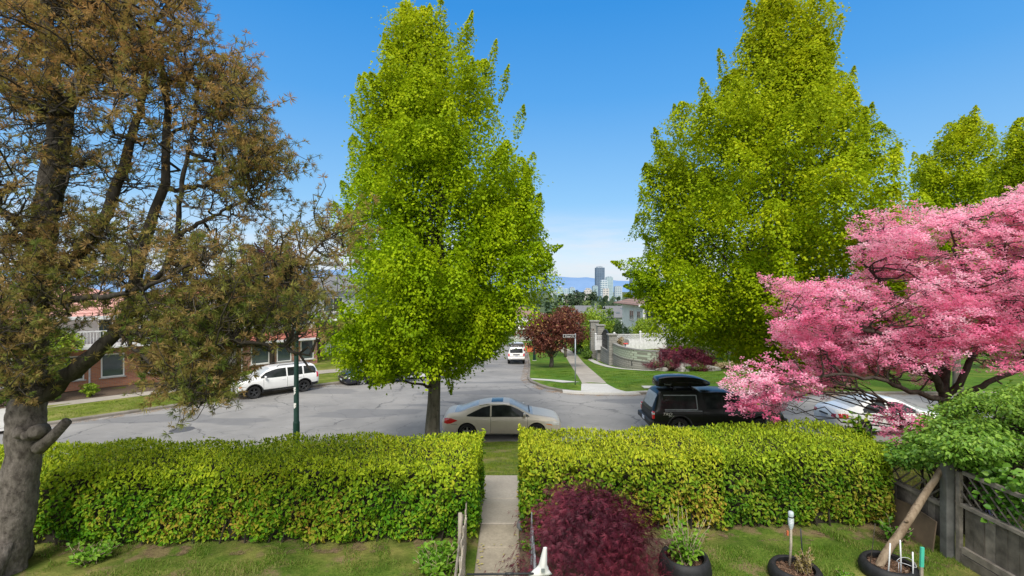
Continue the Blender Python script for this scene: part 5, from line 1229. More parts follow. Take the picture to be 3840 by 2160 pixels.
def gable_roof(m,x0,x1,y0,y1,z,h,ov=.4,th=.15):
    x0-=ov;x1+=ov;y0-=ov;y1+=ov; ym=(y0+y1)/2
    V=[(x0,y0,z),(x1,y0,z),(x1,ym,z+h),(x0,ym,z+h),(x1,y1,z),(x0,y1,z),(x0,y0,z-th),(x1,y0,z-th),(x1,ym,z+h-th),(x0,ym,z+h-th),(x1,y1,z-th),(x0,y1,z-th)]
    m.add(V,[[0,1,2,3],[3,2,4,5],[6,9,8,7],[9,11,10,8],[0,6,7,1],[4,10,11,5],[1,7,8,2],[2,8,10,4],[0,3,9,6],[3,5,11,9]])
def window(root,x,z,w,h,y=0.0,side='front',mull=1,frame='white',sill=True):
    """a framed window on a wall at y (front) or at x (side='right'/'left')"""
    def t(p):
        if side=='front': return Vector((x+p[0],y-p[1],z+p[2]))
        if side=='right': return Vector((y+p[1],x+p[0],z+p[2]))
        return Vector((y-p[1],x+p[0],z+p[2]))
    def bx(m,c,s):
        hx,hy,hz=s[0]/2,s[1]/2,s[2]/2
        V=[t((c[0]+a,c[1]+b,c[2]+d)) for a in(-hx,hx) for b in(-hy,hy) for d in(-hz,hz)]
        m.add(V,[[0,1,3,2],[4,6,7,5],[0,4,5,1],[2,3,7,6],[0,2,6,4],[1,5,7,3]])
    m=MB(); f=.07
    bx(m,(0,.02,h/2+f/2),(w+2*f,.10,f)); bx(m,(0,.02,-h/2-f/2),(w+2*f,.10,f))
    for s in(-1,1): bx(m,(s*(w/2+f/2),.02,0),(f,.098,h))
    for k in range(mull): 
        xx=-w/2+w*(k+1)/(mull+1); bx(m,(xx,.02,0),(.045,.08,h))
    o=m.build('window',M[frame],root)
    g=MB(); bx(g,(0,.015,0),(w,.04,h)); g.build('pane',M['pane'],o)
    if sill: q=MB(); bx(q,(0,.05,-h/2-f-.03),(w+.3,.16,.055)); q.build('sill',M['concrete'],o)
    return o
def downpipe(root,x,y,z0,z1):
    m=MB(); m.tube([(x,y-.06,z0),(x,y-.06,z1)],.045,8); m.build('downpipe',M['fence_white'],root)
def house_rot(): return math.atan2(DD[1],DD[0])
def hp(s,n_): a=along(s,n_); return (a[0],a[1],0.1)

def brick_house_a():
    r=thing('house','brick house with faded red tile roof and white balcony, far left behind the pine','house',hp(-1.5,8.3),house_rot(),'houses across the street')
    m=MB(); m.box((0,4.5,1.2),(14,9,2.5)); m.build('brick_wall',M['brick'],r)
    m=MB(); m.box((0,5.0,3.3),(13.6,7.6,1.75)); m.build('upper_wall',M['stucco'],r)
    m=MB(); hip_roof(m,-7,7,.2,9,4.25,1.75,.55); m.build('roof',M['tiles_pink'],r)
    m=MB(); m.box((0,-.38,4.17),(15.0,.10,.20)); m.build('gutter',M['fence_white'],r)
    m=MB(); m.box((0,-.15,2.52),(14.2,2.4,.14)); b=m.build('balcony',M['stucco'],r)
    m=MB()
    for x in np.arange(-7,7.01,.14): m.box((x,-1.28,3.0),(.03,.03,.85))
    m.box((0,-1.28,3.44),(14.1,.06,.06)); m.box((0,-1.28,2.68),(14.1,.05,.05)); m.build('railing',M['fence_white'],b)
    for x in(-5.2,-1.6,1.5,3.6,5.6): window(r,x,1.3,.95 if x>2 else 1.5,1.25,0,mull=1 if x<2 else 0)
    for x in(-4,0,4): window(r,x,3.35,1.9,1.2,1.2,mull=2)
    for x in(2.55,6.85,-3.4): downpipe(r,x,0,.0,2.45)
    m=MB(); m.box((-.2,-.02,1.1),(.95,.08,2.05)); m.build('door',M['white'],r)
brick_house_a()
def brick_house_b():
    r=thing('house','brick and white house with a red tile band, behind the white off-road car','house',hp(11.0,8.8),house_rot(),'houses across the street')
    m=MB(); m.box((.9,4.5,1.0),(5.3,9,2.5)); m.build('brick_wall',M['brick2'],r)
    m=MB(); m.box((-3.7,5.2,1.0),(3.9,7.4,2.5)); m.build('garage_wall',M['stucco'],r)
    m=MB(); m.box((-3.7,1.46,.95),(2.7,.07,2.1)); 
    for k in range(5): m.box((-3.7,1.41,.12+.42*k),(2.6,.03,.03))
    m.build('garage_door',M['white'],r)
    m=MB(); m.box((-1.05,4.7,3.8),(9.2,8.4,2.35)); m.build('upper_wall',M['stucco'],r)
    m=MB(); m.add([(-6.0,-.62,2.20),(3.8,-.62,2.20),(3.8,.5,2.72),(-6.0,.5,2.72),(-6.0,-.62,2.08),(3.8,-.62,2.08),(3.8,.5,2.08),(-6.0,.5,2.08)],[[0,1,2,3],[4,5,1,0],[5,6,2,1],[7,4,0,3],[7,6,5,4]])
    m.build('tile_band',M['tiles'],r)
    m=MB(); m.box((-1.1,-.62,2.02),(9.9,.11,.16)); m.build('gutter',M['fence_white'],r)
    m=MB(); hip_roof(m,-5.7,3.6,.5,9,5.05,1.6,.55); m.build('roof',M['tiles'],r)
    m=MB(); m.box((-1.05,-.12,4.97),(10.2,.1,.2)); m.build('fascia',M['fence_white'],r)
    for x,w in((-.6,1.1),(1.05,.9),(2.75,.85)): window(r,x,1.15,w,1.35,0,mull=0)
    for x,w in((-3.7,1.8),(-.6,1.8),(2.1,1.7)): window(r,x,3.75,w,1.35,.5,mull=1)
    window(r,3.2,1.3,.9,1.2,3.55,'right',0); window(r,6,3.7,1.2,1.2,3.55,'right',0)
    m=MB(); m.box((2.9,5,5.9),(.7,.7,2.0)); m.box((2.9,5,6.95),(.86,.86,.12)); m.build('chimney',M['brick2'],r)
    downpipe(r,-1.8,0,0,2.0)
brick_house_b()
def grey_house():
    r=thing('house','grey house with pale clapboard garage wall set back beside the brick and white house','house',hp(20.2,12.5),house_rot(),'houses across the street')
    m=MB(); m.box((0,4,1.4),(9.5,8,3.2)); m.build('wall',M['stucco_dark'],r)
    m=MB()
    for k in range(12): m.box((-2.3,-.06-.004*(k%2),.22+.19*k),(2.5,.10,.18))
    m.build('clapboard',M['fence_white'],r)
    m=MB(); m.box((-2.6,-.16,.85),(.7,.08,1.4)); m.build('door',M['stucco_dark'],r)
    m=MB(); m.box((-3.85,-.12,1.35),(.35,.4,3.0)); m.box((-.75,-.12,1.35),(.35,.4,3.0)); m.build('brick_pier',M['brick2'],r)
    m=MB(); m.box((0,-.5,3.08),(9.9,2.2,.16)); m.build('balcony',M['stucco'],r)
    m=MB(); m.box((0,4.4,4.4),(9.3,7.2,2.4)); m.build('upper_wall',M['stucco_grey'],r)
    m=MB(); hip_roof(m,-4.7,4.7,.8,8,5.6,1.6,.5); m.build('roof',M['shingle'],r)
    for x in(-2.4,1.6): window(r,x,4.4,1.7,1.2,.8,mull=1)
    window(r,2.2,1.6,1.4,1.1,0)
grey_house()
def white_house():
    z=-2.3; r=thing('house','white house with brown tiled roof and porch posts above the white lattice fence','house',(20.9,63,z),R(4),'houses across the street')
    m=MB(); m.box((1.0,5,3.0),(9.6,9,6.2)); m.build('wall',M['stucco'],r)
    m=MB(); hip_roof(m,-4.2,5.9,-.6,9.6,6.15,2.0,.7); m.build('roof',M['tiles_brown'],r)
    m=MB(); m.box((.85,-1.35,6.05),(11.6,.12,.28)); m.build('fascia',M['fence_white'],r)
    for x in(-4.2,-2.2): 
        m=MB(); m.box((x,-1.0,4.5),(.22,.22,2.9)); m.build('porch_post',M['fence_white'],r)
    m=MB(); m.box((.85,-.6,3.0),(10.3,1.3,.2)); m.build('porch_floor',M['fence_white'],r)
    window(r,5,4.5,1.6,1.3,-3.8,'left',1); window(r,2,4.5,1.2,1.3,-3.8,'left',1); window(r,-2.6,4.5,1.5,1.3,.5,mull=1); window(r,1.0,4.5,2.4,1.3,.5,mull=3); window(r,4.4,4.5,1.4,1.3,.5); window(r,-.2,1.8,2.4,1.2,.5,mull=3)
white_house()
def grey_white_house():
    z=-1.6; r=thing('house','pale blue-grey house wing with white corner trim behind the lattice fence','house',(27.5,60,z),R(-4),'houses across the street')
    m=MB(); m.box((0,4.5,2.9),(15,9,6)); m.build('wall',M['stucco_grey'],r)
    m=MB(); m.box((-7.42,-.03,2.9),(.5,.12,6.0)); m.box((7.42,-.03,2.9),(.5,.12,6.0)); m.build('corner_trim',M['fence_white'],r)
    m=MB(); gable_roof(m,-7.5,7.5,0,9,5.95,2.0,.6); m.build('roof',M['shingle'],r)
    for x in(-5.6,-1,3.5): window(r,x,3.7,1.5,2.0,0,mull=1)
grey_white_house()
def row_house(label,x,y,w,d,h,rh,mat,roof,rz=0,porch=False):
    r=thing('house',label,'house',(x,y,zroad(x,y)-.2),rz,'houses across the street')
    m=MB(); m.box((0,d/2,h/2),(w,d,h)); m.build('wall',M[mat],r)
    m=MB(); (hip_roof if roof!='shingle' else gable_roof)(m,-w/2,w/2,0,d,h+.08,rh,.45); m.build('roof',M[roof],r)
    n=max(2,int(w/3))
    for k in range(n): window(r,-w/2+w*(k+.5)/n,h*.62,1.5,1.3,0,mull=1)
    if porch:
        m=MB(); m.box((0,-1.2,2.6),(w*.7,2.4,.16)); m.build('porch_roof',M['stucco'],r)
        for k in(-1,0,1): m=MB(); m.box((k*w*.3,-2.2,1.3),(.16,.16,2.5)); m.build('porch_post',M['fence_white'],r)
    return r
row_house('white house with porch at the end of the street beyond the parked white four-wheel drive',1.0,104,12,9,5.2,1.8,'stucco','tiles_brown',0,True)
row_house('white bungalow partly hidden behind the columnar tree at the bend of the street',-13,102,11,9,4.6,1.8,'stucco','tiles',R(8))
for i,(x,y,w,lab) in enumerate(((25,128,15,'grey shingled bungalow below the skyline, nearest of the grey roofs'),(38,150,16,'grey shingled house with skylights left of the white house porch'),(24,168,14,'farther grey roof just above the purple street tree'),(47,175,15,'farthest grey roof beside the white house'))):
    r=row_house(lab,x,y,w,10,5.0 if i else 4.2,1.9,'stucco' if i%2 else 'stucco_grey','shingle',R(3*i-4))
    for k in(-1,1):
        m=MB(); m.box((k*w*.22,2.4,(5.0 if i else 4.2)+.08+1.9*2.85/5.45+.02),(1.0,1.2,.10),rx=math.atan(1.9/5.45)); m.build('skylight',M['pane'],r)
for i,(x,y,w,h,lab) in enumerate(((44,205,26,5.5,'long white flat-roofed building under the skyline trees'),(70,230,22,7,'white flat-roofed building behind the white house'))):
    r=thing('building',lab,'building',(x,y,zroad(x,y)),0)
    m=MB(); m.box((0,6,h/2),(w,12,h)); m.build('wall',M['stucco'],r)
    m=MB(); m.box((0,5.9,h+.15),(w+.8,12.8,.3)); m.build('roof',M['fence_white'],r)
    for k in range(int(w/3)): window(r,-w/2+1.5+3*k,h*.6,1.6,1.4,0)

# ------------------------------------------------------------------ skyline: towers on the low ground far away
def tower_mat(name,glass,slab,fw,fh,mort,var=.3):
    m,nt,b=new_mat(name)
    tc=N(nt,'ShaderNodeTexCoord'); sx=N(nt,'ShaderNodeSeparateXYZ'); L(nt,tc.outputs['Object'],sx.inputs[0])
    u=math_(nt,'ADD',sx.outputs[0],sx.outputs[1]); cb=N(nt,'ShaderNodeCombineXYZ'); L(nt,u,cb.inputs[0]); L(nt,sx.outputs[2],cb.inputs[1])
    t=N(nt,'ShaderNodeTexBrick'); L(nt,cb.outputs[0],t.inputs['Vector']); t.offset=0; t.inputs['Color1'].default_value=c4(glass); t.inputs['Color2'].default_value=c4(tuple(g*.72 for g in glass)); t.inputs['Mortar'].default_value=c4(slab)
    t.inputs['Scale'].default_value=1; t.inputs['Brick Width'].default_value=fw; t.inputs['Row Height'].default_value=fh; t.inputs['Mortar Size'].default_value=mort; t.inputs['Mortar Smooth'].default_value=.3
    c=mixc(nt,math_(nt,'MULTIPLY',noise(nt,.03,3),var),t.outputs[0],(.45,.55,.68))  # blue haze of the distance mixed into the tower colour
    L(nt,c,b.inputs['Base Color']); b.inputs['Roughness'].default_value=.45
    return m
TM={'dark':tower_mat('dark_blue_tower',(.05,.10,.18),(.10,.16,.25),9,6,.8,.25),'light':tower_mat('pale_glass_tower',(.20,.32,.42),(.55,.62,.66),8,7,1.6),
    'beige':tower_mat('beige_tower',(.28,.29,.30),(.58,.55,.52),9,7,2.0),'teal':tower_mat('teal_glass_tower',(.24,.38,.44),(.42,.54,.60),7,6,1.2),'grey':tower_mat('grey_tower',(.20,.26,.33),(.45,.50,.55),8,7,1.6)}
def tower(label,x0,x1,yt,Y,mat,style='flat',depth=.9):
    """measured sides and top; stands on the low ground"""
    zg=float(np.interp(Y,DY,DZ)); a=P(x0,yt,Y); b=P(x1,yt,Y); w=b.x-a.x; h=a.z-zg; d=w*depth
    r=thing('tower',label,'tower',((a.x+b.x)/2,Y+d/2,zg),R(random.Random(label).uniform(-6,6)),'towers on the skyline')
    m=MB()
    if style=='slots':
        m.box((0,0,h*.485),(w*.9,d*.9,h*.97)); 
        for k in(-1,1): m.box((k*w*.33,-d*.42,h*.46),(w*.26,d*.14,h*.92))
    elif style=='step':
        m.box((0,0,h*.45),(w,d,h*.9)); m.box((w*.08,0,h*.95),(w*.6,d*.6,h*.1))
    else: m.box((0,0,h*.485),(w,d,h*.97))
    m.build('shaft',TM[mat],r)
    m=MB()
    if style=='peak':
        for k,(f,z0,z1) in enumerate(((.8,.97,.985),(.55,.985,1.0))): m.box((0,0,h*(z0+z1)/2),(w*f,d*f,h*(z1-z0)))
        V=[(-w*.4,-d*.4,h),(w*.4,-d*.4,h),(w*.4,d*.4,h),(-w*.4,d*.4,h),(0,0,h*1.05)]; m.add(V,[[0,1,4],[1,2,4],[2,3,4],[3,0,4],[3,2,1,0]])
    else: m.box((0,0,h*.985),(w*.7,d*.7,h*.03)); m.box((0,0,h*1.005),(w*.35,d*.35,h*.02))
    m.build('roof_plant',TM['beige' if style=='step' else 'grey'],r)
    return r
tower('tallest dark blue slab tower on the skyline left of the big columnar tree',596.2,604.6,266.5,1750,'dark')
tower('pale gridded glass tower right of the tallest dark tower',600.6,608.0,280,1650,'light','slots')
tower('glass tower with light right side standing behind the pale gridded tower',606.5,613.2,276.5,1850,'teal')
tower('beige round-cornered tower at the foot of the tallest dark tower',603,609.6,288,1450,'beige','slots')
tower('low teal glass tower left of the tallest dark tower',592.8,597.9,285.5,1700,'teal')
tower('beige tower with stepped top left of the low teal tower',584.6,592.2,288.2,1600,'beige','step')
tower('left twin teal tower with pointed roof',557.4,563.6,287,1600,'teal','peak')
tower('right twin teal tower with pointed roof',569.4,575.0,287.5,1620,'teal','peak')
tower('narrow teal tower between the twin pointed towers',564.2,568.8,288.6,1800,'teal')
tower('low white block in front of the twin pointed towers',563.6,571.8,294.2,1300,'beige','step')
tower('small grey block left of the twin pointed towers',550.5,556.5,291,1900,'grey')
tower('slim blue tower left of the pair seen through the leaves of the big columnar tree',630,635.2,267.5,1800,'dark','slots')
tower('shorter dark tower right of the pair seen through the leaves of the big columnar tree',637.2,641.8,271.5,1900,'dark')
tower('pale block right of the skyline, low among the leaves of the big columnar tree',615,622,286,1900,'light')
tower('blue tower peeping out at the right edge of the columnar tree crown',541.5,546.5,271,2100,'dark')
tower('pale low block under the right twin tower',575.5,582.5,293.5,1500,'beige')

# distant trees
farlist=[(561,306,293.5,400,15,'far_tree'),(569,307,292,420,17,'far_tree'),(577,307,290,430,18,'far_tree'),(586,307,289.5,450,19,'far_tree'),(593,308,291,430,16,'far_tree'),(600,309,297,330,10,'far_tree2'),(587,310,299,300,11,'far_tree2'),(552,308,296,300,12,'far_tree2'),(606,309,299,350,9,'far_tree'),(545,309,297,320,11,'far_tree')]
labs=['leftmost dark tree under the twin pointed towers','dark tree under the right twin tower','dark tree left of the two tallest skyline trees','tall dark skyline tree under the beige stepped tower','dark skyline tree under the low teal tower','small bright tree at the foot of the beige tower','bright round tree in front of the tall dark skyline tree','bright tree just right of the columnar tree crown above the purple street tree','small dark tree right of the bright one at the foot of the beige tower','dark distant tree at the edge of the columnar tree crown']
for (x,yb_,yt,Y,wpx,mt),lb in zip(farlist,labs):
    g=P(x,yb_,Y); zg=float(np.interp(Y,DY,DZ)); top=P(x,yt,Y).z; h=top-zg; rw=wpx/2/FPX*Y
    cloud_plant('far_tree',lb,'tree',(g.x,Y,zg),(rw,rw,h*.46),int(x),700,1.9 if Y>350 else 1.5,M[mt],'trees below the skyline',18,(h*.1,.35),stems=3)
def far_wood():
    rng=np.random.default_rng(3); n=26000
    Y=rng.uniform(150,900,n); X=rng.uniform(-.75,.75,n)*Y; k=np.abs(X/Y-.13)>.035+0*X; k|=Y>480; X=X[k];Y=Y[k]; n=len(X)
    cl=np.round(X/14)*13.7+np.round(Y/14)*7.1; hh=4+7*np.abs(np.sin(cl*3.1)); q=rng.uniform(0,1,n)**.6
    C=np.stack([X,Y,np.interp(Y,DY,DZ)+hh*q],1); Ls=rng.uniform(1.6,3.2,n)
    o=link('distant_wood',np_mesh('distant_wood',leaf_quads(rng,C,rand_dirs(rng,n),unit(rng.normal(0,.5,(n,3))+np.array((0,0,1))),Ls,Ls*.8),4),M['far_tree']); tag(o,kind='stuff')
far_wood()
for x,Y,h,lb in((566.8,215,9.5,'wooden utility pole among the distant trees, left one'),(595,240,9,'thin utility pole above the white flat roof')):
    g=P(x,0,Y); r=thing('utility_pole',lb,'pole',(g.x,Y,float(np.interp(Y,DY,DZ))),0,'distant utility poles')
    m=MB(); m.tube([(0,0,0),(0,0,h)],[.17,.12],8); m.build('post',M['wood'],r); m=MB(); m.box((0,0,h-.7),(2.4,.12,.14)); m.build('crossarm',M['wood'],r)

# ------------------------------------------------------------------ block wall with iron gate, terrace, lattice fence
TZ=-.62
def poly_sheet(name,poly,z,mat):
    tag(link(name,raw_mesh(name,[(x,y,z) for x,y in poly],[list(range(len(poly)))]),mat),kind='structure')
poly_sheet('terrace_lawn',[(9.9,47.2),(10.4,43.6),(11.4,41.9),(12.6,41.2),(15.5,40.9),(30,42),(30,60),(9.6,60)],TZ,M['lawn'])
poly_sheet('terrace_path',[(10.5,50.2),(24,48.2),(24,50.0),(10.5,51.8)],TZ+.01,M['concrete'])
def block_wall():
    r=thing('garden_wall','curved grey block wall with greenish glass blocks, stone piers and an arched iron panel','wall',(9.6,47,-1.7))
    O=Vector((9.6,47,-1.7))
    cv=resample(spline([(9.85,46.6),(9.95,44.2),(10.5,42.4),(11.5,41.2),(12.4,40.7)],30),30)
    def wall(z0,z1,t,name,mat,par=r,cv=cv,grow=0):
        T=np.gradient(cv,axis=0);T/=np.linalg.norm(T,axis=1)[:,None];Q=np.stack([-T[:,1],T[:,0]],1); m=MB(); rows=[]
        zz0=[zroad(a[0],a[1])-.1 if z0 is None else z0 for a in cv]
        for a,q,zb in zip(cv,Q,zz0): rows.append([Vector((a[0]+q[0]*o,a[1]+q[1]*o,z))-O for o,z in((-t,zb),(-t,z1),(t,z1),(t,zb),(-t,zb))])
        m.grid(rows); m.add([p for p in rows[0][:4]],[[0,1,2,3]]); m.add([p for p in rows[-1][:4]],[[3,2,1,0]]); return m.build(name,M[mat],par)
    wall(None,-.30,.16,'wall',"block"); wall(-.30,-.22,.20,'ledge','stone'); wall(-.22,.62,.14,'glass_blocks','glassblock'); wall(.62,.72,.19,'coping','stone')
    # thin dark joints of the screen
    def pier(x,y,w,ht,base):
        m=MB(); m.box(Vector((x,y,(base+ht)/2))-O,(w,w,ht-base)); p=m.build('pier',M['stone'],r); m=MB(); m.box(Vector((x,y,ht+.06))-O,(w+.22,w+.22,.12),bevel=.02); m.build('cap',M['stone'],p)
    pier(9.75,47.1,.75,1.42,-1.9); pier(9.6,52.6,.75,1.9,-2.3); pier(9.45,55.6,.9,2.15,-2.5); pier(15.9,46.5,1.6,1.1,-.7)
    m=MB(); m.box(Vector((9.67,49.85,-1.15))-O,(.3,4.8,1.7)); m.box(Vector((9.67,49.85,-.27))-O,(.4,4.8,.08)); m.build('low_wall',M['stone'],r)
    m=MB(); ys_=np.linspace(47.6,52.1,18)
    for y in ys_: hz=.95+.75*math.sin(math.pi*(y-47.5)/4.7); m.box(Vector((9.67,y,(-.22+hz)/2))-O,(.04,.13,hz+.22))
    m.tube([Vector((9.67,y,.95+.75*math.sin(math.pi*(y-47.5)/4.7)))-O for y in np.linspace(47.5,52.2,20)],.06,6); m.box(Vector((9.67,49.85,.2))-O,(.06,4.7,.08)); m.box(Vector((9.67,49.85,.7))-O,(.06,4.7,.08)); m.build('iron_panel',M['iron'],r)
    # house number plaque
    m=MB(); m.box(Vector((10.58,42.05,-.58))-O,(.50,.06,.44),rz=R(-52)); m.build('plaque',M['iron'],r)
    m=MB(); m.tube([Vector((12.5,40.55,-1.2))-O,Vector((12.5,40.55,.6))-O],.05,8); m.build('downpipe',M['stucco_grey'],r)
block_wall()
strip('wall_footing',[(9.0,56),(9.15,47),(9.3,44.2),(9.9,42),(11.0,40.6),(12.4,40.0)],-.05,.6,base_z,.14,M['concrete'],-1,40)
def lattice_fence():
    r=thing('lattice_fence','long white board fence with lattice top behind the curved block wall','fence',(8.96,52,TZ)); A=np.array((8.96,51.8)); B=np.array((23.5,53.5)); Lh=np.linalg.norm(B-A); ang=math.atan2(B[1]-A[1],B[0]-A[0]); r.location=(A[0],A[1],TZ); r.rotation_euler=(0,0,ang)
    xs_=[0,2.05,4.95,8.05,11.1,14.4]; tops=[1.42,1.50,1.62,1.66,1.70,1.70]
    for i,x in enumerate(xs_):
        m=MB(); m.box((x,0,(tops[i]+.25)/2-.02),(.16,.16,tops[i]+.25)); p=m.build('post',M['fence_white'],r); m=MB(); m.box((x,0,tops[i]+.27),(.22,.22,.05)); m.add([(x-.1,-.1,tops[i]+.295),(x+.1,-.1,tops[i]+.295),(x+.1,.1,tops[i]+.295),(x-.1,.1,tops[i]+.295),(x,0,tops[i]+.40)],[[0,1,4],[1,2,4],[2,3,4],[3,0,4]]); m.build('cap',M['fence_white'],p)
    for i in range(5):
        x0,x1=xs_[i]+.08,xs_[i+1]-.08; t=(tops[i]+tops[i+1])/2; hb=t-.5; m=MB(); n=int((x1-x0)/.14); rn=random.Random(i)
        for k in range(n): m.box((x0+(x1-x0)*(k+.5)/n,rn.uniform(-.006,.006),hb/2),((x1-x0)/n-.012,.03,hb))
        m.build('board_panel',M['fence_white'],r)
        m=MB()
        for z in(hb+.03,t+.06): m.box(((x0+x1)/2,0,z),(x1-x0,.06,.06))
        h0,h1=hb+.06,t+.03; hh=h1-h0; sp=.17
        for sgn in(-1,1):
            for k in range(int((x1-x0+hh)/sp)+1):
                xa=x0-hh+k*sp if sgn>0 else x0+k*sp; xb=xa+hh*sgn; za,zb=h0,h1
                if sgn<0: xb=xa-hh
                def clipx(xa,za,xb,zb):
                    if xa>xb: xa,za,xb,zb=xb,zb,xa,za
                    if xb<=x0 or xa>=x1: return None
                    if xa<x0: za+= (zb-za)*(x0-xa)/(xb-xa); xa=x0
                    if xb>x1: zb=za+(zb-za)*(x1-xa)/(xb-xa); xb=x1
                    return xa,za,xb,zb
                q=clipx(xa,za,xb,zb)
                if q and q[2]-q[0]>.03: m.tube([(q[0],.012*sgn,q[1]),(q[2],.012*sgn,q[3])],.024,4,False)
        m.build('lattice',M['fence_white'],r)
lattice_fence()
def hoop():
    x,Y=625.5,50.3; g=P(x,0,Y); r=thing('basketball_hoop','small toy basketball hoop with grey backboard and blue post in front of the white fence','basketball hoop',(g.x,Y,TZ))
    m=MB(); m.box((0,.2,.09),(.55,.5,.18),bevel=.05); m.build('base',M['blue'],r); m=MB(); m.tube([(0,.15,.1),(0,.1,1.0)],.075,8); m.build('post',M['blue'],r)
    m=MB(); pl=[(-.36,.74),(.36,.74),(.38,1.05),(.34,1.22),(.2,1.30),(-.2,1.30),(-.34,1.22),(-.38,1.05)]; V=[(a,0,b) for a,b in pl]+[(a,.05,b) for a,b in pl]; n=8
    m.add(V,[list(range(n)),[n+i for i in range(n)][::-1]]+[[i,n+i,n+(i+1)%n,(i+1)%n] for i in range(n)]); m.build('backboard',M['grey'],r)
    m=MB(); m.tube([(.21*math.cos(a),-.24+.21*math.sin(a),.84) for a in np.linspace(0,2*math.pi,18)],.03,6); m.box((0,-.02,.84),(.52,.05,.14)); m.build('rim',M['red'],r)
hoop()
def railing(label,x0,y0,x1,y1,h,z):
    r=thing('iron_railing',label,'railing',(x0,y0,z)); d=Vector((x1-x0,y1-y0,0)); n=int(d.length/.14); m=MB()
    for k in range(n+1): p=d*k/n; m.box((p.x,p.y,h/2),(.03 if k%8 else .07,.03 if k%8 else .07,h))
    m.tube([(0,0,h),(d.x,d.y,h)],.035,6); m.tube([(0,0,.12),(d.x,d.y,.12)],.025,6); m.build('bars',M['iron'],r)
railing('black iron railing stepping down behind the laceleaf maple, left run',16.6,49.5,19.2,47.8,.9,.35); railing('black iron railing behind the laceleaf maple, right run',18.6,50.5,24.5,49.5,.9,.35)
def stair_block():
    r=thing('planter_wall','low grey stone planter wall behind the wine-red laceleaf maple','wall',(19.5,48.6,TZ)); m=MB(); m.box((0,0,.5),(7.5,1.2,1.0)); m.box((0,0,1.03),(7.7,1.4,.08)); m.build('wall',M['stone'],r)
stair_block()
# rocks under the maple
rr_=random.Random(8)
rocks=[(12.9,40.2,.75,.5,.42,'broad flat garden rock at the foot of the wall end'),(14.1,39.7,.85,.55,.5,'largest pale garden rock under the laceleaf maple'),(15.2,39.8,.6,.5,.45,'rounded garden rock under the middle of the laceleaf maple'),(13.6,39.2,.5,.4,.3,'small low garden rock in front of the largest one'),(16.3,39.7,.7,.5,.4,'right-hand garden rock under the laceleaf maple'),(12.2,39.5,.45,.35,.28,'smallest garden rock beside the curved wall')]
for x,y,a,b,h,lb in rocks:
    bm=bmesh.new(); bmesh.ops.create_icosphere(bm,subdivisions=3,radius=1); 
    for v in bm.verts:
        k=1+.22*math.sin(v.co.x*3+x)+.16*math.sin(v.co.y*4+v.co.z*3+y)+rr_.uniform(-.03,.03); v.co=Vector((v.co.x*a*k,v.co.y*b*k,max(v.co.z,-.4)*h*k))
    me=bpy.data.meshes.new('garden_rock'); bm.to_mesh(me); bm.free(); o=link('garden_rock',me,M['rock'],None,True,35); o.location=(x,y,zroad(x,y)+.12+h*.3); tag(o,lb,'rock','garden rocks under the maple')

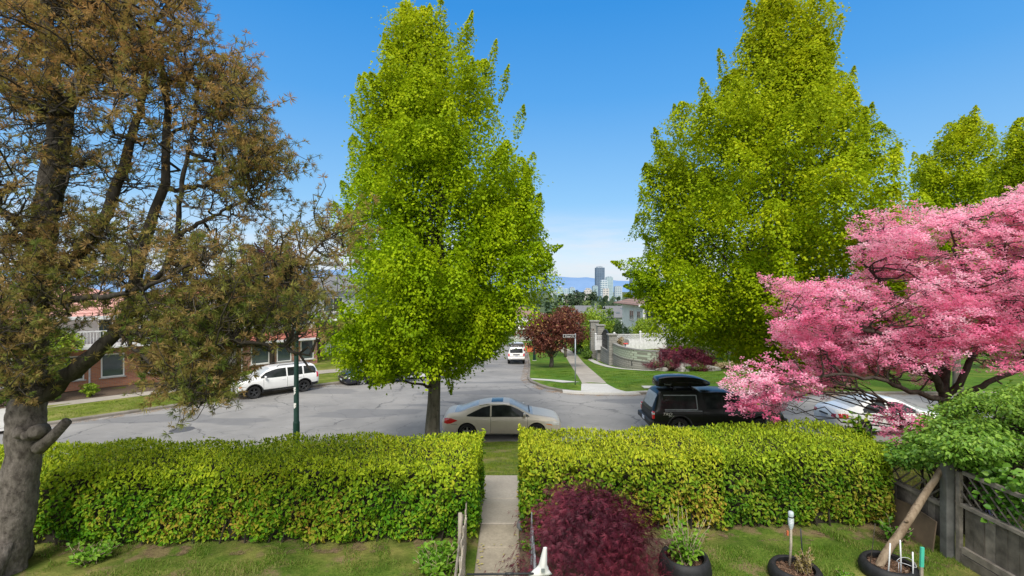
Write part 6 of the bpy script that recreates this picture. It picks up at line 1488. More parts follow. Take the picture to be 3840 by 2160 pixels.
# planting round the wall and along the streets
sh=[('tall_grass','tuft of dry ornamental grass on the pier of the block wall','plant',(10.9,49.5,-.62),(.7,.5,.95),420,.55,'dry',.12,10),
 ('leafy_shrub','bright green shrub left of the stone pier along the sidewalk','shrub',(9.4,57.5,-2.3),(1.0,2.0,2.2),2600,.26,'shrub_bright',.6,20),
 ('leafy_shrub','tall green hedge-like shrub beside the sidewalk behind the street sign','shrub',(8.9,61.5,-2.5),(1.5,2.2,2.3),3000,.28,'shrub_mid',.6,22),
 ('small_tree','bright green small tree above the stone pier, right of the purple street tree','tree',(10.8,64,-2.5),(2.9,2.4,2.7),4200,.30,'shrub_bright',.6,26),
 ('conifer_shrub','rounded dark conifer between two bright shrubs behind the lattice fence','shrub',(12.6,56.5,-1.2),(1.35,1.3,1.75),3200,.2,'shrub_dark',.4,26),
 ('leafy_shrub','bright feathery shrub right of the dark conifer behind the lattice fence','shrub',(15.4,57,-1.2),(1.7,1.4,1.8),3400,.24,'shrub_bright',.4,24),
 ('conifer_shrub','dark low shrub behind the lattice fence under the big columnar tree','shrub',(18.8,57,-1.2),(1.9,1.4,1.45),2800,.22,'shrub_dark',.5,22),
 ('conifer_shrub','dark low shrub in front of the pale blue-grey house wing','shrub',(23.2,57.5,-1.2),(2.0,1.4,1.5),2600,.22,'shrub_dark',.5,22),
 ('leafy_shrub','pale olive rhododendron behind the laceleaf maple beside the iron railing','shrub',(18.9,45.4,-.4),(2.1,1.3,1.15),2600,.26,'shrub_olive',.45,22),
 ('leafy_shrub','spiky pale green shrub between the stone pier and the laceleaf maple','shrub',(16.9,44.2,-.4),(1.2,.9,.85),1500,.28,'shrub_olive',.3,16),
 ('azalea','scarlet azalea in flower behind the purple street tree','shrub',(8.0,63,-2.5),(1.0,.8,2.05),800,.2,'red_bloom',.8,10),
 ('leafy_shrub','dark green shrub low beside the sidewalk at the foot of the stone pier','shrub',(8.7,55.0,-2.3),(.8,1.8,.8),1500,.2,'shrub_mid',.5,14),
 ('ground_shrub','low olive plants at the foot of the curved wall among the rocks','plant',(12.6,39.6,-.85),(1.0,.5,.5),900,.18,'shrub_olive',.35,12),
 ('ground_shrub','low green plants among the rocks under the laceleaf maple','plant',(14.8,39.3,-.85),(1.5,.5,.42),1000,.18,'shrub_mid',.4,14),
 ('ground_shrub','tawny low plants right of the rocks at the edge of the far lawn','plant',(18.0,39.8,-.85),(1.8,.7,.5),1100,.2,'dry',.3,14),
 ('small_tree','bright green tree standing in front of the white house with the brown roof','tree',(17.3,60.5,-2.3),(2.1,1.6,2.6),3000,.28,'shrub_bright',.6,24),
 ('small_tree','mid green tree between the grey roofs and the white house','tree',(17.2,78,-3.4),(3.0,2.4,3.3),3200,.34,'shrub_mid',.6,26),
 ('small_tree','bright green tree rising in front of the nearest grey roof','tree',(16.8,100,-5.0),(3.4,3,3.6),2800,.42,'shrub_bright',.6,24),
 ('leafy_shrub','yellow-green shrub at the far lawn behind the dogwood','shrub',(21.0,36.5,-.6),(1.5,1.2,1.4),2200,.2,'shrub_bright',.6,18),
 ('dense_tree','dark green tree standing behind the big columnar tree, right of the laceleaf maple','tree',(21.5,43,-1.1),(3.2,3,3.4),5200,.3,'shrub_mid',.6,34),
 ('dense_tree','dark tree behind the big columnar tree trunk, left of the white saloon','tree',(27,42,-1.1),(3.6,3,3.0),5200,.32,'shrub_dark',.6,34),
 ('dense_tree','mid green tree behind the dogwood crown at the right','tree',(34,42,-1.1),(4.5,3,3.6),5200,.36,'shrub_mid',.6,34),
 ('dense_tree','mid green tree at the far right behind the dogwood','tree',(44,43,-1.1),(5,3,3.6),4200,.38,'shrub_mid',.6,30)]
for i,(nm,lb,ct,c,rad,n,lf,mt,asp,ncl) in enumerate(sh): cloud_plant(nm,lb,ct,c,rad,100+i,n,lf,M[mt],None,ncl,asp=asp,stems=10,crown='foliage')
# purple street tree
cloud_plant('purple_maple','purple-leaved street tree with upright trunk beside the street sign','tree',(3.55,44.3,zroad(3.5,44.3)+.1),(3.3,2.9,2.15),55,9000,.25,M['purple'],None,64,(1.05,.19),asp=.5,stems=26,bark='bark',lumpy=.2)
cloud_plant('plum_tree','dark purple plum tree behind the green lamp post, above the brick and white house','tree',(-17.6,35.5,.1),(2.6,2.2,2.9),56,4200,.24,M['plum'],None,30,(3.6,.16),stems=16)
cloud_plant('purple_maple','second purple-leaved tree farther along the sidewalk behind the first','tree',(6.3,57,zroad(6.3,57)+.1),(2.6,2.2,1.9),57,3800,.28,M['purple'],None,26,(2.4,.15),asp=.5,stems=14,bark='bark')
# left-hand gardens
lf_=[('garden_tree','bright green garden tree in front of the far-left brick house','tree',along(-.6,6.3),(1.5,1.4,1.5),4200,.17,'shrub_bright',.6,26,(1.0,.09)),
 ('leafy_shrub','rounded green shrub at the left end of the brick house bed','shrub',along(-2.2,5.6),(.7,.6,.45),1200,.12,'shrub_mid',.5,12,None),
 ('leafy_shrub','second rounded green shrub in the brick house bed','shrub',along(-.6,5.5),(.6,.5,.4),1100,.12,'shrub_mid',.5,12,None),
 ('leafy_shrub','yellow-green shrub in the middle of the brick house bed','shrub',along(1.0,5.6),(.55,.5,.35),900,.12,'shrub_bright',.5,12,None),
 ('leafy_shrub','small bright shrub beside the brick house downpipe','shrub',along(3.2,6.6),(.4,.4,.5),800,.10,'shrub_mid',.5,10,None),
 ('leafy_shrub','small yellow shrub near the right end of the brick house bed','shrub',along(5.0,5.9),(.35,.35,.3),500,.10,'shrub_bright',.5,8,None),
 ('leafy_shrub','low shrub between the two brick houses','shrub',along(7.2,6.6),(.7,.6,.6),1000,.12,'shrub_dark',.5,12,None),
 ('ground_shrub','lime green ground cover beside the far-left driveway','plant',along(-9.5,4.6),(1.6,.6,.35),1400,.12,'shrub_bright',.5,16,None),
 ('dense_tree','leafy tree between the brick houses, behind the pine branches','tree',along(6.9,14),(2.6,2.4,2.4),4200,.26,'shrub_bright',.6,28,(1.6,.14)),
 ('dense_tree','dark tree behind the grey house at the left edge of the columnar tree','tree',along(24,15),(2.6,2.4,2.8),3600,.28,'shrub_mid',.6,26,(2.0,.16)),
 ('leafy_shrub','dark shrub against the grey house wall','shrub',along(21.8,11.4),(1.5,.7,1.2),1700,.18,'shrub_dark',.5,16,None),
 ('dense_tree','tree farther down the left side of the street behind the columnar tree','tree',(-9.5,62,-2.3),(3,3,3.2),3800,.3,'shrub_mid',.6,28,(2,.2)),
 ('dense_tree','tree at the bend of the street behind the columnar tree','tree',(-8,88,-3.7),(3.2,3,3.4),3200,.36,'shrub_mid',.6,26,(2.2,.2)),
 ('dense_tree','rounded tree right of the white house at the end of the street','tree',(10.5,98,-4.8),(3.2,3,3.0),3200,.36,'shrub_mid',.6,26,(2,.2))]
for i,(nm,lb,ct,c,rad,n,lf,mt,asp,ncl,tk) in enumerate(lf_):
    c3=(c[0],c[1],float(base_z(c[0],c[1]))+.12) if len(c)==2 else c
    cloud_plant(nm,lb,ct,c3,rad,200+i,n,lf,M[mt],None,ncl,tk,asp=asp,stems=10,crown='crown' if tk else 'foliage')

# ------------------------------------------------------------------ street furniture
def lamp_post(label,x,y,h,z,r0=.095,lantern=True,arm=0):
    r=thing('lamp_post',label,'lamp post',(x,y,z),0,'green lamp posts'); m=MB()
    m.tube([(0,0,.0),(0,0,.9)],[r0*1.25,r0*1.2],14); m.tube([(0,0,.9),(0,0,.96),(0,0,h)],[r0*1.2,r0,r0*.62],14); m.build('pole',M['pole_green'],r,True,40)
    m=MB(); m.box((0,0,.02),(.42,.42,.06),bevel=.01); m.build('base',M['concrete'],r)
    if lantern:
        m=MB(); m.tube([(0,0,h-.1),(.25,0,h+.25),(.9,0,h+.32)],[.05,.045,.04],8); m.build('arm',M['pole_green'],r,True)
        m=MB(); m.box((1.15,0,h+.30),(.6,.22,.12),bevel=.04); hd=m.build('lamp_head',M['grey'],r,True,40); m=MB(); m.box((1.2,0,h+.235),(.36,.16,.03),bevel=.01); m.build('lens',M['clear_lamp'],hd)
    return r
lp=lamp_post('dark green lamp post standing behind the left hedge with white sticker marks on it',-7.35,16.5,6.0,gz(-7.35,16.5)-.05,.09)
m=MB()
for (z,w,h,dx) in((2.05,.07,.10,-.02),(1.98,.05,.05,.03),(1.5,.09,.13,.02),(1.42,.06,.05,.04),(1.9,.04,.09,.0)):
    for k in range(3): a=-.5+dx*3+k*.25; m.box((.088*math.sin(a),-.088*math.cos(a),z+.02*k),(w*.5,.006,h*(1-.2*k)),rz=a)
m.build('sticker_remains',M['white'],lp)
lamp_post('green lamp post on the far grass verge beside the purple street tree',2.45,53,7.5,zroad(2.4,53)+.1,.13)
lamp_post('thin dark lamp post before the white house at the end of the street',-.85,92,6.5,zroad(-.8,92)+.1,.09)
def sign():
    r=thing('street_sign','black street name sign on a thin grey post at the corner of the far lawn','street sign',(3.86,29.5,.1))
    m=MB(); m.tube([(0,0,-.05),(0,0,3.12)],.036,10); m.build('post',M['steel'],r,True)
    m=MB(); m.box((-.36,-.06,2.98),(.78,.02,.19)); b=m.build('name_blade',M['white'],r); m=MB(); m.box((-.36,-.072,2.98),(.745,.008,.158)); m.build('black_panel',M['sign_black'],b)
    text('lettering','Dieppe Dr',.125,'white',b,(-.36,-.079,2.975),(R(90),0,0),.001,0,'CENTER',1.0)
    m=MB(); m.box((0,-.05,2.98),(.06,.06,.2)); m.build('bracket',M['steel'],r)
sign()
def manhole():
    g=P(182,430,20.5); o=MB(); o.lathe([(0,.012),(.36,.012),(.38,.008),(.44,.008),(.46,.0)],(0,0,0),32,'Z'); ob=o.build('manhole_cover',M['steel_dark'],None,True,40)
    ob.location=(g.x,20.5,.0); tag(ob,'round iron manhole cover in the road above the left hedge','manhole cover')
M['steel_dark']=plain('manhole_iron',(.10,.10,.105),.7,.3,var=.3,scale=30); manhole()
m=MB(); m.box((0,0,0),(.75,.55,.05),bevel=.01); o=m.build('utility_cover',M['concrete'],None); o.location=(8.1,28.6,.15); tag(o,'small white concrete utility cover in the grass right of the sidewalk ramp','utility cover')
def barrier():
    g=P(525.5,0,63); r=thing('safety_fence','orange mesh safety fence with red rails beyond the white four-wheel drive','fence',(g.x,63,zroad(2,63)+.1))
    m=MB(); m.box((1.3,0,.5),(2.2,.03,.8)); m.build('mesh_panel',M['orange'],r)
    m=MB(); m.tube([(0,0,0),(0,0,1.2),(1.2,0,1.3),(2.5,0,1.1),(2.5,0,0)],.05,6); m.tube([(0,0,.8),(1.3,0,1.1),(2.5,0,.7)],.04,6); m.build('rail',M['red_rail'],r)
barrier()
def far_white_fence():
    r=thing('picket_fence','low white fence in front of the white house at the end of the street','fence',(-6,97,zroad(-6,97)-.1)); m=MB()
    for k in range(60): m.box((k*.2,0,.5),(.11,.03,1.0))
    m.box((5.9,.03,.8),(12,.04,.08)); m.box((5.9,.03,.25),(12,.04,.08)); m.build('pickets',M['fence_white'],r)
far_white_fence()

# ------------------------------------------------------------------ front yard things
YZ=2.2
def tyre(label,x,y,R0,h,tilt=0):
    r=thing('tyre_planter',label,'tyre planter',(x,y,YZ),0,'tyre planters in the front yard')
    m=MB(); w=.052; m.lathe([(R0-w*.4,-.02),(R0,.02),(R0+.012,h*.4),(R0-.004,h*.75),(R0-.03,h*.97),(R0-.055,h),(R0-.085,h*.94),(R0-.075,h*.5),(R0-.07,.0)],(0,0,0),48,'Z')
    m.build('rubber_ring',M['rubber'],r,True,50)
    m=MB(); rn=random.Random(x)
    rings=[[(0,0,h*.62)]]; V=[(0,0,h*.62)];F=[]
    for k,rr in enumerate((.3,.6,.85,1.0)):
        for a in range(28): V.append(((R0-.075)*rr*math.cos(a/28*6.2832),(R0-.075)*rr*math.sin(a/28*6.2832),h*.58+rn.uniform(-.015,.02)-.02*rr))
    for a in range(28): F.append([0,1+a,1+(a+1)%28])
    for k in range(3):
        for a in range(28): F.append([1+k*28+a,1+(k+1)*28+a,1+(k+1)*28+(a+1)%28,1+k*28+(a+1)%28])
    m.add(V,F); m.build('mulch',M['mulch'],r,True)
    rg=np.random.default_rng(int(x*100)); n=260; a=rg.uniform(0,6.28,n); q=(R0-.09)*np.sqrt(rg.uniform(0,1,n)); C=np.stack([q*np.cos(a),q*np.sin(a),h*.58+rg.uniform(0,.03,n)],1); Ls=rg.uniform(.02,.06,n)
    link('bark_chips',np_mesh('bark_chips',leaf_quads(rg,C,unit(rg.normal(0,1,(n,3))*np.array((1,1,.3))),rand_dirs(rg,n),Ls,Ls*.4),4),M['chips'],r)
    return r
M['chips']=leaf_mat('bark_chips',[(.06,.035,.022),(.16,.09,.055),(.30,.21,.14)],trans=.0)
tyre('deep black tyre planter holding the leafy shrub, nearest to the red maple',2.27,6.36,.325,.30); tyre('black tyre planter in the middle holding a dried plant and the stake with the bottle',3.70,6.32,.315,.17); tyre('black tyre planter at the right holding the white and green stakes',5.0,6.42,.33,.17)
def stemmy(label,x,y,z,n,h,sp,seed,leafn,mat,leafL,bare=.3,name='potted_shrub'):
    rng=np.random.default_rng(seed); r=thing(name,label,'plant',(x,y,z)); ps=[];LC=[];LD=[]
    for k in range(n):
        a=rng.uniform(0,6.28); hh=h*rng.uniform(.55,1.1); e=np.array((sp*math.cos(a)*rng.uniform(.4,1.3),sp*math.sin(a)*rng.uniform(.4,1.3),hh)); p=wander(rng,(rng.normal(0,sp*.25),rng.normal(0,sp*.25),0),e,6,.08); ps.append((p,np.linspace(.006,.0025,6)))
        for i in range(leafn): t=rng.uniform(.15,1-bare*rng.uniform(0,1)); j=min(int(t*5),4); q=p[j]*(1-t*5+j)+p[j+1]*(t*5-j); d=unit(rng.normal(0,1,3)*np.array((1,1,.5))+np.array((0,0,.25))); LC.append(q+d*leafL*.55); LD.append(d)
    tubes('stems',ps,M['drystem'],r,4); LC=np.array(LC);LD=np.array(LD); Ls=leafL*rng.uniform(.6,1.25,len(LC))
    V,F=leaf_hex(rng,LC,LD,unit(np.array((0,0,1))+rng.normal(0,.4,LC.shape)),Ls,Ls*.62); link('leaves',np_mesh_idx('leaves',V,F),M[mat],r); return r
M['drystem']=plain('dry_stem',(.34,.27,.19),.9,var=.4,scale=20)
stemmy('leafy shrub with bare grey stems growing in the deep tyre planter',2.27,6.36,2.36,34,.62,.27,301,13,'weed',.075,.55)
M['driedleaf']=leaf_mat('dried_leaves',[(.16,.13,.04),(.30,.24,.09),(.42,.33,.16)],trans=.3)
stemmy('small dried plant in the middle tyre planter',3.78,6.26,2.29,16,.30,.12,302,14,'driedleaf',.045,.1)
def stick(name,label,cat,p0,p1,rad,mat,group=None,n=8,part=None):
    p0=Vector(p0);p1=Vector(p1); m=MB(); m.tube([Vector((0,0,0)),(p1-p0)*.5+Vector((.004,0,0)),p1-p0],rad,n); o=m.build(name,M[mat],None,True); o.location=p0; return tag(o,label,cat,group)
def bottle_stake():
    r=thing('bottle_stake','weathered stake with an upturned clear bottle on its top in the middle tyre planter','stake',(3.70,6.42,2.25))
    m=MB(); m.tube([(-.02,0,0),(0,0,.35),(.0,0,.72)],[.018,.017,.014],8); m.build('stake',M['wood_pale'],r,True)
    m=MB(); m.lathe([(.013,.50),(.014,.55),(.03,.59),(.034,.62),(.034,.70),(.030,.72),(.034,.74),(.034,.775),(.026,.785),(.0,.782)],(0,0,0),18,'Z'); b=m.build('bottle',M['bottle'],r,True,50)
    m=MB(); m.lathe([(.0355,.635),(.0355,.70)],(0,0,0),18,'Z'); m.build('paper_band',M['label_paper'],b,True); m=MB(); m.lathe([(.0355,.71),(.0355,.725)],(0,0,0),18,'Z'); m.build('dark_band',M['iron'],b,True)
    m=MB(); m.box((-.045,.0,.50),(.02,.02,.06)); m.build('rust_clip',M['orange'],r)
M['label_paper']=plain('bottle_paper',(.60,.66,.70),.5,var=.4,scale=60); bottle_stake()
M['lawnblade']=leaf_mat('lawn_blades',[(.06,.125,.012),(.11,.20,.018),(.17,.25,.03)],trans=.3,clump=.4,spec=.1)
stick('metal_rod','dark thin rod standing beside the bottle stake','stake',(3.86,6.42,2.24),(3.84,6.44,2.80),.0085,'rod')
for i,(x,y,h,dx,lb) in enumerate(((4.83,6.22,.44,.03,'leftmost white garden stake in the right tyre planter'),(5.03,6.26,.46,-.01,'middle white garden stake in the right tyre planter'),(5.10,6.16,.36,0,'rightmost and shortest white garden stake in the right tyre planter'))):
    stick('garden_stake',lb,'stake',(x,y,2.28),(x+dx,y,2.28+h),.0085,'stake_white','white garden stakes')
def green_stake():
    r=thing('wooden_stake','turquoise-painted flat stake standing beside the white stakes','stake',(5.22,6.17,2.27)); m=MB(); m.box((0,0,.09),(.034,.02,.18)); m.build('bare_end',M['wood_pale'],r); m=MB(); m.box((0.006,0,.30),(.040,.024,.25),ry=.03); m.build('painted_end',M['teal'],r)
green_stake()
stick('twig','thin dry twig leaning over the right tyre planter','twig',(4.72,6.4,2.24),(4.84,6.45,2.86),.005,'twig',None,5)
def wire_hoop():
    m=MB(); m.tube([(.10*math.cos(a),.10*math.sin(a),.02*math.sin(a*2)) for a in np.linspace(0,6.28,20)],.003,4); m.tube([(.10,0,0),(.13,0,-.14)],.003,4); m.tube([(-.1,0,0),(-.11,0,-.14)],.003,4); o=m.build('wire_ring',M['stake_white'],None,True); o.location=(5.12,6.28,2.44); tag(o,'thin wire plant ring between the stakes in the right tyre planter','plant support')
wire_hoop()
def log():
    rng=np.random.default_rng(6); p0=np.array((4.87,6.44,2.28)); p1=np.array((6.13,6.92,3.41)); pts=wander(rng,p0,p1,10,.02); m=MB(); m.tube([Vector(p-p0) for p in pts],[.050,.053,.050,.053,.048,.051,.047,.045,.041,.038],10); k=pts[4]-p0; m.tube([Vector(k),Vector(k)+Vector((-.06,-.05,.05))],[.03,.018],6)
    o=m.build('bare_log',M['log'],None,True,60); o.location=p0; tag(o,'bare pale log leaning from the right tyre planter against the fence post','log')
log()
# wooden side fence with its open lattice top
FX=6.16
def side_fence():
    r=thing('wooden_fence','weathered wooden side fence with broken diagonal lattice, at the right under the green shrub','fence',(FX,6.85,YZ))
    m=MB(); m.box((0,0,.70),(.118,.118,1.46),bevel=.01); m.build('post',M['wood_post'],r); m=MB(); m.box((.05,-.13,.62),(.05,.06,1.26)); m.build('batten',M['wood'],r)
    rn=random.Random(4)
    for (ya,yb_,zt,nm) in((-.20,-4.2,.76,'front'),(.12,1.15,.62,'back')):
        m=MB(); y=ya; s=-1 if yb_<ya else 1
        while (y-yb_)*s<0:
            w=rn.uniform(.13,.16); m.mi=rn.randrange(2); m.box((.07+rn.uniform(-.006,.006),y+s*w/2,(zt+.14)/2+.06),(.02,w-.006,zt-.10)); y+=s*w
        m.build('boards',[M['wood_dark'],M['wood']],r)
        L_=abs(yb_-ya); ym=(ya+yb_)/2; x0=.05
        m=MB(); m.box((x0-.01,ym,zt+.06),(.09,L_,.045)); m.build('top_rail',M['wood'],r)
        if s<0:
            m=MB(); m.box((x0-.01,ym,.20),(.05,L_,.09)); m.build('bottom_rail',M['wood'],r); m=MB(); m.box((x0-.015,ym,.07),(.045,L_,.14)); m.build('kickboard',M['wood_dark'],r)
        lh=.48 if s<0 else .30
        if s<0: m=MB(); m.box((x0,ym,zt+lh+.02),(.05,L_,.05)); m.build('upper_rail',M['wood'],r)
        m=MB(); k=0; y=ya-s*.3
        while (y-yb_)*s<0:
            m.tube([(x0,y,zt+lh),(x0,y+s*(lh-.07),zt+.09)],.013,4); y+=s*rn.choice((.13,.15,.16,.2))
        m.build('lattice_slats',M['wood_dark'],r)
        m=MB(); y=ya+s*(.2 if s>0 else 9)
        while (y-yb_)*s<0:
            m.tube([(x0+.02,y+s*(lh-.1),zt+lh),(x0+.02,y,zt+.09)],.014,4); y+=s*rn.uniform(.5,.7)
        if m.V: m.build('lattice_slats',M['wood_dark'],r)
side_fence()
o=raw_mesh('plywood_sheet',[(0,0,0),(0.02,1.28,0.0),(.08,1.28,.40),(.07,.52,.50),(.06,0,.46)],[[0,1,2,3,4]]); bm=bmesh.new(); bm.from_mesh(o); rr=bmesh.ops.solidify(bm,geom=list(bm.faces),thickness=.018); bm.to_mesh(o); bm.free()
o=link('plywood_sheet',o,M['ply']); o.location=(FX-.13,6.93,YZ-.01); tag(o,'old brown plywood sheet leaning on the fence behind the log','board')
# weathered pickets along the garden path
def pickets():
    r=thing('picket_fence','narrow grey weathered picket fence along the left side of the garden path','fence',(-.58,5.2,YZ)); rn=random.Random(2)
    for i,y in enumerate(np.arange(5.0,7.25,.125)):
        h=.60+rn.uniform(-.06,.05); m=MB(); m.box((rn.uniform(-.01,.01)-(y-5)*.055+.02,y-5.2,h/2),(.014,.085,h),ry=rn.uniform(-.05,.03)); m.build('picket',M['wood_pale'],r)
    m=MB(); m.tube([(-.05,-.3,.42),(-.15,2.0,.42)],.018,5); m.build('rail',M['wood'],r)
    m=MB(); m.tube([(-.14,1.45,-.1),(-.135,1.47,.70)],.028,10); m.build('post',M['wood_pale'],r,True)
pickets()
def pickets_right():
    r=thing('picket_fence','short bluish grey picket fence beside the path, half buried in the red maple','fence',(.27,5.3,YZ)); rn=random.Random(3)
    for i,y in enumerate(np.arange(5.2,7.0,.16)):
        h=.52+rn.uniform(-.1,.08); m=MB(); m.box((rn.uniform(-.01,.01),y-5.3,h/2),(.014,.075,h),ry=rn.uniform(-.04,.06)); m.build('picket',M['pk_grey'],r)
    m=MB(); m.tube([(.02,-.2,.36),(.02,1.7,.36)],.016,5); m.build('rail',M['pk_grey'],r)
M['pk_grey']=plain('bluish_grey_wood',(.24,.26,.29),.85,var=.35,scale=9); pickets_right()
def vane():
    # white curved scoop on the end of a dark rod
    r=thing('weather_vane','white plastic vane on the end of a dark horizontal rod beside the garden path','vane',(.235,4.55,YZ+.365))
    m=MB(); m.tube([(0,0,-.4),(0,0,.735)],.012,8); m.build('post',M['rod'],r,True)
    m=MB(); m.tube([(-.66,-.0,.742),(.06,0,.752)],.0095,8); m.tube([(-.30,-.0,.747),(-.22,0,.748)],.014,8); m.build('rod',M['rod'],r,True)
    rows=[]
    for v in np.linspace(0,1,14):
        w=.013+.035*v+.062*max(0,(v-.70)/.30)**1.2; z=.745+.285*(1-v)+(-.0); xo=.075-.03*v+(-.012 if v>.8 else 0)
        row=[]
        for u in np.linspace(-1,1,11): row.append(Vector((xo+u*w,-.05+.045*u*u*(.4+v)+.05*max(0,v-.6),z-.10*max(0,v-.75)*abs(u-.25)-.012*abs(u)*(1-v))))
        rows.append(row)
    m.__init__(); m.grid(rows); o=m.build('vane_blade',M['white'],r,True); md=o.modifiers.new('t','SOLIDIFY'); md.thickness=.005
    m=MB(); m.box((.052,-.062,.815),(.034,.004,.034)); m.build('foil_mark',M['steel'],o)
vane()
# planter stone beside the path
bm=bmesh.new(); bmesh.ops.create_icosphere(bm,subdivisions=3,radius=.1)
for v in bm.verts: v.co.z=max(v.co.z,-.05)*1.2; v.co*=1+.08*math.sin(v.co.x*30)
me=bpy.data.meshes.new('stone'); bm.to_mesh(me); bm.free(); o=link('edging_stone',me,M['stucco_dark'],None,True); o.location=(.17,7.62,YZ+.06); tag(o,'dark rounded stone at the right edge of the garden path','stone')

# green shrub over the side fence
def viburnum():
    rng=np.random.default_rng(91); O=np.array((7.05,7.6,2.2)); r=thing('leafy_shrub','large fresh green shrub spilling over the wooden fence at the right edge','shrub',tuple(O))
    poly=[(888,474),(896,452),(915,442),(935,428),(938,408),(955,404),(962,400),(985,394),(1010,390),(1060,384),(1120,390),(1120,520),(1060,508),(1000,500),(960,492),(948,478),(925,474),(905,484),(893,486)]
    q=sample_poly(rng,poly,330); q=q[(q[:,1]<np.where(q[:,0]>932,458,462))]; C0=[]
    for x,y in q: d=float(np.clip(rng.normal(0,.55),-1.1,1.3)); C0.append(np.array(P(x,y,(6.75+d*.45 if x>948 else 7.6+d*.5) if y>438 else 7.9+d*.9)))
    C0=np.array(C0); k=170; own=np.repeat(np.arange(len(C0)),k); n=len(own)
    # leaves in flat sprays
    a=rng.uniform(0,6.28,n); rr=rng.uniform(.22,.34,len(C0))[own]*np.sqrt(rng.uniform(0,1,n)); C=C0[own]+np.stack([rr*np.cos(a),rr*np.sin(a),rng.normal(0,.055,n)-.16*rr],1)
    D=unit(np.stack([np.cos(a),np.sin(a),-.35+rng.normal(0,.3,n)],1)+rng.normal(0,.4,(n,3))); U=unit(np.array((0,-.25,1))+rng.normal(0,.38,(n,3))); Ls=rng.uniform(.042,.078,n)
    V,F=leaf_hex(rng,C-O,D,U,Ls,Ls*.55); link('foliage',np_mesh_idx('foliage',V,F),M['vib'],r)
    st=[]
    for c in C0[::2]:
        b=np.array((7.1+rng.normal(0,.25),7.7+rng.normal(0,.25),2.15)); st.append((wander(rng,b,c,8,.08,-.15),np.linspace(.022,.004,8)))
    tubes('stems',st,M['twig'],r,5,O)
viburnum()
def wisteria():
    rng=np.random.default_rng(4); r=thing('flower_spray','hanging pale violet flower spray behind the broken lattice','flower',(6.34,6.42,3.02)); n=130; t=rng.uniform(0,1,n); C=np.stack([rng.normal(0,.022,n),rng.normal(0,.022,n),-.42*t+.1],1); Ls=rng.uniform(.012,.024,n)
    link('florets',np_mesh('florets',leaf_quads(rng,C,rand_dirs(rng,n),rand_dirs(rng,n),Ls,Ls),4),M['lavender'],r); tubes('stem',[(np.array([(0,0,.35),(0.01,0,.1),(0,0,-.3)]),np.array((.004,.003,.002)))],M['twig'],r,4)
wisteria()
def vine():
    rng=np.random.default_rng(14); r=thing('vine','green vine leaves hanging over the lattice of the wooden fence','plant',(6.3,6.0,2.2)); n=1700; t=rng.uniform(0,1,n); C=np.stack([rng.normal(.04,.10,n),-2.0*t+.5+rng.normal(0,.1,n),1.0+.5*rng.beta(1.2,1,n)-.35*np.sin(t*9)**2*rng.uniform(0,1,n)+rng.normal(0,.05,n)],1); Ls=rng.uniform(.05,.10,n)
    V,F=leaf_hex(rng,C,rand_dirs(rng,n)*np.array((1,1,.4)),unit(np.array((-.5,-.3,1))+rng.normal(0,.4,(n,3))),Ls,Ls*.8); link('leaves',np_mesh_idx('leaves',V,F),M['vib'],r)
    tubes('stems',[(wander(rng,(.1,.5-.3*i,.0),(.02,-.1-.35*i,1.4),8,.1),np.linspace(.012,.004,8)) for i in range(5)],M['twig'],r,5)
vine()
stemmy('clump of lush green weeds beside the picket fence, left of the path',-.98,6.45,2.2,60,.34,.30,401,12,'weed',.085,.05,'weed_clump')
stemmy('small weeds growing along the right edge of the garden path',.25,7.0,2.2,22,.16,.14,402,8,'weed',.06,.05,'weed_clump')
stemmy('few broad leaves at the foot of the plywood sheet',5.72,7.25,2.2,16,.30,.22,403,8,'vib',.08,.05,'weed_clump')
stemmy('tuft of fresh green leaves beside the pine trunk',-5.85,6.75,2.2,40,.22,.28,404,8,'weed',.075,.05,'weed_clump')
stemmy('leafy weed in the grass between the middle and the right tyre planters',4.35,6.30,2.2,14,.07,.12,405,8,'weed',.05,.05,'weed_clump')
stemmy('young leafy laurel shoots sticking up behind the greener hedge end',6.55,9.1,3.0,14,.62,.22,406,14,'laurel_g',.10,.05,'laurel_shoots')
# grass blades
def blades(name,x0,x1,y0,y1,n,h,mat,seed,skip=None,kind='stuff',wid=.004):
    rng=np.random.default_rng(seed); X=rng.uniform(x0,x1,n); Y=rng.uniform(y0,y1,n)
    k=np.sin(X*1.7+seed)*np.sin(Y*2.3)+.6*np.sin(X*4.1-Y*3.3)+.4*np.sin(X*9+Y*7); keep=rng.uniform(-1.2,1.4,n)<k+.55
    if skip is not None: keep&=~skip(X,Y)
    X=X[keep];Y=Y[keep];n=len(X); Z=np.where(kerb_dist(X,Y)>0,near_z(X,Y),base_z(X,Y)+.115)
    a=rng.uniform(0,6.28,n); hh=h*rng.uniform(.35,1.3,n)*np.clip(.75+.35*k[keep],.35,1.4); s=np.stack([np.cos(a),np.sin(a),np.zeros(n)],1)*(wid*rng.uniform(.7,1.4,n))[:,None]; le=np.stack([-np.sin(a),np.cos(a),np.zeros(n)],1)*(hh*rng.normal(0,.7,n))[:,None]+np.stack([rng.normal(0,.25,n)*hh,rng.normal(0,.25,n)*hh,hh],1)
    B=np.stack([X,Y,Z-.004],1); V=np.stack([B-s,B+s,B+le],1); o=link(name,np_mesh(name,V,3),M[mat]); tag(o,kind=kind); return o
sk=lambda X,Y:((X>-.62)&(X<.30)&(Y<9.05))|((X>-.05)&(X<2.3)&(Y<7.3)&(((X-1.02)/.8)**2+((Y-6.42)/.7)**2<1))|((X>-.95)&(X<.65)&(Y>=9)&(Y<10.42))
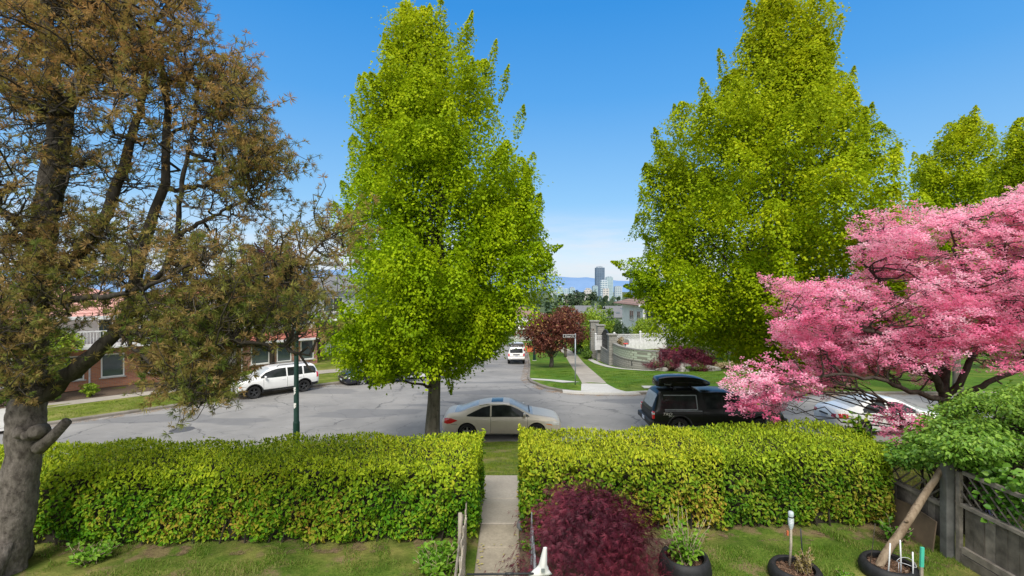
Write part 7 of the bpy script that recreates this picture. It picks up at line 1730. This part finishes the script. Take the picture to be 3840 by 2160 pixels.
def skt(X,Y):
    r=sk(X,Y)
    for cx,cy,r0 in((2.27,6.36,.33),(3.70,6.32,.32),(5.0,6.42,.335),(-6.63,6.5,.3)): r|=((X-cx)**2+(Y-cy)**2<r0*r0)
    return r
skd=skt
def skt(X,Y): return skd(X,Y)|((Y>7.12)&(X>.3)&(np.sin(X*5.3)+np.sin(X*11.7+Y*6)<.7))|((Y>6.72)&(X<-.6)&(np.sin(X*5.3)+np.sin(X*11.7+Y*6)<.5))
blades('yard_grass',-7.6,6.3,5.4,7.65,150000,.055,'blade',21,skt)
blades('bank_grass',-2.5,2.6,9.6,18.5,70000,.05,'blade_g',22,sk,wid=.006)
blades('bank_grass',2.6,14,9.6,18.5,30000,.06,'blade_g',23,None,wid=.008)
blades('verge_grass',-22,-14,20,33,30000,.07,'blade_g',24,lambda X,Y:((X+19.6)*-DD[1]+(Y-21.5)*DD[0]<.3)|((X+19.6)*-DD[1]+(Y-21.5)*DD[0]>3.5),wid=.012)
blades('far_lawn_grass',1.8,17,28,40,60000,.05,'lawnblade',25,lambda X,Y:(np.abs(X-(5.05+.075*(Y-29.6)))<.95)|((Y<30)&(X>3.9)&(X<6.3))|((Y<33.4)&(X<4.4)&(Y>29.9))|((Y<29.8)&(X<2.4))|(X<1.8+(31-Y)*.3),wid=.012)
# fallen leaves on the garden path
def fallen():
    rng=np.random.default_rng(9); n=46; X=rng.uniform(-.46,.09,n); Y=rng.uniform(5.0,7.6,n); e=rng.uniform(0,1,n)<.6; X=np.where(e,np.where(rng.uniform(0,1,n)<.5,-.44,.06)+rng.normal(0,.03,n),X); Z=near_z(X,Y)+.058
    Ls=rng.uniform(.03,.06,n); o=link('fallen_leaves',np_mesh('fallen_leaves',leaf_quads(rng,np.stack([X,Y,Z],1),unit(rng.normal(0,1,(n,3))*np.array((1,1,.1))),np.tile((0,0,1.),(n,1)),Ls,Ls*.6,.1),4),M['dryleaf']); tag(o,kind='stuff')
M['dryleaf']=leaf_mat('fallen_leaf',[(.30,.30,.06),(.45,.40,.14),(.30,.20,.09)],trans=.1); fallen()
